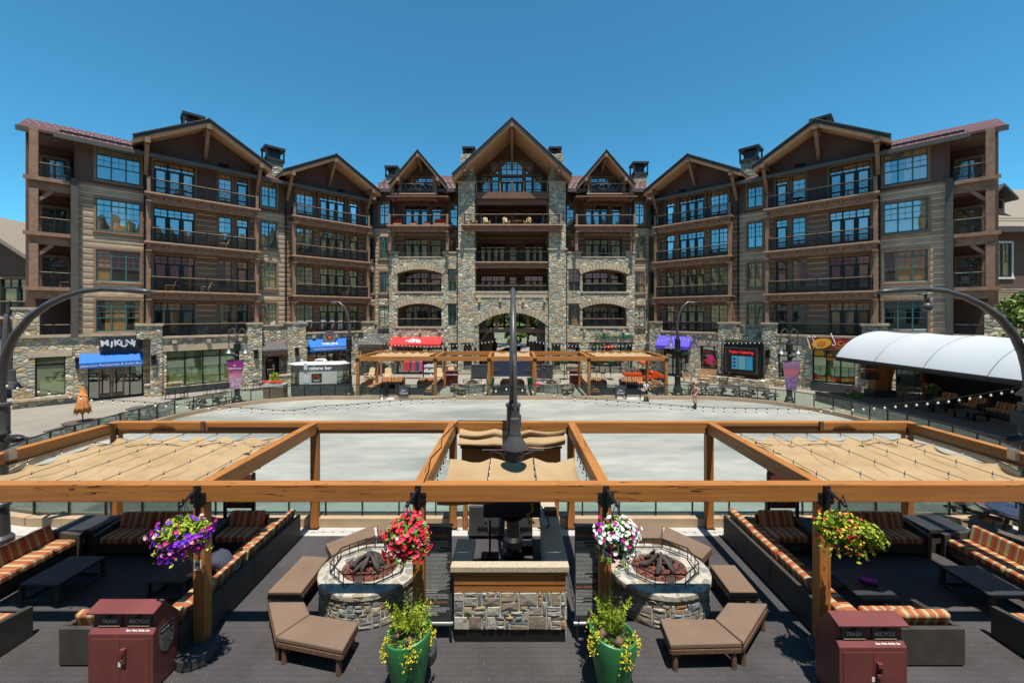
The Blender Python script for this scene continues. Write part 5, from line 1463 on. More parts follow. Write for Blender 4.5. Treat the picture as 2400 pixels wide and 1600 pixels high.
def mkc(): return MB(lambda p: p - Vector((0, 11.25, 0)))
b = mkc(); b.box(-1.4, 1.35, 11.3, 11.5, 1.9, 2.34)
b.build('panel', M['timx'], cb)
for x in (-1.3, 1.25): mkc().box(x - .06, x + .06, 11.34, 11.46, 0, 1.9).build('post', M['timz'], cb)
b = mkc()
for i in range(3):
    for k in range(20): b.box(-1.42 + k * .14, -1.42 + k * .14 + .13, 11.14 + i * .13, 11.275 + i * .13, 2.37 + i * .04, 2.395 + i * .04)
b.build('tiled_roof', M['lava'], cb)
b = mkc(); b.box(-1.42, 1.37, 11.15, 11.5, 2.341, 2.368); b.build('roof_board', M['black'], cb)
nvy = thing('navy_cover', 'navy blue covered box hanging over the bar under the beam', 'cover', (.0, 8.95, 1.80)); MB().box(-.62, .62, -.2, .2, -.16, .16).build('cover', M['navy'], nvy, bevel=.02)
b = MB(); b.lathe([(.1, -.3), (.2, -.26), (.3, -.18), (.3, -.17)], 16); b.build('cup', M['black'], nvy)
k = N('yellow_hose'); k.base((.45, .4, .03)); k.set(.5)
b = MB(); b.tube([(.42, -.21, .16), (.45, -.23, .02), (.33, -.23, -.08), (.36, -.23, -.2), (.48, -.23, -.25)], .022, 7); b.build('hose', k.m, nvy)
b = MB(); b.tube([(.62, -.2, .1), (.75, -.2, -.1), (.8, -.2, -.3), (.7, -.2, -.42), (.55, -.2, -.36)], .016, 6); b.build('cable', M['black'], nvy)
for i, (x, y, z) in enumerate(((-.98, 10.4, .0), (.88, 9.35, 1.43))):
    if i: 
        c = thing('wooden_crate', 'small brown wooden box on the right granite counter', 'box', (x, y, z)); MB().box(-.14, .14, -.1, .1, 0, .12).build('crate_body', M['benchwood'], c, bevel=.006); MB().box(-.12, .12, -.08, .08, .121, .135).build('lid', M['trim'], c)
ut = thing('utensil_rack', 'black metal rack standing on the left inside the bar', 'rack', (-.45, 8.3, .91)); MB().box(-.02, .02, -.02, .02, 0, .9).build('upright', M['black'], ut); MB().box(-.18, .18, -.12, .12, 0, .2).build('base', M['black'], ut)
ck = thing('checkered_bin', 'black perforated crate inside the bar right of the post', 'crate', (.33, 8.9, .81)); b = MB(); b.box(-.12, .12, -.12, .12, 0, .2); b.build('crate_body', M['black'], ck); b = MB()
for i in range(5):
    for j in range(4):
        if (i + j) % 2: b.box(-.1 + i * .042, -.07 + i * .042, -.09 + j * .05, -.06 + j * .05, .2, .206)
b.build('holes', M['letter'], ck)
blocks(bar, lambda x, z, d: (-1.06 + x, 7.46 - d - 8.2, .24 + z), 2.04, .69, .082, 5, 4, 3)
blocks(bar, lambda x, z, d: (.98 + d, 7.46 + x - 8.2, .02 + z), 2.9, .9, .082, 6, 4, 3)
# roll-up menus
rn = random.Random(3)
for s, nm in ((-1, 'left'), (1, 'right')):
    x = -1.36 if s < 0 else 1.41
    g = thing('menu_banner', 'tall dark roll-up drinks menu headed cabana bar %s of the counter' % nm, 'menu sign', (x, 7.52, .008))
    MB().box(-.25, .25, -.006, .006, .33, 2.1).build('sheet', M['planterb'], g)
    MB().tube([(-.27, 0, 2.12), (.27, 0, 2.12)], .028, 8).build('top_rail', M['alu'], g); MB().tube([(-.27, 0, .3), (.27, 0, .3)], .035, 8).build('bottom_rail', M['alu'], g)
    b = MB(); b.bar((0, .05, .0), (0, .03, 2.1), .03); b.bar((-.22, 0, .3), (-.2, -.05, 0), .04); b.bar((.22, 0, .3), (.24, -.05, 0), .04); b.bar((0, .03, .4), (0, .35, 0), .03); b.build('stand', M['black'], g)
    k = N('menu_orange_ink'); k.base((.5, .19, .11)); k.set(.7)
    text('cabana bar', FRONT((-.02, -.008, 1.93)), .095, k.m, g, ext=.001)
    text('non alcoholic' if s > 0 else 'non alcoholic', FRONT((-.23, -.008, .98 if s > 0 else .70)), .075, k.m, g, ext=.001, align='LEFT')
    b = MB(); z = 1.82
    while z > .46:
        if abs(z - (.98 if s > 0 else .70)) < .06: z -= .06; continue
        head = rn.random() < .2
        xx = -.23; end = rn.uniform(-.1, .05) if head else rn.uniform(.12, .23); hgt = .016 if head else .009
        while xx < end:
            w_ = min(rn.uniform(.012, .05), end - xx + .004); b.box(xx, xx + w_, -.0085, -.007, z - hgt / 2, z + hgt / 2); xx += w_ + .007
        z -= .034 if head else .024
    if s < 0: text('(with shots)', FRONT((-.1, -.008, .50)), .03, M['letter'], g, ext=.001)
    b.build('small_print', M['greyink'], g)
# ================================================================ trash bins
def trashbin(label, x0, x1, yf, decal):
    g = thing('trash_bin', label, 'trash bin', (x0, yf, .008)); L_ = x1 - x0
    b = MB(); b.prism([(0, .03), (0, .93), (.07, 1.0), (.09, 1.0), (.09, 1.23), (.22, 1.315), (.5, .96), (.5, .03)], 'x', 0, L_); b.build('body', M['bin'], g, bevel=.006)
    b = MB(); b.prism([(-.015, 1.27), (.21, 1.345), (.225, 1.325), (-.01, 1.245)], 'x', -.02, L_ + .02); b.build('hood', M['bin'], g)
    MB().box(.02, L_ - .02, .06, .48, 0, .029).build('foot', M['black'], g)
    for i, wd in enumerate(('TRASH', 'RECYCLE')):
        c = L_ * (.27 + .46 * i); f = MB(); f.box(c - .19, c + .19, .072, .089, 1.02, 1.22); o = f.build('flap', M['bindark'], g, bevel=.004)
        text(wd, FRONT((c, .07, 1.08)), .078, M['letter'], o, ext=.001, sx=1.0)
        MB().box(c - .17, c + .17, .05, .0715, 1.015, 1.024).build('flap_lip', M['kerb'], o)
        b = MB(); b.prism([(c - .07, 1.14), (c + .02, 1.14), (c + .07, 1.18), (c - .02, 1.18)], 'y', .066, .0715); b.build('slot', M['dark'], o)
    text('Paper, Plastic, Bottles, Cans', frame((1, 0, 0), (0, -.707, .707), (0, .707, .707), (L_ * .74, .032, .967)), .034, M['letter'], g, ext=.001, shear=.3, off=.0008)
    for i in (0, 1):
        a = .05 + i * (L_ - .1) / 2; d = MB(); d.box(a + .004, a + (L_ - .1) / 2 - .004, -.008, -.0005, .08, .86); o = d.build('door', M['bin'], g)
    hx = L_ * .53; b = MB(); b.box(hx, hx + .075, -.06, -.009, .66, .72); b.box(hx + .06, hx + .075, -.05, -.009, .55, .659); b.box(hx, hx + .075, -.045, -.009, .5, .549); b.build('latch', M['bin'], o)
    MB().box(hx - .06, hx - .02, -.011, -.0085, .42, .49).build('sticker', M['letter'], o)
    if decal:
        X = L_ + .002
        def sh(sc, e):
            P2 = [(.12, .92), (.40, .92), (.40, .66), (.37, .55), (.26, .46), (.15, .55), (.12, .66)]
            return [((p[0] - .26) * sc + .26, (p[1] - .7) * sc + .7) for p in P2]
        MB().prism(sh(1, 0), 'x', X, X + .003).build('shield_decal', M['alu'], g)
        b = MB(); b.prism([(.135, .905), (.385, .905), (.385, .80), (.135, .80)], 'x', X + .0031, X + .005)
        b.tube([(X + .004, .2 + .03 * math.cos(t), .72 + .03 * math.sin(t)) for t in [k * .6 for k in range(10)]], .006, 4, closed=True)
        b.tube([(X + .004, .19 + .19 * t, .60 + .05 * math.sin(t * 5)) for t in [k / 8 for k in range(9)]], .006, 4)
        b.tube([(X + .004, .24 + .13 * t, .68 + .10 * math.sin(t * 3)) for t in [k / 8 for k in range(9)]], .009, 4); b.build('emblem', M['dark'], g)
        text('NORTHSTAR', frame((0, 1, 0), (1, 0, 0), (0, 0, 1), (X + .006, .26, .85)), .038, M['letter'], g, ext=.0005)
trashbin('maroon trash and recycle bin with shield decal at lower left', -6.73, -5.70, 6.46, True)
trashbin('maroon trash and recycle bin at lower right', 4.99, 6.02, 6.2, False)
trashbin('maroon bin left of the lounge across the rink', -5.6, -4.6, 34.3, False)
trashbin('maroon bin right of the lounge across the rink', 4.9, 5.9, 34.3, False)
# waiver signs
for s, x in (('left', -7.6), ('right', 7.55)):
    g = thing('waiver_sign', 'maroon liability waiver sign by the rink glass, %s lounge' % s, 'sign', (x, 11.35, .008))
    for a in (-.4, .4): MB().box(a - .035, a + .035, -.03, .03, 0, 1.6).build('post', M['black'], g)
    MB().box(-.34, .34, -.02, .02, .62, 1.55).build('board', M['bindark'] if 0 else M['bin'], g)
    for i, t in enumerate(('Please Sign a', 'Liability Waiver', 'Before Entering', 'the Rink.')): text(t, FRONT((0, -.022, 1.30 - i * .13 - .12)), .085, M['letter'], g, ext=.001, off=.001)
    MB().box(-.45, .45, -.12, .12, 0, .05).build('base', M['capstone'], g)
# ================================================================ plants
def leafq(b, p, s, rnd, up=None, asp=.55):
    d = Vector((rnd.gauss(0, 1), rnd.gauss(0, 1), rnd.gauss(0, 1))).normalized() if up is None else up
    a = d.cross(Vector((rnd.gauss(0, 1), rnd.gauss(0, 1), rnd.gauss(0, 1)))).normalized() * s; c = d.cross(a).normalized() * s * asp
    b.add([p - a, p - a * .1 - c, p + a, p - a * .1 + c], [(0, 1, 2, 3)])
def cloud(b, c, r, n, s, rnd, shell=.55):
    for i in range(n):
        d = Vector((rnd.gauss(0, 1), rnd.gauss(0, 1), rnd.gauss(0, 1))).normalized(); q = shell + (1 - shell) * rnd.random()
        leafq(b, Vector(c) + Vector((d.x * r[0], d.y * r[1], d.z * r[2])) * q, s * rnd.uniform(.6, 1.3), rnd)
def flower(b, p, d, r, rnd):
    d = d.normalized(); a = d.cross(Vector((0, .3, 1))).normalized(); c = d.cross(a); n = 7; t0 = rnd.random() * 6
    vs = [p - d * r * .35] + [p + (a * math.cos(t0 + k * 6.283 / n) + c * math.sin(t0 + k * 6.283 / n)) * r * rnd.uniform(.85, 1.1) for k in range(n)]
    b.add(vs, [(0, 1 + k, 1 + (k + 1) % n) for k in range(n)])
def basket(label, c, r, pet, nf, side=None, leafm='leaf', fr=.042):
    rnd = random.Random(label); c = Vector(c); g = thing('hanging_basket', label, 'flower basket', c, 0, 'hanging flower baskets')
    b = MB(); b.lathe([(.0, -.34), (.16, -.30), (.22, -.05), (.20, -.05)], 16); b.build('pot', M['black'], g)
    b = MB()
    for k in range(4): a = k * 1.57 + .4; b.tube([(.2 * math.cos(a), .2 * math.sin(a), -.02), (0, 0, .56)], .005, 4)
    b.build('hanger', M['black'], g)
    b = MB(); cloud(b, (0, 0, 0), (r[0] * .92, r[1] * .92, r[2] * .92), 1500, .05, rnd, .35)
    for k in range(30):
        a = rnd.uniform(0, 6.28); p = Vector((math.cos(a) * r[0] * .8, math.sin(a) * r[1] * .8, -r[2] * .5))
        for j in range(rnd.randint(2, 4)): p = p + Vector((math.cos(a) * .016, math.sin(a) * .016, -.045)); leafq(b, p + Vector((rnd.gauss(0, .02),) * 2 + (0,)), .04, rnd)
    b.build('foliage', M[leafm], g)
    b = MB()
    for i in range(nf):
        d = Vector((rnd.gauss(0, 1), rnd.gauss(0, 1) - .5, rnd.gauss(0, 1) - .05)).normalized()
        if side and d.x * side[0] + d.z * side[1] < side[2] and rnd.random() < .8: continue
        q = rnd.uniform(.86, 1.12) * (1 + .12 * math.sin(3 * math.atan2(d.z, d.x) + len(label)) + .07 * math.sin(7 * math.atan2(d.z, d.x))); p = Vector((d.x * r[0], d.y * r[1], d.z * r[2])) * q
        if d.z < -.2: p.z -= rnd.uniform(0, .12)
        flower(b, p, (d + Vector((rnd.gauss(0, .3), rnd.gauss(0, .3) - .35, rnd.gauss(0, .3) + .15))), fr * rnd.uniform(.75, 1.2), rnd)
    b.build('flowers', M[pet], g)
    return g
basket('hanging basket of purple and magenta petunias round lime leaves', at(429, 1252, 6.6) + Vector((0, 0, .02)), (.40, .36, .29), 'petal_purple', 620, (.35, -.75, .12), 'sumac', fr=.036)
basket('hanging basket full of red petunias', at(954, 1254, 6.65), (.38, .34, .31), 'petal_red', 270, fr=.036)
basket('hanging basket of white and magenta petunias', at(1444, 1254, 6.65), (.35, .32, .31), 'petal_white', 270, fr=.036)
bk = basket('hanging basket of lime foliage dotted with red and yellow flowers', at(1976, 1240, 6.6), (.42, .34, .27), 'petal_yellow', 170, None, 'leafy', .02)
rnd = random.Random(8); b = MB()
for k in range(60):
    p = Vector((rnd.uniform(.0, .2), rnd.uniform(-.35, 0), rnd.uniform(.0, .22)))
    for j in range(10): p = p + Vector((.022, -.004, .004 - .0045 * j)); leafq(b, p, .035, rnd)
b.build('fern', M['sumac'], bk)
def potplant(label, x, y, s, z=.0, sc=1.0, simple=False):
    rnd = random.Random(label); g = thing('planter_pot', label, 'planter', (x, y, .008 + z))
    k = .9 * sc
    prof = [(.21, 0), (.25, .25), (.31, .55), (.335, .78), (.33, .86), (.315, .87), (.30, .86), (.29, .74)]
    b = MB(); b.lathe([(r * sc, zz * sc) for r, zz in prof], 36, shear=s * .17); 
    b.build('pot', M['greenpot'], g, smooth='auto')
    if simple: return g
    MB().lathe([(.0, .765), (.295, .76)], 24, shear=s * .17).build('soil', M['soil'], g)
    b = MB()
    for i in range(420): a = rnd.uniform(0, 6.28); q = rnd.uniform(.05, .30); leafq(b, Vector((q * math.cos(a), q * math.sin(a), .79 + s * .17 * q * math.cos(a))), .03, rnd)
    b.build('ground_cover', M['leaf'], g)
    b = MB()
    for i in range(44):
        base = Vector((rnd.uniform(-.10, .10), rnd.uniform(-.06, .14), .8)); d = Vector((rnd.gauss(0, .27) + s * .02, rnd.gauss(.05, .26), 1)).normalized(); ln = rnd.uniform(.26, .58); p = base.copy()
        for j in range(12):
            p = p + d * ln / 12; d = (d + Vector((rnd.gauss(0, .08), rnd.gauss(0, .08), -.03))).normalized(); side = d.cross(Vector((rnd.gauss(0, 1), rnd.gauss(0, 1), .2))).normalized()
            if j > 1:
                for e in (-1, 1):
                    tip = p + side * e * .085 * (1.15 - j / 14) + d * .03; w = d * .015; b.add([p - w, tip, p + w], [(0, 1, 2)])
    b.build('shrub', M['sumac'], g)
    b = MB()
    for i in range(60):
        a = rnd.uniform(0, 6.28); p = Vector((.08 * math.cos(a) - s * .05, .08 * math.sin(a) - .1, .78)); e = p + Vector((math.cos(a) * .13, math.sin(a) * .13, rnd.uniform(.05, .16))); w = Vector((-math.sin(a), math.cos(a), 0)) * .006; b.add([p - w, (p + e) / 2 + Vector((0, 0, .05)) - w, e, (p + e) / 2 + Vector((0, 0, .05)) + w], [(0, 1, 2, 3)])
    b.build('dark_grass', M['darkleaf'], g)
    b = MB()
    for a0, n, dr in ((-2.7, 120, .26), (-1.25, 110, .3), (-.15, 110, .2), (2.6, 60, .1)):
        for i in range(n):
            a = a0 + rnd.gauss(0, .15); t = rnd.random(); q = .26 + .09 * min(1, t * 3); zz = .84 + s * .17 * q * math.cos(a) + .05 * math.sin(min(1, t * 3) * 3.1) - dr * max(0, t - .25); q2 = q + (.02 if t > .3 else 0); leafq(b, Vector((q2 * math.cos(a), q2 * math.sin(a), zz)) + Vector((rnd.gauss(0, .016),) * 3), .017, rnd, asp=.7)
    b.build('trailing_sedum', M['sedum'], g)
    for i, (cx, cy) in enumerate(((.05, -.17), (-.15, -.02))):
        b = MB()
        for j in range(60):
            t = j / 60; a = j * 2.4; r = .055 * math.sin(math.pi * min(.98, t * .9 + .08)); leafq(b, Vector((cx + r * math.cos(a), cy + r * math.sin(a) * .8, .79 + .13 * t)), .02, rnd, Vector((math.cos(a), math.sin(a), .5)).normalized(), .8)
        b.build('pine_cone', M['trim'], g)
    return g
potplant('tall green planter with lime shrub in front of the left menu banner', -1.645, 6.5, 1).scale = (1.1,) * 3
potplant('tall green planter with lime shrub in front of the right menu banner', 1.605, 6.5, -1).scale = (1.1,) * 3
potplant('dark green planter left of the lamp across the rink', -1.75, 33.0, 1, simple=True)
potplant('dark green planter right of the lamp across the rink', 1.55, 33.0, -1, simple=True)
pf = thing('potted_flowers', 'bright pink potted flowers by the right fire pit across the rink', 'flower pot', (1.9, 31.6, 0)); MB().lathe([(.15, 0), (.22, .4), (.2, .4)], 14).build('pot', M['greenpot'], pf)
b = MB(); rnd = random.Random(4)
for i in range(90): d = Vector((rnd.gauss(0, 1), rnd.gauss(0, 1), abs(rnd.gauss(0, 1)))).normalized(); flower(b, Vector((0, 0, .5)) + d * .3, d, .07, rnd)
k = N('pink_petals'); k.base((.72, .06, .25)); b.build('flowers', k.m, pf)
def tree(name, label, x, y, h, cr, mat, seed, n=3500, z=0, ls=.16, trunk=True):
    rnd = random.Random(seed); g = thing(name, label, 'tree' if h > 3 else 'shrub', (x, y, z))
    b = MB(); b.tube([(0, 0, 0), (.05, 0, h * .3), (-.06, .05, h * .6), (0, 0, h * .9)], [h * .035, h * .026, h * .016, h * .005], 8)
    lobes = []
    for i in range(18):
        a = rnd.uniform(0, 6.28); t = rnd.uniform(.3, .97); q = cr * rnd.uniform(.25, .85) * (1.05 - .55 * abs(t - .5) * 2); c = Vector((math.cos(a) * q, math.sin(a) * q, h * t)); lobes.append((c, rnd.uniform(.25, .45) * cr))
        b.tube([(0, 0, h * t * .7), c * .5 + Vector((0, 0, h * t * .42)), c], [h * .012, h * .008, .01], 5)
    b.build('trunk', M['charlog'], g)
    b = MB()
    for c, r in lobes: cloud(b, c, (r, r, r * .75), n // 18, ls, rnd, .3)
    b.build('crown', M[mat], g)
    return g
for i, (x, y, h, c, m) in enumerate(((-3.6, 76, 9.5, 3.4, 'brightleaf'), (-.4, 82, 11, 4, 'brightleaf'), (3.0, 77, 8.5, 3.2, 'treeleaf'), (.6, 73, 4.2, 2.4, 'brightleaf'), (6.5, 80, 11, 4, 'brightleaf'), (-7, 82, 11, 4, 'treeleaf'))):
    tree('leafy_tree', ('bright leafy tree seen left in the archway', 'tall dark tree in the middle of the archway', 'dark leafy tree right in the archway', 'low bright tree behind the lamp pole in the archway', 'bright tree at the far right inside the archway', 'dark tree at the far left inside the archway')[i], x, y, h, c, m, i, 5200, ls=.3)
wl = thing('retaining_wall', 'low rubble wall beyond the archway', 'wall', (0, 56, 0)); MB().prism([(-2.6, 0), (1.2, 0), (1.2, 1.7), (-.2, 1.6), (-2.6, .9)], 'y', 0, .5).build('wall_body', M['stone'], wl)
fp = potplant('green pot with red foliage inside the archway', -2.35, 50, 1, z=1.0, sc=1.7, simple=True); b = MB(); rnd = random.Random(3); cloud(b, (0, 0, 1.7), (.5, .5, .5), 260, .12, rnd); b.build('foliage', M['leafy'], fp)
pd = thing('plinth', 'brown plinth under the green pot inside the archway', 'plinth', (-2.35, 50, 0)); MB().box(-.6, .6, -.6, .6, 0, .95).build('plinth_body', M['trimdark'], pd); MB().box(-.65, .65, -.65, .65, .951, 1.0).build('plinth_cap', M['capstone'], pd)
tree('leafy_tree', 'bright green tree beside the white tent at the right edge', 30.5, 24.0, 7.2, 2.4, 'brightleaf', 31, 4200, ls=.17)
# dark conifers standing behind the camera, mirrored in the upper glazing
for i, (x, y, h) in enumerate(((9, -18, 27), (15, -22, 30), (24, -20, 24), (-22, -20, 20))):
    g = thing('conifer', ('dark conifer reflected in the upper right corner windows', 'tallest dark conifer reflected in the right wing', 'dark conifer at the far right of the reflection', 'dark conifer reflected in the left wing')[i], 'tree', (x, y, 0)); rnd = random.Random(i)
    MB().tube([(0, 0, 0), (0, 0, h * .95)], [.35, .04], 7).build('trunk', M['charlog'], g); b = MB()
    for k in range(900): t = rnd.random() ** .8; a = rnd.uniform(0, 6.28); q = (1 - t) * h * .16 * rnd.uniform(.4, 1); leafq(b, Vector((math.cos(a) * q, math.sin(a) * q, h * (.12 + .86 * t))), .6, rnd)
    b.build('crown', M['conifer'], g)
# ================================================================ plaza furniture
def chair_wire(label, x, y, rz, group='black wire cafe chairs'):
    g = thing('cafe_chair', label, 'chair', (x, y, 0), R(rz), group)
    MB().lathe([(0, .44), (.2, .44), (.21, .46), (0, .465)], 10).build('seat', M['black'], g)
    for a in (.8, 2.35, 3.93, 5.5): MB().tube([(.17 * math.cos(a), .17 * math.sin(a), .44), (.22 * math.cos(a), .22 * math.sin(a), 0)], .014, 5).build('leg', M['black'], g)
    b = MB(); b.tube([(-.2, .05, .46), (-.2, .2, .66), (-.12, .24, .86), (.12, .24, .86), (.2, .2, .66), (.2, .05, .46)], .014, 5); 
    for i in range(3): b.tube([(-.1 + .1 * i, .2, .47), (-.08 + .08 * i, .24, .86)], .009, 4)
    b.build('backrest', M['black'], g); return g
def table_round(label, x, y, r=.4, h=.72, m='black'):
    g = thing('cafe_table', label, 'table', (x, y, 0), 0, 'black round cafe tables'); MB().lathe([(0, h - .02), (r, h - .02), (r, h), (0, h)], 18).build('tabletop', M[m], g); MB().tube([(0, 0, .02), (0, 0, h - .02)], .025, 6).build('stem', M[m], g); MB().lathe([(.26, 0), (.24, .02), (0, .04)], 12).build('base', M[m], g); return g
pts = [('nearest the blue awning door', -24.0, 29.0), ('mid way along the green-blind window', -22.4, 30.8), ('under the purple banner', -20.6, 32.4)]
for nm, x, y in pts:
    table_round('black wire cafe table ' + nm, x, y)
    for w, dx, dy, rz in (('left', -.6, -.1, 90), ('right', .6, .1, -90), ('just behind', .1, .65, 0)): chair_wire('black wire chair %s of the cafe table %s' % (w, nm), x + dx, y + dy, rz)
pts = [('by the small windows right of the arch', 5.7, 38.2), ('left of the coffee shop door', 8.0, 38.6), ('right of the coffee shop door', 12.2, 38.2)]
for nm, x, y in pts:
    table_round('small dark table ' + nm, x, y)
    for w, dx, rz in (('left', -.65, 90), ('right', .65, -90)): chair_wire('dark chair on the %s of the table %s' % (w, nm), x + dx, y + .1, rz)
def umbrella(label, x, y, top, low, mat, z=0, base=True, rmax=.42):
    g = thing('folded_umbrella', label, 'umbrella', (x, y, z)); MB().tube([(0, 0, 0), (0, 0, top + .08)], .025, 7).build('pole', M['black'], g)
    b = MB(); n = 48; vs, fs = [], []; prof = [(0.03, top), (.09, top - .15), (.13, top - .42), (.16, top - .43), (rmax * .66, top - .85), (rmax * .88, low + .25), (rmax, low), (rmax * .8, low + .03)]
    for r, zz in prof:
        for k in range(n): a = k * 6.283 / n; q = r * (1 + .11 * math.cos(a * 8) * min(1, (top - zz))); vs.append((q * math.cos(a), q * math.sin(a), zz - .06 * (1 + math.cos(a * 8)) * (r >= rmax)))
    for i in range(len(prof) - 1):
        for k in range(n): l = (k + 1) % n; fs.append((i * n + k, i * n + l, (i + 1) * n + l, (i + 1) * n + k))
    b.add(vs, fs).build('canopy', M[mat], g, smooth=True)
    if base: MB().lathe([(.28, 0), (.26, .06), (.05, .09)], 14).build('base', M['black'], g)
umbrella('folded orange umbrella standing in a round picnic table', -21.2, 20.1, 2.5, 1.24, 'umbor', 0, True, .29)
for i, (x, y) in enumerate(((4.9, 38.0), (9.2, 37.9), (13.1, 38.2))): umbrella(('folded green umbrella by the small windows right of the arch', 'folded green umbrella in front of the coffee shop door', 'folded green umbrella nearest the orange utility vehicle')[i], x, y, 2.7, 1.55, 'umbgr', rmax=.35)
def picnic(label, x, y, rz=0, r=.75, oct_=True):
    g = thing('picnic_table', label, 'picnic table', (x, y, 0), R(rz), 'brown round picnic tables')
    n = 8 if oct_ else 18; P2 = [(r * math.cos((k + .5) * 6.283 / n), r * math.sin((k + .5) * 6.283 / n)) for k in range(n)]
    MB().prism(P2, 'z', .70, .75).build('tabletop', M['picnic'], g)
    for k in range(4):
        a = k * 1.5708; ca, sa = math.cos(a), math.sin(a); T = Matrix.Rotation(a, 4, 'Z')
        b = MB(); b.prism([(r + .22, -.45), (r + .22, .45), (r + .47, .55), (r + .47, -.55)], 'z', .42, .46, T); b.build('seat', M['picnic'], g)
        b = MB(); b.bar(T @ Vector((.25, 0, .38)), T @ Vector((r + .4, 0, .38)), .06, .09); b.bar(T @ Vector((.4, .0, .68)), T @ Vector((r + .1, 0, .0)), .07, .09); b.bar(T @ Vector((r + .35, .25, .40)), T @ Vector((r + .35, .3, 0)), .05, .07); b.bar(T @ Vector((r + .35, -.25, .40)), T @ Vector((r + .35, -.3, 0)), .05, .07); b.build('leg', M['picnic'], g)
for lb, x, y, rz in (('round brown picnic table with the folded orange umbrella', -21.2, 20.1, 10), ('brown picnic table behind the rink glass just right of the orange umbrella', -21.0, 23.2, 20), ('brown picnic table behind the curved glass below the first cafe table', -19.6, 26.4, 0), ('brown octagonal picnic table at the far left by the arc lamp', -20.6, 16.9, 30),
                     ('brown picnic table behind the skating woman', 14.0, 30.6, 0), ('brown picnic table in front of the wooden lounge chairs', 16.0, 30.0, 8), ('brown picnic table left of the violet banner lamp', 17.5, 28.9, 14), ('brown octagonal picnic table at the right edge near the striped sofas', 13.5, 10.9, 20)): picnic(lb, x, y, rz)
um = thing('open_umbrella', 'dark flat umbrella disc over the right edge picnic table', 'umbrella', (13.5, 10.9, .76)); MB().lathe([(0, .06), (.55, .0), (.55, .02), (0, .08)], 18).build('canopy', M['navy'], um); MB().tube([(0, 0, 0), (0, 0, .35)], .02, 6).build('pole', M['black'], um)
# adirondack chairs
def adirondack(label, x, y, rz, m='pinewood', z=0, sc=1.0, group='pale wooden garden chairs'):
    g = thing('garden_chair', label, 'chair', (x, y, z), R(rz), group); g.scale = (sc, sc, sc)
    b = MB(); b.prism([(-.35, .38), (.2, .24), (.2, .28), (-.35, .42)], 'x', -.3, .3); b.build('seat', M[m], g)
    b = MB()
    for i in range(5): x0 = -.28 + i * .115; b.prism([(.16, .24), (.19, .24), (.48, 1.15 - .04 * abs(i - 2)), (.45, 1.15 - .04 * abs(i - 2))], 'x', x0, x0 + .105)
    b.box(-.28, .28, .31, .36, .58, .64); b.build('backrest', M[m], g)
    for s in (-1, 1):
        b = MB(); b.box(s * .36 - .07, s * .36 + .07, -.4, .4, .56, .6); b.build('armrest', M[m], g)
        MB().box(s * .34 - .03, s * .34 + .03, -.38, -.28, 0, .559).build('leg', M[m], g); b = MB(); b.bar((s * .31, -.3, .34), (s * .31, .5, .02), .04, .1); b.build('leg', M[m], g)
    return g
for lb, x, y, rz in (('pale wooden garden chair nearest the grey porch roof', -13.1, 37.5, -15), ('pale wooden garden chair left of the clothes rail', -11.4, 37.3, 10), ('pale wooden garden chair right of the shop shelves', -6.7, 37.3, 10), ('pale wooden garden chair half behind the maroon bin', -5.6, 37.9, 20)): adirondack(lb, x, y, rz)
def slatseat(label, x, y, rz, w, name='wooden_armchair', cat='chair', m='teak', z=0, sc=1.0):
    g = thing(name, label, cat, (x, y, z), R(rz), 'slatted wooden lounge seats'); g.scale = (sc,) * 3
    b = MB()
    for i in range(5): b.box(-w / 2, w / 2, -.32 + i * .13, -.22 + i * .13, .38, .42)
    b.build('seat', M[m], g); b = MB(); nn = max(5, int(w / .12))
    for i in range(nn): x0 = -w / 2 + i * w / nn; b.prism([(.28, .4), (.32, .4), (.46, .98), (.42, .98)], 'x', x0, x0 + w / nn * .72)
    b.prism([(.40, .94), (.45, .94), (.47, 1.02), (.42, 1.02)], 'x', -w / 2 - .02, w / 2 + .02); b.build('backrest', M[m], g)
    for s in (-1, 1):
        MB().box(s * w / 2 - .04, s * w / 2 + .04, -.36, .4, .6, .64).build('armrest', M[m], g)
        for yy in (-.32, .3): MB().box(s * w / 2 - .03, s * w / 2 + .03, yy - .03, yy + .03, 0, .599).build('leg', M[m], g)
    return g
slatseat('orange toned wooden armchair left of the low wooden table', 15.6, 36.2, 60, .7)
slatseat('long slatted wooden bench behind the low wooden table', 17.9, 37.2, -30, 1.5, 'wooden_bench', 'bench')
slatseat('dark wooden armchair right of the low wooden table', 18.4, 35.4, -120, .7, m='benchwood')
lt = thing('wooden_table', 'low square wooden table between the slatted seats', 'table', (16.9, 35.7, 0), R(-40)); MB().box(-.45, .45, -.35, .35, .42, .47).build('tabletop', M['teak'], lt)
for s in (-1, 1):
    for t in (-1, 1): MB().box(s * .4 - .03, s * .4 + .03, t * .3 - .03, t * .3 + .03, 0, .419).build('leg', M['teak'], lt)
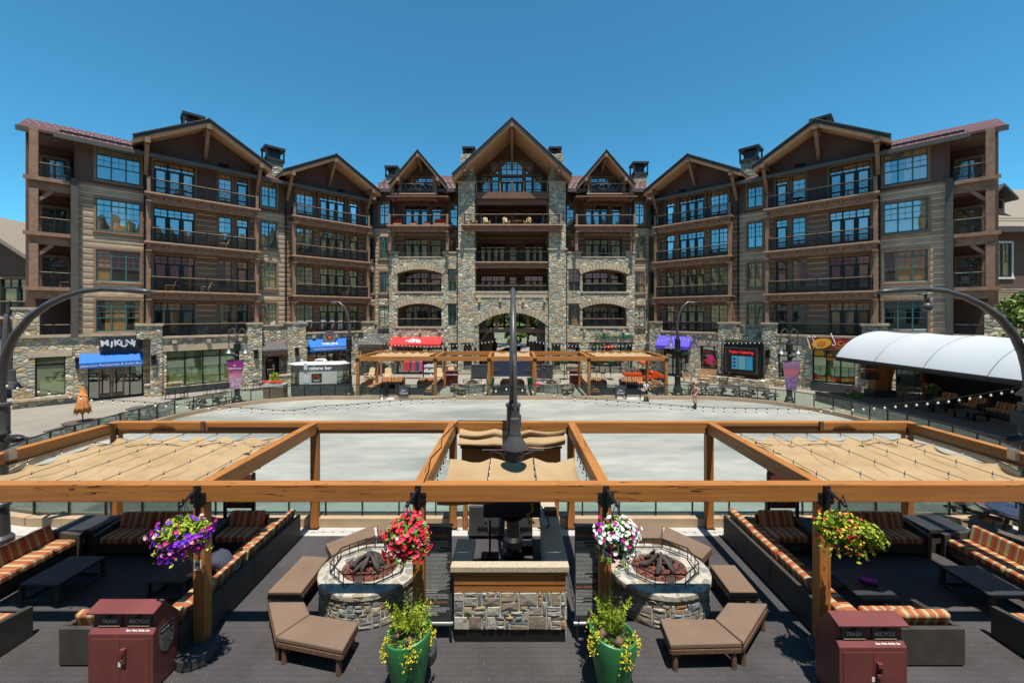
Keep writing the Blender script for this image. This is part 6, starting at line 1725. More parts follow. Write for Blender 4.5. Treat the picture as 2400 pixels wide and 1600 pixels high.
# clothes rails and shelf outside the red awning shop
cols = [(.62, .05, .06), (.1, .12, .2), (.35, .36, .4), (.02, .2, .22), (.6, .1, .25), (.08, .08, .09), (.3, .05, .1)]
cm = []
for i, c in enumerate(cols): cm.append(plain('garment_cloth', c, .85, var=.2))
for j, (x, y, lb) in enumerate(((-9.3, 38.4, 'rail of colourful jackets in front of the red awning shop'),)):
    g = thing('clothes_rail', lb, 'clothes rail', (x, y, 0)); b = MB(); b.tube([(-.9, 0, 0), (-.9, 0, 1.7), (.9, 0, 1.7), (.9, 0, 0)], .02, 6); b.bar((-.9, -.3, .05), (-.9, .3, .05), .04); b.bar((.9, -.3, .05), (.9, .3, .05), .04); b.build('frame', M['black'], g); rnd = random.Random(2)
    for i in range(13): x0 = -.82 + i * .13; b = MB(); b.prism([(-.22, 1.58), (0, 1.66), (.22, 1.58), (.27, .75 + rnd.uniform(-.1, .1)), (-.27, .75)], 'x', x0, x0 + .09); b.build('garment', cm[0 if i < 4 else rnd.randrange(7)], g)
g = thing('shoe_shelf', 'open shelf of shoe boxes in front of the red awning shop', 'shelf', (-7.9, 38.9, 0)); b = MB()
for z in (0, .5, 1.0, 1.5): b.box(-.5, .5, -.2, .2, z, z + .04)
b.box(-.54, -.5, -.2, .2, 0, 1.7); b.box(.5, .54, -.2, .2, 0, 1.7); b.build('shelf_frame', M['black'], g); b = MB(); rnd = random.Random(9)
for z in (.04, .54, 1.04):
    for i in range(5): b.box(-.46 + i * .19, -.30 + i * .19, -.18, .1, z, z + rnd.uniform(.2, .4))
b.build('shoe_boxes', M['letter'], g)
# planter box by the drinks kiosk
g = thing('planter_box', 'long maroon planter box with flowers left of the drinks kiosk', 'planter', (-17.2, 29.6, 0)); MB().box(-.72, .72, -.3, .3, 0, 1.0).build('box', M['trimdark'], g); MB().box(-.75, .75, -.33, .33, .78, 1.02).build('rim', M['apron'], g); b = MB(); rnd = random.Random(6); cloud(b, (0, 0, 1.15), (.7, .28, .28), 420, .07, rnd, .2); cloud(b, (-.2, .2, 1.5), (.35, .3, .35), 260, .08, rnd, .2); b.build('foliage', M['leafy'], g); b = MB()
for i in range(60): flower(b, Vector((rnd.uniform(-.7, .7), -.28 + rnd.uniform(-.05, .1), 1.1 + rnd.uniform(0, .2))), Vector((0, -1, .5)), .05, rnd)
b.build('flowers', M['petal_red'], g)
# low rubble walls with railing by the cafe
for lb, p, q in (('low rubble wall with pale cap by the blue awning door', (-27.0, 29.9), (-25.4, 31.4)), ('low rubble wall with pale cap left of the drinks kiosk', (-20.5, 34.4), (-17.5, 36.0))):
    o = Vector((*p, 0)); g = thing('low_stone_wall', lb, 'wall', o); d = Vector((q[0] - p[0], q[1] - p[1], 0)); b = MB(); b.bar(Vector((0, 0, .4)), d + Vector((0, 0, .4)), .35, .8); b.build('wall_body', M['stone2'], g); b = MB(); b.bar(Vector((0, 0, .85)), d + Vector((0, 0, .85)), .48, .1); b.build('wall_cap', M['capstone'], g)
# chairlift seat
g = thing('chairlift_seat', 'old black chairlift seat displayed on the plaza right of the arch', 'chairlift seat', (2.7, 37.2, .25)); b = MB(); b.tube([(-.7, 0, 0), (-.7, 0, .8), (-.1, 0, .82), (-.1, 0, 0)], .03, 6, closed=True); b.tube([(-.1, 0, 0), (.5, 0, 0), (.65, 0, .25), (.5, 0, .6), (.1, 0, .8), (.45, 0, 1.0), (.4, 0, 1.3), (0, 0, 1.35), (-.1, 0, 1.7)], .035, 6); b.tube([(-.1, 0, 0), (-.1, 0, 1.7), (.05, 0, 1.95)], .03, 6); b.build('frame', M['black'], g); b = MB(); b.ball((.25, 0, .85), (.22, .12, .1), 10, 6); b.build('seat', M['black'], g); MB().box(-.75, .7, -.3, .3, -.25, -.2).build('base', M['planterb'], g)
for x, y, lb in ((-3.1, 38.6, 'grey box cabinet left of the archway mouth'), (3.1, 38.6, 'grey box cabinet right of the archway mouth')):
    g = thing('service_cabinet', lb, 'cabinet', (x, y, 0)); MB().box(-.75, .75, -.3, .3, .1, 1.25).build('cabinet_body', M['planterb'], g); MB().box(-.78, .78, -.33, .33, 1.251, 1.3).build('lid', M['steel'], g)
g = thing('low_counter', 'long dark blue counter across the archway mouth', 'counter', (0, 41.0 - .9, 0)); MB().box(-2.3, 2.3, -.3, .3, 0, 1.75).build('counter_front', M['navy'], g)
for x in (-1.7, 1.7): MB().box(x - .5, x + .5, -.33, -.302, .5, .95).build('panel', M['planterb'], g)
# drinks kiosk trailer
kx, ky = -14.2, 30.3
g = thing('drinks_kiosk', 'rounded grey drinks kiosk with white roof lettered cabana bar', 'kiosk', (kx, ky, 0), R(10))
def pill(L_, r, n=10): return [(-L_ + r * math.cos(R(90 + 180 * i / n)), r * math.sin(R(90 + 180 * i / n))) for i in range(n + 1)] + [(L_ + r * math.cos(R(-90 + 180 * i / n)), r * math.sin(R(-90 + 180 * i / n))) for i in range(n + 1)]
MB().prism(pill(1.25, .8), 'z', .12, 1.0).build('skirt', M['planterb'], g, smooth='auto'); MB().prism(pill(1.25, .78), 'z', 1.0, 1.98).build('body', M['apron'], g, smooth='auto')
MB().prism(pill(1.25, .81), 'z', 1.98, 2.35).build('fascia', M['steel'], g, smooth='auto'); MB().prism(pill(1.25, .84), 'z', 2.351, 2.46).build('roof', M['white'], g, smooth='auto', bevel=.03)
b = MB(); b.box(-.4, .35, -.3, .3, 2.461, 2.58); b.prism([(-.4, 2.58), (-.32, 2.74), (.2, 2.74), (.35, 2.58)], 'y', -.3, .3); b.build('roof_hatch', M['white'], g, bevel=.02)
b = MB(); b.box(-.3, .2, -.31, -.301, 2.62, 2.68); b.build('hatch_slot', M['planterb'], g)
text('cabana bar', FRONT((.15, -.815, 2.15)), .36, M['letter'], g, ext=.004, off=.008)
b = MB(); b.box(-.45, .25, -.80, -.782, 1.15, 1.75); bd = b.build('drinks_board', M['dark'], g); k = N('orange_red_ink'); k.base((.75, .12, .05)); text('Drinks', FRONT((-.1, -.803, 1.60)), .16, k.m, bd); text('by the Rink', FRONT((-.1, -.803, 1.45)), .13, k.m, bd); b = MB()
for i in range(2): b.box(-.36 + .06 * i, .16 - .05 * i, -.805, -.801, 1.29 - .07 * i, 1.31 - .07 * i)
b.build('small_print', M['letter'], bd)
MB().box(-.95, -.62, -.80, -.781, 1.1, 1.6).build('price_board', M['tent'], g); MB().box(-.95, -.70, -.86, -.815, 2.05, 2.5).build('speaker', M['tent'], g)
b = MB()
for sx in (-1, 1):
    for zz in (1.0, 1.45, 1.9): b.prism([(sx * (1.25 + .82 * math.cos(R(a))), .82 * math.sin(R(a))) for a in range(-85, 60, 20)] + [(sx * 1.25, 0)], 'z', zz, zz + .05)
b.build('side_shelf', M['black'], g)
for sx in (-1, 1): MB().prism([(sx * (1.25 + .79 * math.cos(R(a))), .79 * math.sin(R(a))) for a in range(-88, 60, 12)] + [(sx * 1.25, .2)], 'z', 1.01, 1.97).build('side_window', M['shopglass'], g, smooth='auto')
b = MB()
for i, (x, z) in enumerate(((-1.0, .75), (-.9, .4), (.25, .8), (.55, .75), (.35, .4), (.9, .6), (-.4, .6))):
    for a in range(6): d = Vector((math.cos(a * 1.047), 0, math.sin(a * 1.047))) * .13; b.bar((x, -.808, z), (x + d.x, -.808, z + d.z), .035, .006)
b.build('snowflake_decal', M['alu'], g)
# ---------------------------------------------------------------- utility vehicle
g = thing('utility_vehicle', 'orange off-road utility vehicle parked by the plaza lamp', 'vehicle', (11.4, 35.2, 0), R(0))
b = MB(); b.prism([(-1.7, .75), (-1.72, 1.05), (-.35, 1.05), (-.3, .75)], 'y', -.7, .7); b.build('cargo_bed', M['orangepaint'], g, bevel=.03); b = MB(); b.prism([(.55, .6), (.5, 1.1), (.9, 1.15), (1.5, .95), (1.62, .6)], 'y', -.68, .68); b.build('bonnet', M['orangepaint'], g, bevel=.04); b = MB(); b.prism([(-.3, .55), (-.3, .85), (.5, .85), (.55, .55)], 'y', -.7, .7); b.build('door', M['orangepaint'], g, bevel=.02)
MB().box(-1.6, 1.55, -.6, .6, .38, .6).build('chassis', M['black'], g); b = MB()
for yy in (-.66, .66):
    b.tube([(-.3, yy, .85), (-.28, yy, 1.85), (.35, yy, 1.85), (.75, yy, 1.1)], .035, 7)
b.tube([(-.28, -.66, 1.85), (-.28, .66, 1.85)], .035, 7); b.tube([(.35, -.66, 1.85), (.35, .66, 1.85)], .035, 7); b.build('roll_cage', M['black'], g); MB().box(-.35, .45, -.7, .7, 1.88, 1.95).build('roof', M['orangepaint'], g, bevel=.02); MB().box(-.28, .3, -.55, .55, .86, 1.3).build('seat', M['black'], g); b = MB(); b.tube([(1.62, -.5, .5), (1.8, -.5, .6), (1.8, -.5, 1.0), (1.8, .5, 1.0), (1.8, .5, .6), (1.62, .5, .5)], .035, 6); b.build('bumper', M['black'], g)
for x in (-1.1, 1.1):
    for yy in (-.72, .72):
        o = MB().tube([(0, -.12, 0), (0, .12, 0)], .36, 18).build('wheel', M['tyre'], g); o.location = (x, yy, .36); MB().tube([(0, -.125, 0), (0, .125, 0)], .17, 12).build('rim', M['alu'], o)
b = MB(); rnd = random.Random(1)
for i in range(9): x0 = -1.5 + i * .13; b.box(x0, x0 + .1, rnd.uniform(-.6, 0), rnd.uniform(.1, .6), 1.05, 1.2 + rnd.uniform(0, .35))
b.build('load', M['alu'], g)
# ================================================================ signs and awnings
XR = Vector((.7071, .7071, 0)); NR = Vector((.7071, -.7071, 0))
def wingpt(sg, u, v, z): return Vector((sg * (13.96 + .7071 * u + .7071 * v), 42.4 - .7071 * u + .7071 * v, z))
def wingframe(sg, o): return frame((.7071, .7071 if sg < 0 else -.7071, 0), (.7071 if sg < 0 else -.7071, -.7071, 0), (0, 0, 1), o)
def awning(label, sg, u0, u1, vb, zt, zb, proj, val, mat, texts=()):
    c = wingpt(sg, (u0 + u1) / 2, vb, zb); g = thing('awning', label, 'awning', c)
    b = MB(lambda p: wingpt(sg, p.x, p.y, p.z) - c); b.prism([(vb - .003, zt), (vb - proj, zb), (vb - proj, zb - val), (vb - proj + .03, zb - val), (vb - proj + .03, zb - .02), (vb - .003, zt - .05)], 'x', u0, u1)
    for u in (u0, u1 - .02): b.prism([(vb - .004, zt - .06), (vb - proj + .035, zb - .03), (vb - .004, zb - .03)], 'x', u + .005, u + .015)
    b.build('cloth', M[mat], g)
    for t, du, zz, vv, sz, mt, slope in texts:
        xr = Vector((.7071, .7071 if sg < 0 else -.7071, 0)); n = Vector((.7071 if sg < 0 else -.7071, -.7071, 0)); up = Vector((0, 0, 1))
        if slope: up = (Vector((0, 0, zt - zb)) - n * proj).normalized(); n = xr.cross(up)
        text(t, frame(xr, n, up, wingpt(sg, (u0 + u1) / 2 + du, vv, zz) - c), sz, M[mt], g)
    return g
awning('wide blue awning reading Japanese Restaurant & Sushi Bar', -1, 18.15, 21.35, 1.0, 3.35, 2.72, .75, .38, 'signblue', [('Japanese Restaurant & Sushi Bar', 0, 2.52, .235, .235, 'letter', False)])
g = awning('smaller blue awning reading Sushi & Japanese Food to Go', -1, 3.2, 6.9, 0, 3.75, 3.05, .7, .42, 'signblue', [('Sushi & Japanese Food to Go', 0, 2.85, -.715, .27, 'letter', False), ('MIKUNI', 0, 3.28, -.47, .42, 'letter', True)])
c = wingpt(-1, 19.4, .3, 3.35); g = thing('restaurant_sign', 'dark sign with chunky white letters MIKUNI above the blue awning', 'sign', c); b = MB(lambda p: wingpt(-1, p.x, p.y, p.z) - c); b.box(18.15, 20.4, .72, .9, 3.5, 4.3); b.box(18.3, 20.3, .76, .98, 3.30, 3.499); b.build('board', M['navy'], g)
rr = [6, -4, 3, -3, 4, -5]
for i, ch in enumerate('MIKUNI'):
    u = 20.12 - (0, .35, .64, .97, 1.27, 1.52)[i]
    F_ = wingframe(-1, wingpt(-1, u, .6, 3.95 + .05 * (-1) ** i) - c); text(ch, F_ @ Matrix.Rotation(R(rr[i]), 4, 'Z'), .56, M['white'], g, ext=.03, off=.022)
c = wingpt(-1, 5.05, -.3, 3.9); g = thing('round_sign', 'round grey sign with red and orange centre above the small blue awning', 'sign', c)
b = MB(lambda p: p); F_ = wingframe(-1, Vector((0, 0, 0)))
def disc(r, z0, z1, m, name, n=28):
    q = MB(); q.lathe([(0, z0), (r, z0), (r, z1), (0, z1)], n, T=F_); return q.build(name, M[m], g)
disc(.62, 0, .05, 'alu', 'disc'); disc(.27, .0502, .06, 'navy', 'centre'); k = N('flame_orange'); k.base((.75, .12, .03)); q = MB(); q.lathe([(0, .06), (.17, .06), (.17, .068), (0, .068)], 20, T=F_ @ Matrix.Translation((.02, -.02, 0))); q.build('flame', k.m, g)
for i, ch in enumerate('STARVNE'): a = R(150 - i * 20); text(ch, F_ @ Matrix.Translation((.44 * math.cos(a), .44 * math.sin(a), .052)) @ Matrix.Rotation(a - R(90), 4, 'Z'), .24, M['navy'], g, off=.008)
# red awning on the central block
g = thing('awning', 'long red awning with white mountain logo lettering on the central block', 'awning', (-9.65, 41.2, 3.0)); b = MB(); b.prism([(.35, .75), (-.75, .12), (-.75, -.12), (-.72, -.12), (-.72, .08), (.35, .70)], 'x', -2.55, 2.55)
b.build('cloth', M['signred'], g)
sl = math.atan2(.63, 1.1); up = Vector((0, 1.1, .63)).normalized(); nn = Vector((1, 0, 0)).cross(up)
for i, t in enumerate(('THE', 'NORTH', 'FACE')): text(t, frame((1, 0, 0), nn, up, Vector((-.12, -.25, .41)) + up * (.24 - i * .23) + nn * .012), .27, M['letter'], g, align='RIGHT', off=.012)
for r in (.28, .43, .58):
    q = MB(); P2 = [(r * math.cos(R(a)), r * math.sin(R(a))) for a in range(0, 91, 9)] + [((r - .11) * math.cos(R(a)), (r - .11) * math.sin(R(a))) for a in range(90, -1, -9)]; q.prism([(p[0], p[1]) for p in P2], 'z', 0, .008, T=frame((1, 0, 0), nn, up, Vector((-.06, -.25, .41)) - up * .32 + nn * .004)); q.build('logo_band', M['letter'], g)
g = thing('porch_roof', 'small grey hipped porch roof left of the red awning', 'porch roof', (-13.9, 40.6, 3.0)); b = MB(); b.add([(-1.25, -1, .12), (1.25, -1, .12), (1.25, 1.6, .12), (-1.25, 1.6, .12), (0, .6, .95), (0, 1.2, .95)], [(0, 1, 4), (1, 2, 5, 4), (2, 3, 5), (3, 0, 4, 5), (0, 1, 2, 3)]); b.build('roof', M['metalroof'], g); b = MB(); b.box(-1.2, 1.2, -.92, 1.5, -.18, .115); b.box(-1.2, 1.2, -.8, 1.4, -.5, -.25)
b.build('beam', M['trim'], g)
for x in (-1.1, 1.1): MB().box(x - .09, x + .09, -.85, -.67, -3.0, -.181).build('post', M['trim'], g)
g = thing('shop_sign', 'green letters STARBUCKS COFFEE fixed on the stone above the coffee shop', 'sign', (10.45, 41.5, 3.75)); text('STARBUCKS COFFEE', FRONT((0, -.02, 0)), .50, M['signgreen'], g, ext=.04, off=.012, sx=.86); b = MB(); b.box(-2.2, 2.2, .0, .04, -.04, .02); b.build('rail', M['black'], g)
g = thing('shop_sign', 'small red oval sign over the coffee shop door', 'sign', (10.0, 41.4, 2.75)); b = MB(); b.ball((0, 0, 0), (.5, .05, .16), 18, 8); b.build('oval', M['signred'], g)
awning('violet awning over the outdoor clothing shop with white patagonia lettering', 1, 1.45, 4.75, -.1, 3.95, 3.0, .9, .3, 'signpurple', [('patagonia', 0, 2.86, -1.02, .3, 'letter', False)])
c = wingpt(1, 6.2, .2, 1.0); g = thing('window_lettering', 'pale patagonia lettering at the foot of the shop window', 'sign', c); text('patagonia', wingframe(1, Vector((0, 0, .1)) + Vector((-.707, -.707, 0)) * .0), .30, M['alu'], g)
g = thing('display_jacket', 'pink jacket displayed in the clothing shop window', 'jacket', wingpt(1, 6.35, .1, 1.9)); b = MB(); T = wingframe(1, Vector((0, 0, 0))); b.prism([(-.22, -.4), (.22, -.4), (.2, .2), (.34, -.3), (.42, -.26), (.26, .34), (.1, .42), (-.1, .42), (-.26, .34), (-.42, -.26), (-.34, -.3), (-.2, .2)], 'z', 0, .06, T); k = N('pink_cloth'); k.base((.62, .05, .2)); b.build('jacket_body', k.m, g)
# information screen
c = wingpt(1, 9.25, -1.0, 0); g = thing('information_screen', 'outdoor information screen in a tall black frame with red headline', 'screen', c)
mk = lambda: MB(lambda p: wingpt(1, p.x, p.y, p.z) - c)
b = mk(); b.box(7.8, 10.9, -.9, -.6, .7, 3.75); b.build('housing', M['black'], g); b = mk()
for u in (7.7, 10.95): b.tube([(u, -1.0, 0), (u, -1.0, 3.85)], .06, 6)
b.tube([(7.6, -1.0, 3.85), (11, -1.0, 3.85)], .05, 6); b.build('frame', M['planterb'], g)
b = mk(); b.box(7.95, 10.5, -.96, -.901, .95, 3.2); b.build('bezel', M['steel'], g)
def emit(name, c_, st):
    k = N(name); k.base((0, 0, 0)); k.b.inputs['Emission Color'].default_value = (*c_, 1); k.b.inputs['Emission Strength'].default_value = st; return k.m
b = mk(); b.box(8.08, 10.37, -.985, -.961, 1.05, 3.1); scn = b.build('screen', M['dark'], g)
for i, cc in enumerate(((.04, .22, .36), (.10, .26, .30), (.02, .20, .34))):
    b = mk(); b.box(8.5 + i * .55, 9.02 + i * .55, -.99, -.9852, 1.3, 2.45); b.build('panel', emit('screen_blue', cc, .65), scn)
b = mk()
for i in range(3): b.box(8.6, 8.8, -.995, -.9901, 2.1 - i * .3, 2.25 - i * .3)
b.build('icon', M['dark'], scn)
text('Taylor Catering', wingframe(1, wingpt(1, 9.22, -.99, 2.78) - c), .30, emit('red_screen_text', (.95, .02, .03), .8), scn, ext=.002, off=.01)
c = wingpt(1, 9.2, -1.9, 0); g = thing('stone_planter_wall', 'low stone planter bed in front of the information screen', 'planter', c); mk = lambda: MB(lambda p: wingpt(1, p.x, p.y, p.z) - c); b = mk(); b.box(6.7, 11.3, -2.0, -1.6, 0, .62); b.box(10.9, 11.3, -1.599, -.3, 0, .62); b.build('wall_body', M['stone2'], g); b = mk(); b.box(6.8, 10.89, -1.599, -.2, 0, .5); b.build('soil', M['teak'], g)
# sweet shop
c = wingpt(1, 15.0, -.35, 3.6); g = thing('sweet_shop_sign', 'crimson sign with a big yellow oval and candy canes', 'sign', c); mk = lambda: MB(lambda p: wingpt(1, p.x, p.y, p.z) - c); b = mk(); b.box(14.0, 17.0, -.3, -.16, 3.35, 4.15); k = N('crimson_sign'); k.base((.30, .012, .03)); b.build('board', k.m, g); F_ = wingframe(1, wingpt(1, 14.75, -.42, 3.8) - c); kb_ = N('sign_yellow'); kb_.base((.80, .45, .02))
q = MB(); q.lathe([(0, 0), (.62, 0), (.62, .06), (0, .06)], 26, sx=1, sy=.62, T=F_ @ Matrix.Rotation(R(14), 4, 'Z')); q.build('oval', kb_.m, g); q = MB(); q.lathe([(0, .061), (.3, .061), (.3, .075), (0, .075)], 20, sx=1, sy=.6, T=F_ @ Matrix.Rotation(R(14), 4, 'Z')); k = N('sign_orange'); k.base((.8, .2, .03)); q.build('oval_centre', k.m, g)
for du, rz in ((-.85, 15), (-.45, 25), (.75, -160)):
    pts = [(0, -.55), (0, .25), (.05, .4), (.16, .42), (.22, .3)]; T = F_ @ Matrix.Translation((du, .08 if rz > 0 else .3, .03)) @ Matrix.Rotation(R(rz), 4, 'Z'); q = MB(); q.tube([T @ Vector((x * 1.0, y * 1.0, 0)) for x, y in pts], .035, 6); q.build('candy_cane', M['white'], g)
text('Co', wingframe(1, wingpt(1, 16.0, -.31, 3.8) - c), .5, kb_.m, g, ext=.01); text('Candy', wingframe(1, wingpt(1, 15.85, -.31, 3.5) - c), .22, kb_.m, g, ext=.01)
c = wingpt(1, 15.4, .2, .75); g = thing('window_stickers', 'row of yellow and orange round stickers on the sweet shop window', 'stickers', c); rnd = random.Random(12); cl = [kb_.m, k.m, M['signred']]
for i in range(9): q = MB(); q.lathe([(0, 0), (.14, 0), (.14, .006), (0, .006)], 14, T=wingframe(1, wingpt(1, 14.25 + i * .28, .3, 1.0 + rnd.uniform(-.05, .08)) - c)); q.build('dot', cl[rnd.randrange(3)], g)
q = MB(); q.prism([(-.3, -.3), (.3, -.3), (.3, .15), (.2, .32), (-.2, .32), (-.3, .15)], 'z', 0, .01, T=wingframe(1, wingpt(1, 14.5, .3, 2.9) - c)); q.build('yellow_panel', kb_.m, g)
q = MB(); q.lathe([(0, 0), (.27, 0), (.27, .01), (0, .01)], 18, T=wingframe(1, wingpt(1, 15.15, .28, 2.7) - c)); q.build('orange_disc', k.m, g)
# ================================================================ stage and tent on the right
struct(MB().box(21.4, 33, 6, 28.5, .0, .58).build('stage_platform', M['stagefloor']))
g = thing('stage_edge', 'dark panelled front of the stage along the right end of the rink', 'stage front', (21.3, 17, 0)); b = MB(lambda p: p - Vector((21.3, 17, 0))); b.box(21.3, 21.399, 6, 28.6, 0, .6); b.build('panel', M['planterb'], g); b = MB(lambda p: p - Vector((21.3, 17, 0)))
for i in range(24): b.box(21.285, 21.299, 6.4 + i * .92, 6.43 + i * .92, 0, .6)
b.box(21.27, 21.6, 6, 28.6, .601, .64); b.build('panel_joint', M['black'], g)
tn = thing('tent_canopy', 'white barrel vaulted fabric canopy over the stage', 'canopy', (25, 19, .58)); o = Vector((25, 19, .58))
def vault(t, y): a = R(59.7) * (2 * t - 1); return Vector((25 + 3.533 * math.sin(a), y, 3.15 + 3.533 * math.cos(a) - 1.783))
b = MB(lambda p: p - o); nx, ny = 26, 66; vs, fs = [], []
y0, y1 = 27.6, 10.0; bays = 6
for j in range(ny + 1):
    y = y0 + (y1 - y0) * j / ny; f = abs(math.sin(math.pi * bays * j / ny))
    for i in range(nx + 1):
        t = i / nx; p = vault(t, y); sg_ = math.sin(math.pi * t); p = Vector((25 + (p.x - 25) * (1 - .022 * f * sg_), y, 3.15 + (p.z - 3.15) * (1 - .035 * f))); vs.append(p)
for j in range(ny):
    for i in range(nx): a = j * (nx + 1) + i; fs.append((a, a + 1, a + nx + 2, a + nx + 1))
b.add(vs, fs).build('fabric', M['tent'], tn, smooth=True)
b = MB(lambda p: p - o)
for k in range(bays + 1): y = y0 + (y1 - y0) * k / bays; b.tube([Vector((25, y, 3.15)) + (vault(i / 24, y) - Vector((25, y, 3.15))) * 1.001 for i in range(25)], .022, 5)
b.build('seam', M['alu'], tn)
b = MB(lambda p: p - o)
for k in range(bays + 1): y = y0 + (y1 - y0) * k / bays; b.tube([Vector((25, y, 3.15)) + (vault(i / 16, y) - Vector((25, y, 3.15))) * .955 for i in range(17)], .035, 6)
b.build('rib', M['alu'], tn); b = MB(lambda p: p - o)
for x in (21.95, 28.05): b.tube([(x, y0, 3.1), (x, y1, 3.1)], .09, 8); b.box(x - .03, x + .03, y1, y0, 2.93, 3.02)
b.build('gutter', M['black'], tn)
for y in (27.4, 21, 14.5, 10.2):
    MB(lambda p: p - o).box(27.95, 28.15, y - .1, y + .1, .58, 3.05).build('post', M['black'], tn)
g = thing('timber_pillar', 'thick orange timber pillar holding the near corner of the canopy by the sweet shop', 'pillar', (24.6, 27.4, .58)); MB().box(-.4, .4, -.3, .3, 0, 2.75).build('pillar_body', M['timz'], g); MB().box(-.75, .75, -.6, .2, 0, .45).build('base', M['planterb'], g)
for i, z in enumerate((2.0, 1.25)):
    h = thing('hanging_planter', 'dark box planter hanging on the timber pillar, %s of two' % ('upper', 'lower')[i], 'planter', (23.75, 26.9, z + .5)); MB().box(-.55, .35, -.2, .2, 0, .42).build('box', M['planterb'], h); b = MB(); rnd = random.Random(i); cloud(b, (-.1, 0, .5), (.4, .2, .15), 120, .07, rnd); b.build('foliage', M['petal_red'] if i else M['leaf'], h)
def curtain(label, x, y, z0, z1, w, tie, m='orangecloth', along='x'):
    g = thing('curtain', label, 'curtain', (x, y, z0)); b = MB(); vs, fs = [], []
    for j in range(13):
        t = j / 12
        for i in range(17):
            u = i / 16; ww = w * (1 - (.62 * math.sin(min(1, t / .75) * math.pi / 2) if tie else 0)); xx = u * ww if tie >= 0 else w - u * ww; d = .05 * math.sin(u * 22); zz = (z1 - z0) * (1 - t)
            vs.append((xx, d, zz) if along == 'x' else (d, xx, zz))
    for j in range(12):
        for i in range(16): a = j * 17 + i; fs.append((a, a + 1, a + 18, a + 17))
    b.add(vs, fs).build('cloth', M[m], g, smooth=True); b = MB()
    e = (w * .2 if tie >= 0 else w * .8)
    b.box(*((e - .1, e + .1, -.08, .08) if along == 'x' else (-.08, .08, e - .1, e + .1)), (z1 - z0) * .25, (z1 - z0) * .29) if tie else b.box(*((0, w, -.02, .02) if along == 'x' else (-.02, .02, 0, w)), z1 - z0, z1 - z0 + .04)
    b.build('tie_band' if tie else 'rail', M[m] if tie else M['black'], g); return g
curtain('orange curtain tied back to the left of the glass door under the canopy', 25.1, 27.3, .6, 3.1, 1.0, 1); curtain('orange curtain tied back to the right of the glass door under the canopy', 26.4, 26.8, .6, 3.1, 1.0, -1)
g = thing('timber_door', 'open timber framed glass door under the canopy', 'door', (25.75, 28.2, .6)); b = MB(); b.box(-.5, -.36, -.04, .04, 0, 2.4); b.box(.36, .5, -.04, .04, 0, 2.4); b.box(-.36, .36, -.04, .04, 2.26, 2.4); b.box(-.36, .36, -.04, .04, 0, .3); b.build('frame', M['teak'], g); MB().box(-.36, .36, -.01, .01, .3, 2.26).build('glass', M['shopglass'], g); MB().box(.38, .42, -.1, -.04, 1.0, 1.3).build('handle', M['alu'], g)
curtain('long black pleated curtain wall behind the stage sofas', 27.4, 12.5, .6, 3.3, 14.0, 0, 'blackcloth', 'y'); curtain('black curtain beside the timber door under the canopy', 26.9, 26.4, .6, 3.2, 1.0, 0, 'blackcloth')
for i, (lb, x, y, L_) in enumerate((('striped armchair at the far end of the stage', 25.3, 24.6, 1.0), ('second striped armchair along the stage curtain', 25.3, 23.2, 1.1), ('long striped sofa on the stage before the black curtain', 25.3, 21.9, 2.9), ('striped sofa on the stage near the right edge', 25.3, 18.7, 2.4))):
    s = sofa(lb, (x, y), -90, L_, al=True, ar=True, n=1 if L_ < 1.5 else 3); s.location.z = .585
for i, (x, y) in enumerate(((23.9, 23.2), (23.9, 21.2))):
    g = thing('side_table', ('black open frame table before the second stage armchair', 'black open frame table before the long stage sofa')[i], 'side table', (x, y, .585)); MB().box(-.4, .4, -.5, .5, .38, .44).build('tabletop', M['tabletop'], g)
    for a in (-.36, .36):
        for c_ in (-.46, .46): MB().box(a - .04, a + .04, c_ - .04, c_ + .04, .0, .379).build('leg', M['black'], g)
g = thing('handrail', 'black sloping handrail at the canopy steps', 'handrail', (24.9, 25.3, .58)); MB().tube([(-.6, 0, 0), (-.6, 0, .55), (.7, .3, 1.0), (.7, .3, 0)], .025, 6).build('rail', M['black'], g)
for i, (x, y, lb) in enumerate(((22.3, 26.7, 'red leaved bush at the near corner of the stage'), (26.1, 25.4, 'potted flowers by the handrail under the canopy'))):
    g = thing('potted_shrub', lb, 'plant', (x, y, .58 if i else 0)); MB().lathe([(.2, 0), (.3, .5), (.28, .5)], 14).build('pot', M['navy'], g); b = MB(); rnd = random.Random(i + 5); cloud(b, (0, 0, .8), (.45, .45, .4), 260, .08, rnd); b.build('foliage', M['leaf'], g); b = MB()
    for j in range(30): d = Vector((rnd.gauss(0, 1), rnd.gauss(0, 1), rnd.gauss(0, 1))).normalized(); flower(b, Vector((0, 0, .8)) + d * .45, d, .06, rnd)
    b.build('flowers', M['petal_red'], g)
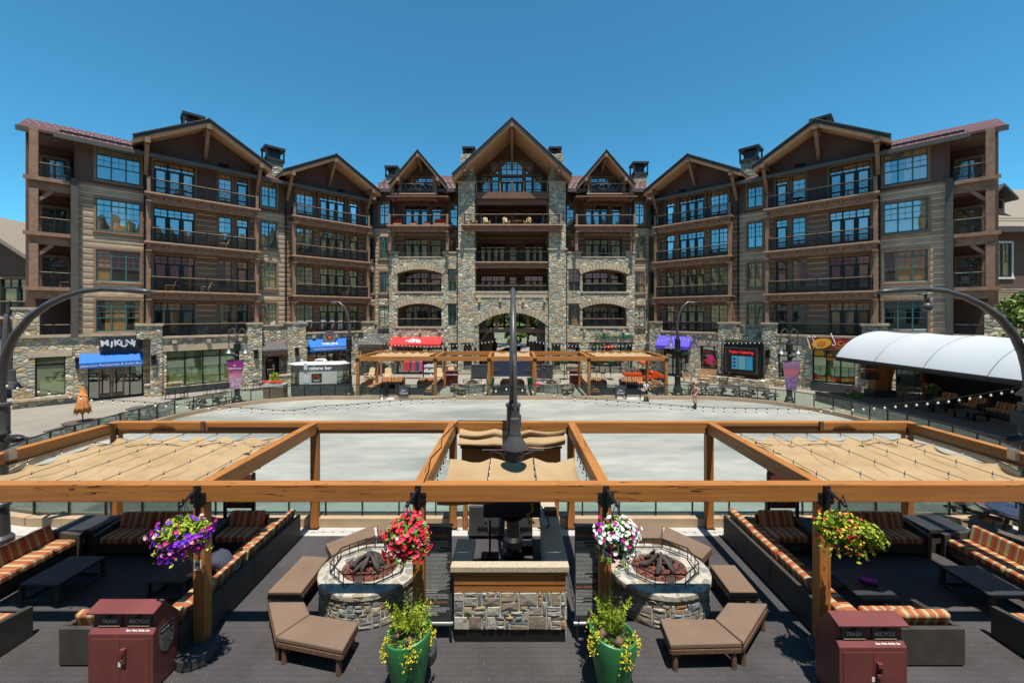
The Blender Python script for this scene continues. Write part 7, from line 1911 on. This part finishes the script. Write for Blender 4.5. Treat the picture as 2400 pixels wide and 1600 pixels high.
# ================================================================ balcony furniture
def wpos(sg, u, v, z): return wingpt(sg, u, v, z)
FB = [('garden_chair', 'pale chair on the third floor balcony of the left broad gable', -1, 13.2, .6, 11.4, 'pinewood'), ('garden_chair', 'folding wooden chair, second floor balcony of the left broad gable', -1, 16.6, .6, 7.8, 'teak'), ('garden_chair', 'wooden chair by the table on the second floor balcony of the left broad gable', -1, 14.4, .6, 7.8, 'pinewood'),
      ('garden_chair', 'slatted wooden rocking chair on the left corner porch', -1, 22.0, 1.9, 7.8, 'teak'), ('garden_chair', 'grey chair on the terrace above the wide green-blind window', -1, 14.6, .7, 4.4, 'apron'), ('garden_chair', 'second grey chair on the terrace above the wide green-blind window', -1, 12.6, .7, 4.4, 'apron'),
      ('garden_chair', 'orange slatted chair on the terrace over the small blue awning', -1, 6.4, .7, 4.4, 'orangecloth'), ('garden_chair', 'wooden chair in the middle of the terrace over the small blue awning', -1, 4.4, .7, 4.4, 'teak'), ('garden_chair', 'wooden chair on the second floor balcony of the narrower left gable', -1, 3.2, .6, 7.8, 'trim'),
      ('garden_chair', 'pale stool like chair on the third floor balcony of the right narrower gable', 1, 5.8, .6, 11.4, 'teak'), ('garden_chair', 'pale chair on the right corner porch', 1, 22.4, 1.9, 7.8, 'pinewood')]
for nm, lb, sg, u, v, z, m in FB:
    p = wpos(sg, u, v, z + .005); adirondack(lb, p.x, p.y, -45 * sg * -1 if sg < 0 else -45, m, z + .005, .78, 'balcony chairs')
for lb, sg, u, v, z in (('small round table on the top balcony of the left broad gable', -1, 15.9, .6, 15.0), ('wooden table on the third floor balcony of the left broad gable', -1, 13.9, .6, 11.4), ('square table on the second floor balcony of the left broad gable', -1, 15.4, .6, 7.8), ('dark table on the top balcony of the right broad gable', 1, 13.0, .6, 15.0)):
    p = wpos(sg, u, v, z + .005); t = table_round(lb, p.x, p.y, .42, .62, 'pinewood' if 'dark' not in lb else 'black'); t.location.z = z + .005
for lb, x, m in (('left wooden chair on the central fourth floor balcony', -3.9, 'pinewood'), ('wooden chair beside the round table on the central fourth floor balcony', -2.6, 'pinewood'), ('wooden armchair left of the low table on the central fourth floor balcony', -.6, 'pinewood'), ('wooden armchair right of the low table on the central fourth floor balcony', 1.6, 'pinewood')): adirondack(lb, x, 41.2, 20 if x < 0 else -20, m, 15.005, .85, 'balcony chairs')
t = table_round('low wooden table on the central fourth floor balcony', .5, 41.2, .5, .5, 'pinewood'); t.location.z = 15.005
for lb, x, w in (('red cushioned lounger left on the fourth floor balcony of the left dormer bay', -11.6, .8), ('red cushioned ottoman on the fourth floor balcony of the left dormer bay', -10.0, .7), ('second red ottoman on the fourth floor balcony of the left dormer bay', -8.6, .6), ('wide red cushioned sofa on the fourth floor balcony of the left dormer bay', -7.3, 1.2)):
    g = thing('lounge_seat', lb, 'seat', (x, 41.4, 15.005)); MB().box(-w / 2, w / 2, -.3, .3, .12, .24).build('frame', M['pinewood'], g); MB().box(-w / 2 + .02, w / 2 - .02, -.3, .3, .241, .42).build('seat_cushion', M['redcush'], g, bevel=.04)
    if 'sofa' in lb or 'lounger' in lb: MB().box(-w / 2 + .02, w / 2 - .02, .2, .34, .42, .8).build('back_cushion', M['redcush'], g, bevel=.04)
    for s in (-1, 1): MB().box(s * w / 2 - .04, s * w / 2 + .04, -.28, .28, 0, .119).build('leg', M['pinewood'], g)
for lb, x, w in (('cream armchair on the top balcony of the left dormer', -8.6, 1.0), ('cream sofa on the top balcony of the right dormer', 11.2, 1.3), ('small cream pouffe on the top balcony of the right dormer', 8.7, .5)):
    g = thing('lounge_seat', lb, 'seat', (x, 42.2, 18.355)); MB().box(-w / 2, w / 2, -.3, .3, .05, .42).build('seat_cushion', M['capstone'], g, bevel=.05); MB().box(-w / 2, w / 2, .15, .3, .421, .8).build('back_cushion', M['capstone'], g, bevel=.05); MB().box(-w / 2 + .05, w / 2 - .05, -.25, .25, 0, .049).build('base', M['trim'], g)
# ================================================================ people
def skin_mesh(name, joints, edges, mat, parent, root=0, sub=1):
    me = bpy.data.meshes.new(name); me.from_pydata([j[0] for j in joints], edges, []); o = bpy.data.objects.new(name, me); S.collection.objects.link(o); o.parent = parent
    m = o.modifiers.new('skin', 'SKIN'); m.use_smooth_shade = True
    for i, j in enumerate(joints):
        r = j[1] if isinstance(j[1], tuple) else (j[1], j[1]); me.skin_vertices[0].data[i].radius = r
        me.skin_vertices[0].data[i].use_root = i == root
    if sub: s = o.modifiers.new('sub', 'SUBSURF'); s.levels = s.render_levels = sub
    dg = bpy.context.evaluated_depsgraph_get(); bpy.context.view_layer.update()
    me2 = bpy.data.meshes.new_from_object(o.evaluated_get(dg)); o.modifiers.clear(); o.data = me2; me2.materials.clear(); me2.materials.append(mat); bpy.data.meshes.remove(me); return o
def figure(label, loc, rz, h, arms, legs, lean, mats, cap, hair, boots=True, longshirt=False):
    g = thing('person', label, 'person', loc, R(rz)); s = h / 1.7; V = lambda x, y, z: Vector((x, y, z)) * s
    base = .12 if boots else 0
    pel = V(0, 0, .92 + base * .5); ch = pel + V(0, -lean * .35, .33); nk = pel + V(0, -lean * .55, .52); hd = nk + V(0, -lean * .25 - .02, .12); tp = hd + V(0, -.0, .10)
    J = [(pel, (.14 * s, .10 * s)), (pel + (ch - pel) * .5, (.125 * s, .095 * s)), (ch, (.15 * s, .105 * s)), (nk, .055 * s), (hd, (.082 * s, .095 * s)), (tp, (.07 * s, .085 * s))]; E_ = [(0, 1), (1, 2), (2, 3), (3, 4), (4, 5)]
    hands = []
    for sd, (el, wr) in zip((-1, 1), arms):
        sh = ch + V(sd * .17, 0, .10); i = len(J); J += [(sh, .055 * s), (ch + V(sd * el[0], el[1], el[2]), .042 * s), (ch + V(sd * wr[0], wr[1], wr[2]), .030 * s)]; E_ += [(2, i), (i, i + 1), (i + 1, i + 2)]
        wv = J[i + 2][0]; dv = (wv - J[i + 1][0]).normalized(); sdv = dv.cross(Vector((0, 1, 0))).normalized(); k = len(J); J.append((wv + dv * .07 * s, .028 * s)); E_.append((i + 2, k))
        for f in range(4): J.append((wv + (dv * (.13 - .012 * abs(f - 1.4)) + sdv * (f - 1.5) * .018) * s, .009 * s)); E_.append((k, len(J) - 1))
        J.append((wv + (dv * .06 + sdv * .05) * s, .010 * s)); E_.append((i + 2, len(J) - 1))
    feet = []
    for sd, (kn, an) in zip((-1, 1), legs):
        i = len(J); J += [(pel + V(sd * .09, 0, -.06), .085 * s), (V(sd * kn[0], kn[1], kn[2]), .058 * s), (V(sd * an[0], an[1], an[2]), .040 * s), (V(sd * an[0], an[1] - .14, an[2] - .05), .03 * s)]; E_ += [(0, i), (i, i + 1), (i + 1, i + 2), (i + 2, i + 3)]; feet.append(J[i + 2][0])
    skin_mesh('body', J, E_, mats['skin'], g)
    # clothing
    T = [(pel + V(0, 0, -.02), (.155 * s, .115 * s)), (J[1][0], (.145 * s, .115 * s)), (J[2][0] + V(0, 0, .02), (.168 * s, .12 * s)), (nk - V(0, 0, .05), (.07 * s, .065 * s))]; TE = [(0, 1), (1, 2), (2, 3)]
    if mats.get('sleeve', True):
        for sd, (el, wr) in zip((-1, 1), arms): i = len(T); T += [(ch + V(sd * .175, 0, .09), .07 * s), (ch + V(sd * (.17 + (el[0] - .17) * .7), el[1] * .7, .1 + (el[2] - .1) * .7), .062 * s)]; TE += [(2, i), (i, i + 1)]
    skin_mesh('shirt', T, TE, mats['shirt'], g)
    P_ = [(pel, (.16 * s, .12 * s)), (pel + V(0, 0, .06), (.15 * s, .115 * s))]; PE = [(0, 1)]
    for sd, (kn, an) in zip((-1, 1), legs): i = len(P_); a = pel + V(sd * .09, 0, -.08); k2 = V(sd * kn[0], kn[1], kn[2]); P_ += [(a, .105 * s), (a + (k2 - a) * mats.get('short', .6), .095 * s)]; PE += [(0, i), (i, i + 1)]
    skin_mesh('shorts', P_, PE, mats['shorts'], g)
    for f in feet:
        b = MB(); b.prism([(-.19, -.10), (-.20, -.03), (-.08, .04), (-.06, .2), (.07, .2), (.09, -.10)], 'x', -.05, .05); o = b.build('skate_boot', mats['boot'], g, smooth='auto', bevel=.02); o.location = f; o.scale = (s,) * 3
        b = MB(); b.box(-.015, .015, -.2, .1, -.14, -.10)
        for k in range(4): b.tube([(-.018, -.17 + k * .08, -.16), (.018, -.17 + k * .08, -.16)], .036, 8)
        o = b.build('skate_wheels', M['black'], o)
    if cap:
        b = MB(); b.ball(tp - V(0, 0, .0), (.088 * s, .105 * s, .085 * s), 14, 8); b.box(-.07 * s, .07 * s, -.2 * s, -.08 * s, 0, .012 * s, TR(tp)); b.build('cap', mats['cap'], g, smooth='auto')
    b = MB(); b.ball(hd + V(0, .03, .03), (.086 * s, .085 * s, .11 * s), 12, 8)
    if hair: b.tube([hd + V(0, .08, .05), hd + V(0, .14, -.05), hd + V(0, .12, -.18)], [.04 * s, .035 * s, .015 * s], 7)
    b.build('hair', M['charlog'] if not hair else M['teak'], g, smooth=True)
    b = MB(); f0 = hd + V(0, -.092, .01)
    b.ball(f0, (.014 * s, .02 * s, .026 * s), 6, 4); b.build('nose', mats['skin'], g, smooth=True)
    b = MB(); 
    for e in (-1, 1): b.ball(hd + V(e * .032, -.086, .035), .010 * s, 6, 4)
    b.box(-.022 * s, .022 * s, -.096 * s, -.086 * s, -.05 * s, -.042 * s, TR(hd)); b.build('eyes_and_mouth', M['black'], g)
    b = MB()
    for e in (-1, 1): b.ball(hd + V(e * .084, .0, .01), (.012 * s, .022 * s, .03 * s), 6, 4)
    b.build('ears', mats['skin'], g); return g
cl = lambda n, c: plain(n, c, .85, var=.08)
p = gp(1514, 941); figure('child in white T-shirt and black shorts on roller skates', (p.x, p.y, .016 + .045), 15, 1.36, [((.24, .02, -.14), (.23, -.12, -.36)), ((.26, .02, -.12), (.30, -.14, -.30))], [((.10, -.03, .52), (.11, .02, .14)), ((.12, -.05, .52), (.13, -.03, .14))], .05,
       dict(skin=M['skin'], shirt=cl('white_tee', (.72, .73, .75)), shorts=cl('black_shorts', (.015, .016, .02)), boot=M['black'], cap=cl('navy_cap', (.02, .02, .03)), short=.85), True, False)
p = gp(1630, 958); figure('woman in pink vest and pale shorts looking down as she skates', (p.x, p.y, .016 + .05), -62, 1.58, [((.20, .06, -.16), (.16, -.12, -.38)), ((.20, .04, -.16), (.14, -.16, -.36))], [((.09, -.10, .55), (.10, .10, .14)), ((.09, -.02, .54), (.10, -.14, .14))], .22,
       dict(skin=M['skin'], shirt=cl('pink_vest', (.60, .20, .19)), shorts=cl('pale_denim', (.55, .60, .66)), boot=M['black'], cap=cl('dark_cap', (.03, .025, .025)), sleeve=False, short=.45), True, True)
# person bent over on the long left sofa
g = thing('person', 'person in navy and grey jacket bent forward on the long left sofa', 'person', (-5.98, 8.6, .48), R(0)); nav = cl('navy_jacket', (.045, .05, .075)); gry = cl('grey_jacket_back', (.20, .235, .29))
J = [((0, 0, .10), (.17, .15)), ((-.12, 0, .34), (.17, .15)), ((-.30, -.02, .46), (.19, .14)), ((-.45, -.04, .44), .06), ((-.56, -.05, .40), (.09, .085)), ((-.62, -.05, .35), (.07, .075))]; E_ = [(0, 1), (1, 2), (2, 3), (3, 4), (4, 5)]
for sd in (-1, 1):
    i = len(J); J += [((-.30, sd * .19, .42), .065), ((-.42, sd * .24, .18), .05), ((-.68, sd * .14, .12), .034), ((-.74, sd * .12, .12), .03)]; E_ += [(2, i), (i, i + 1), (i + 1, i + 2), (i + 2, i + 3)]
    for f in range(4): J.append(((-.81 + .006 * abs(f - 1.5), sd * .12 + (f - 1.5) * .018, .11 - .01 * f), .009)); E_.append((i + 3, len(J) - 1))
    J.append(((-.75, sd * .12 - sd * .05, .14), .01)); E_.append((i + 2, len(J) - 1)); i2 = len(J)
    J += [((-.08, sd * .1, .06), .09), ((-.52, sd * .13, .06), .065), ((-.54, sd * .13, -.36), .045), ((-.68, sd * .14, -.42), .035)]; E_ += [(0, i2), (i2, i2 + 1), (i2 + 1, i2 + 2), (i2 + 2, i2 + 3)]
skin_mesh('body', J, E_, M['skin'], g)
skin_mesh('jacket', [((.02, 0, .08), (.19, .17)), ((-.10, 0, .34), (.20, .18)), ((-.28, -.02, .45), (.22, .17)), ((-.42, -.03, .44), (.09, .09)), ((-.30, .2, .40), .085), ((-.42, .25, .2), .07), ((-.60, .17, .14), .05), ((-.30, -.22, .40), .085), ((-.42, -.27, .2), .07), ((-.60, -.17, .14), .05)], [(0, 1), (1, 2), (2, 3), (2, 4), (4, 5), (5, 6), (2, 7), (7, 8), (8, 9)], nav, g)
skin_mesh('jacket_back_panel', [((.10, 0, .08), (.19, .17)), ((.06, 0, .26), (.19, .15))], [(0, 1)], gry, g)
skin_mesh('trousers', [((0, 0, .06), (.16, .14)), ((-.08, .1, .05), .105), ((-.50, .13, .06), .08), ((-.53, .13, -.32), .06), ((-.08, -.1, .05), .105), ((-.50, -.13, .06), .08), ((-.53, -.13, -.32), .06)], [(0, 1), (1, 2), (2, 3), (0, 4), (4, 5), (5, 6)], cl('dark_trousers', (.02, .02, .025)), g)
b = MB(); b.ball((-.55, -.05, .44), (.10, .10, .09), 12, 8); b.build('hair', M['charlog'], g, smooth=True)
for sd in (-1, 1): b = MB(); b.box(-.78, -.5, sd * .14 - .05, sd * .14 + .05, -.475, -.39); b.build('shoe', M['black'], g, bevel=.02)
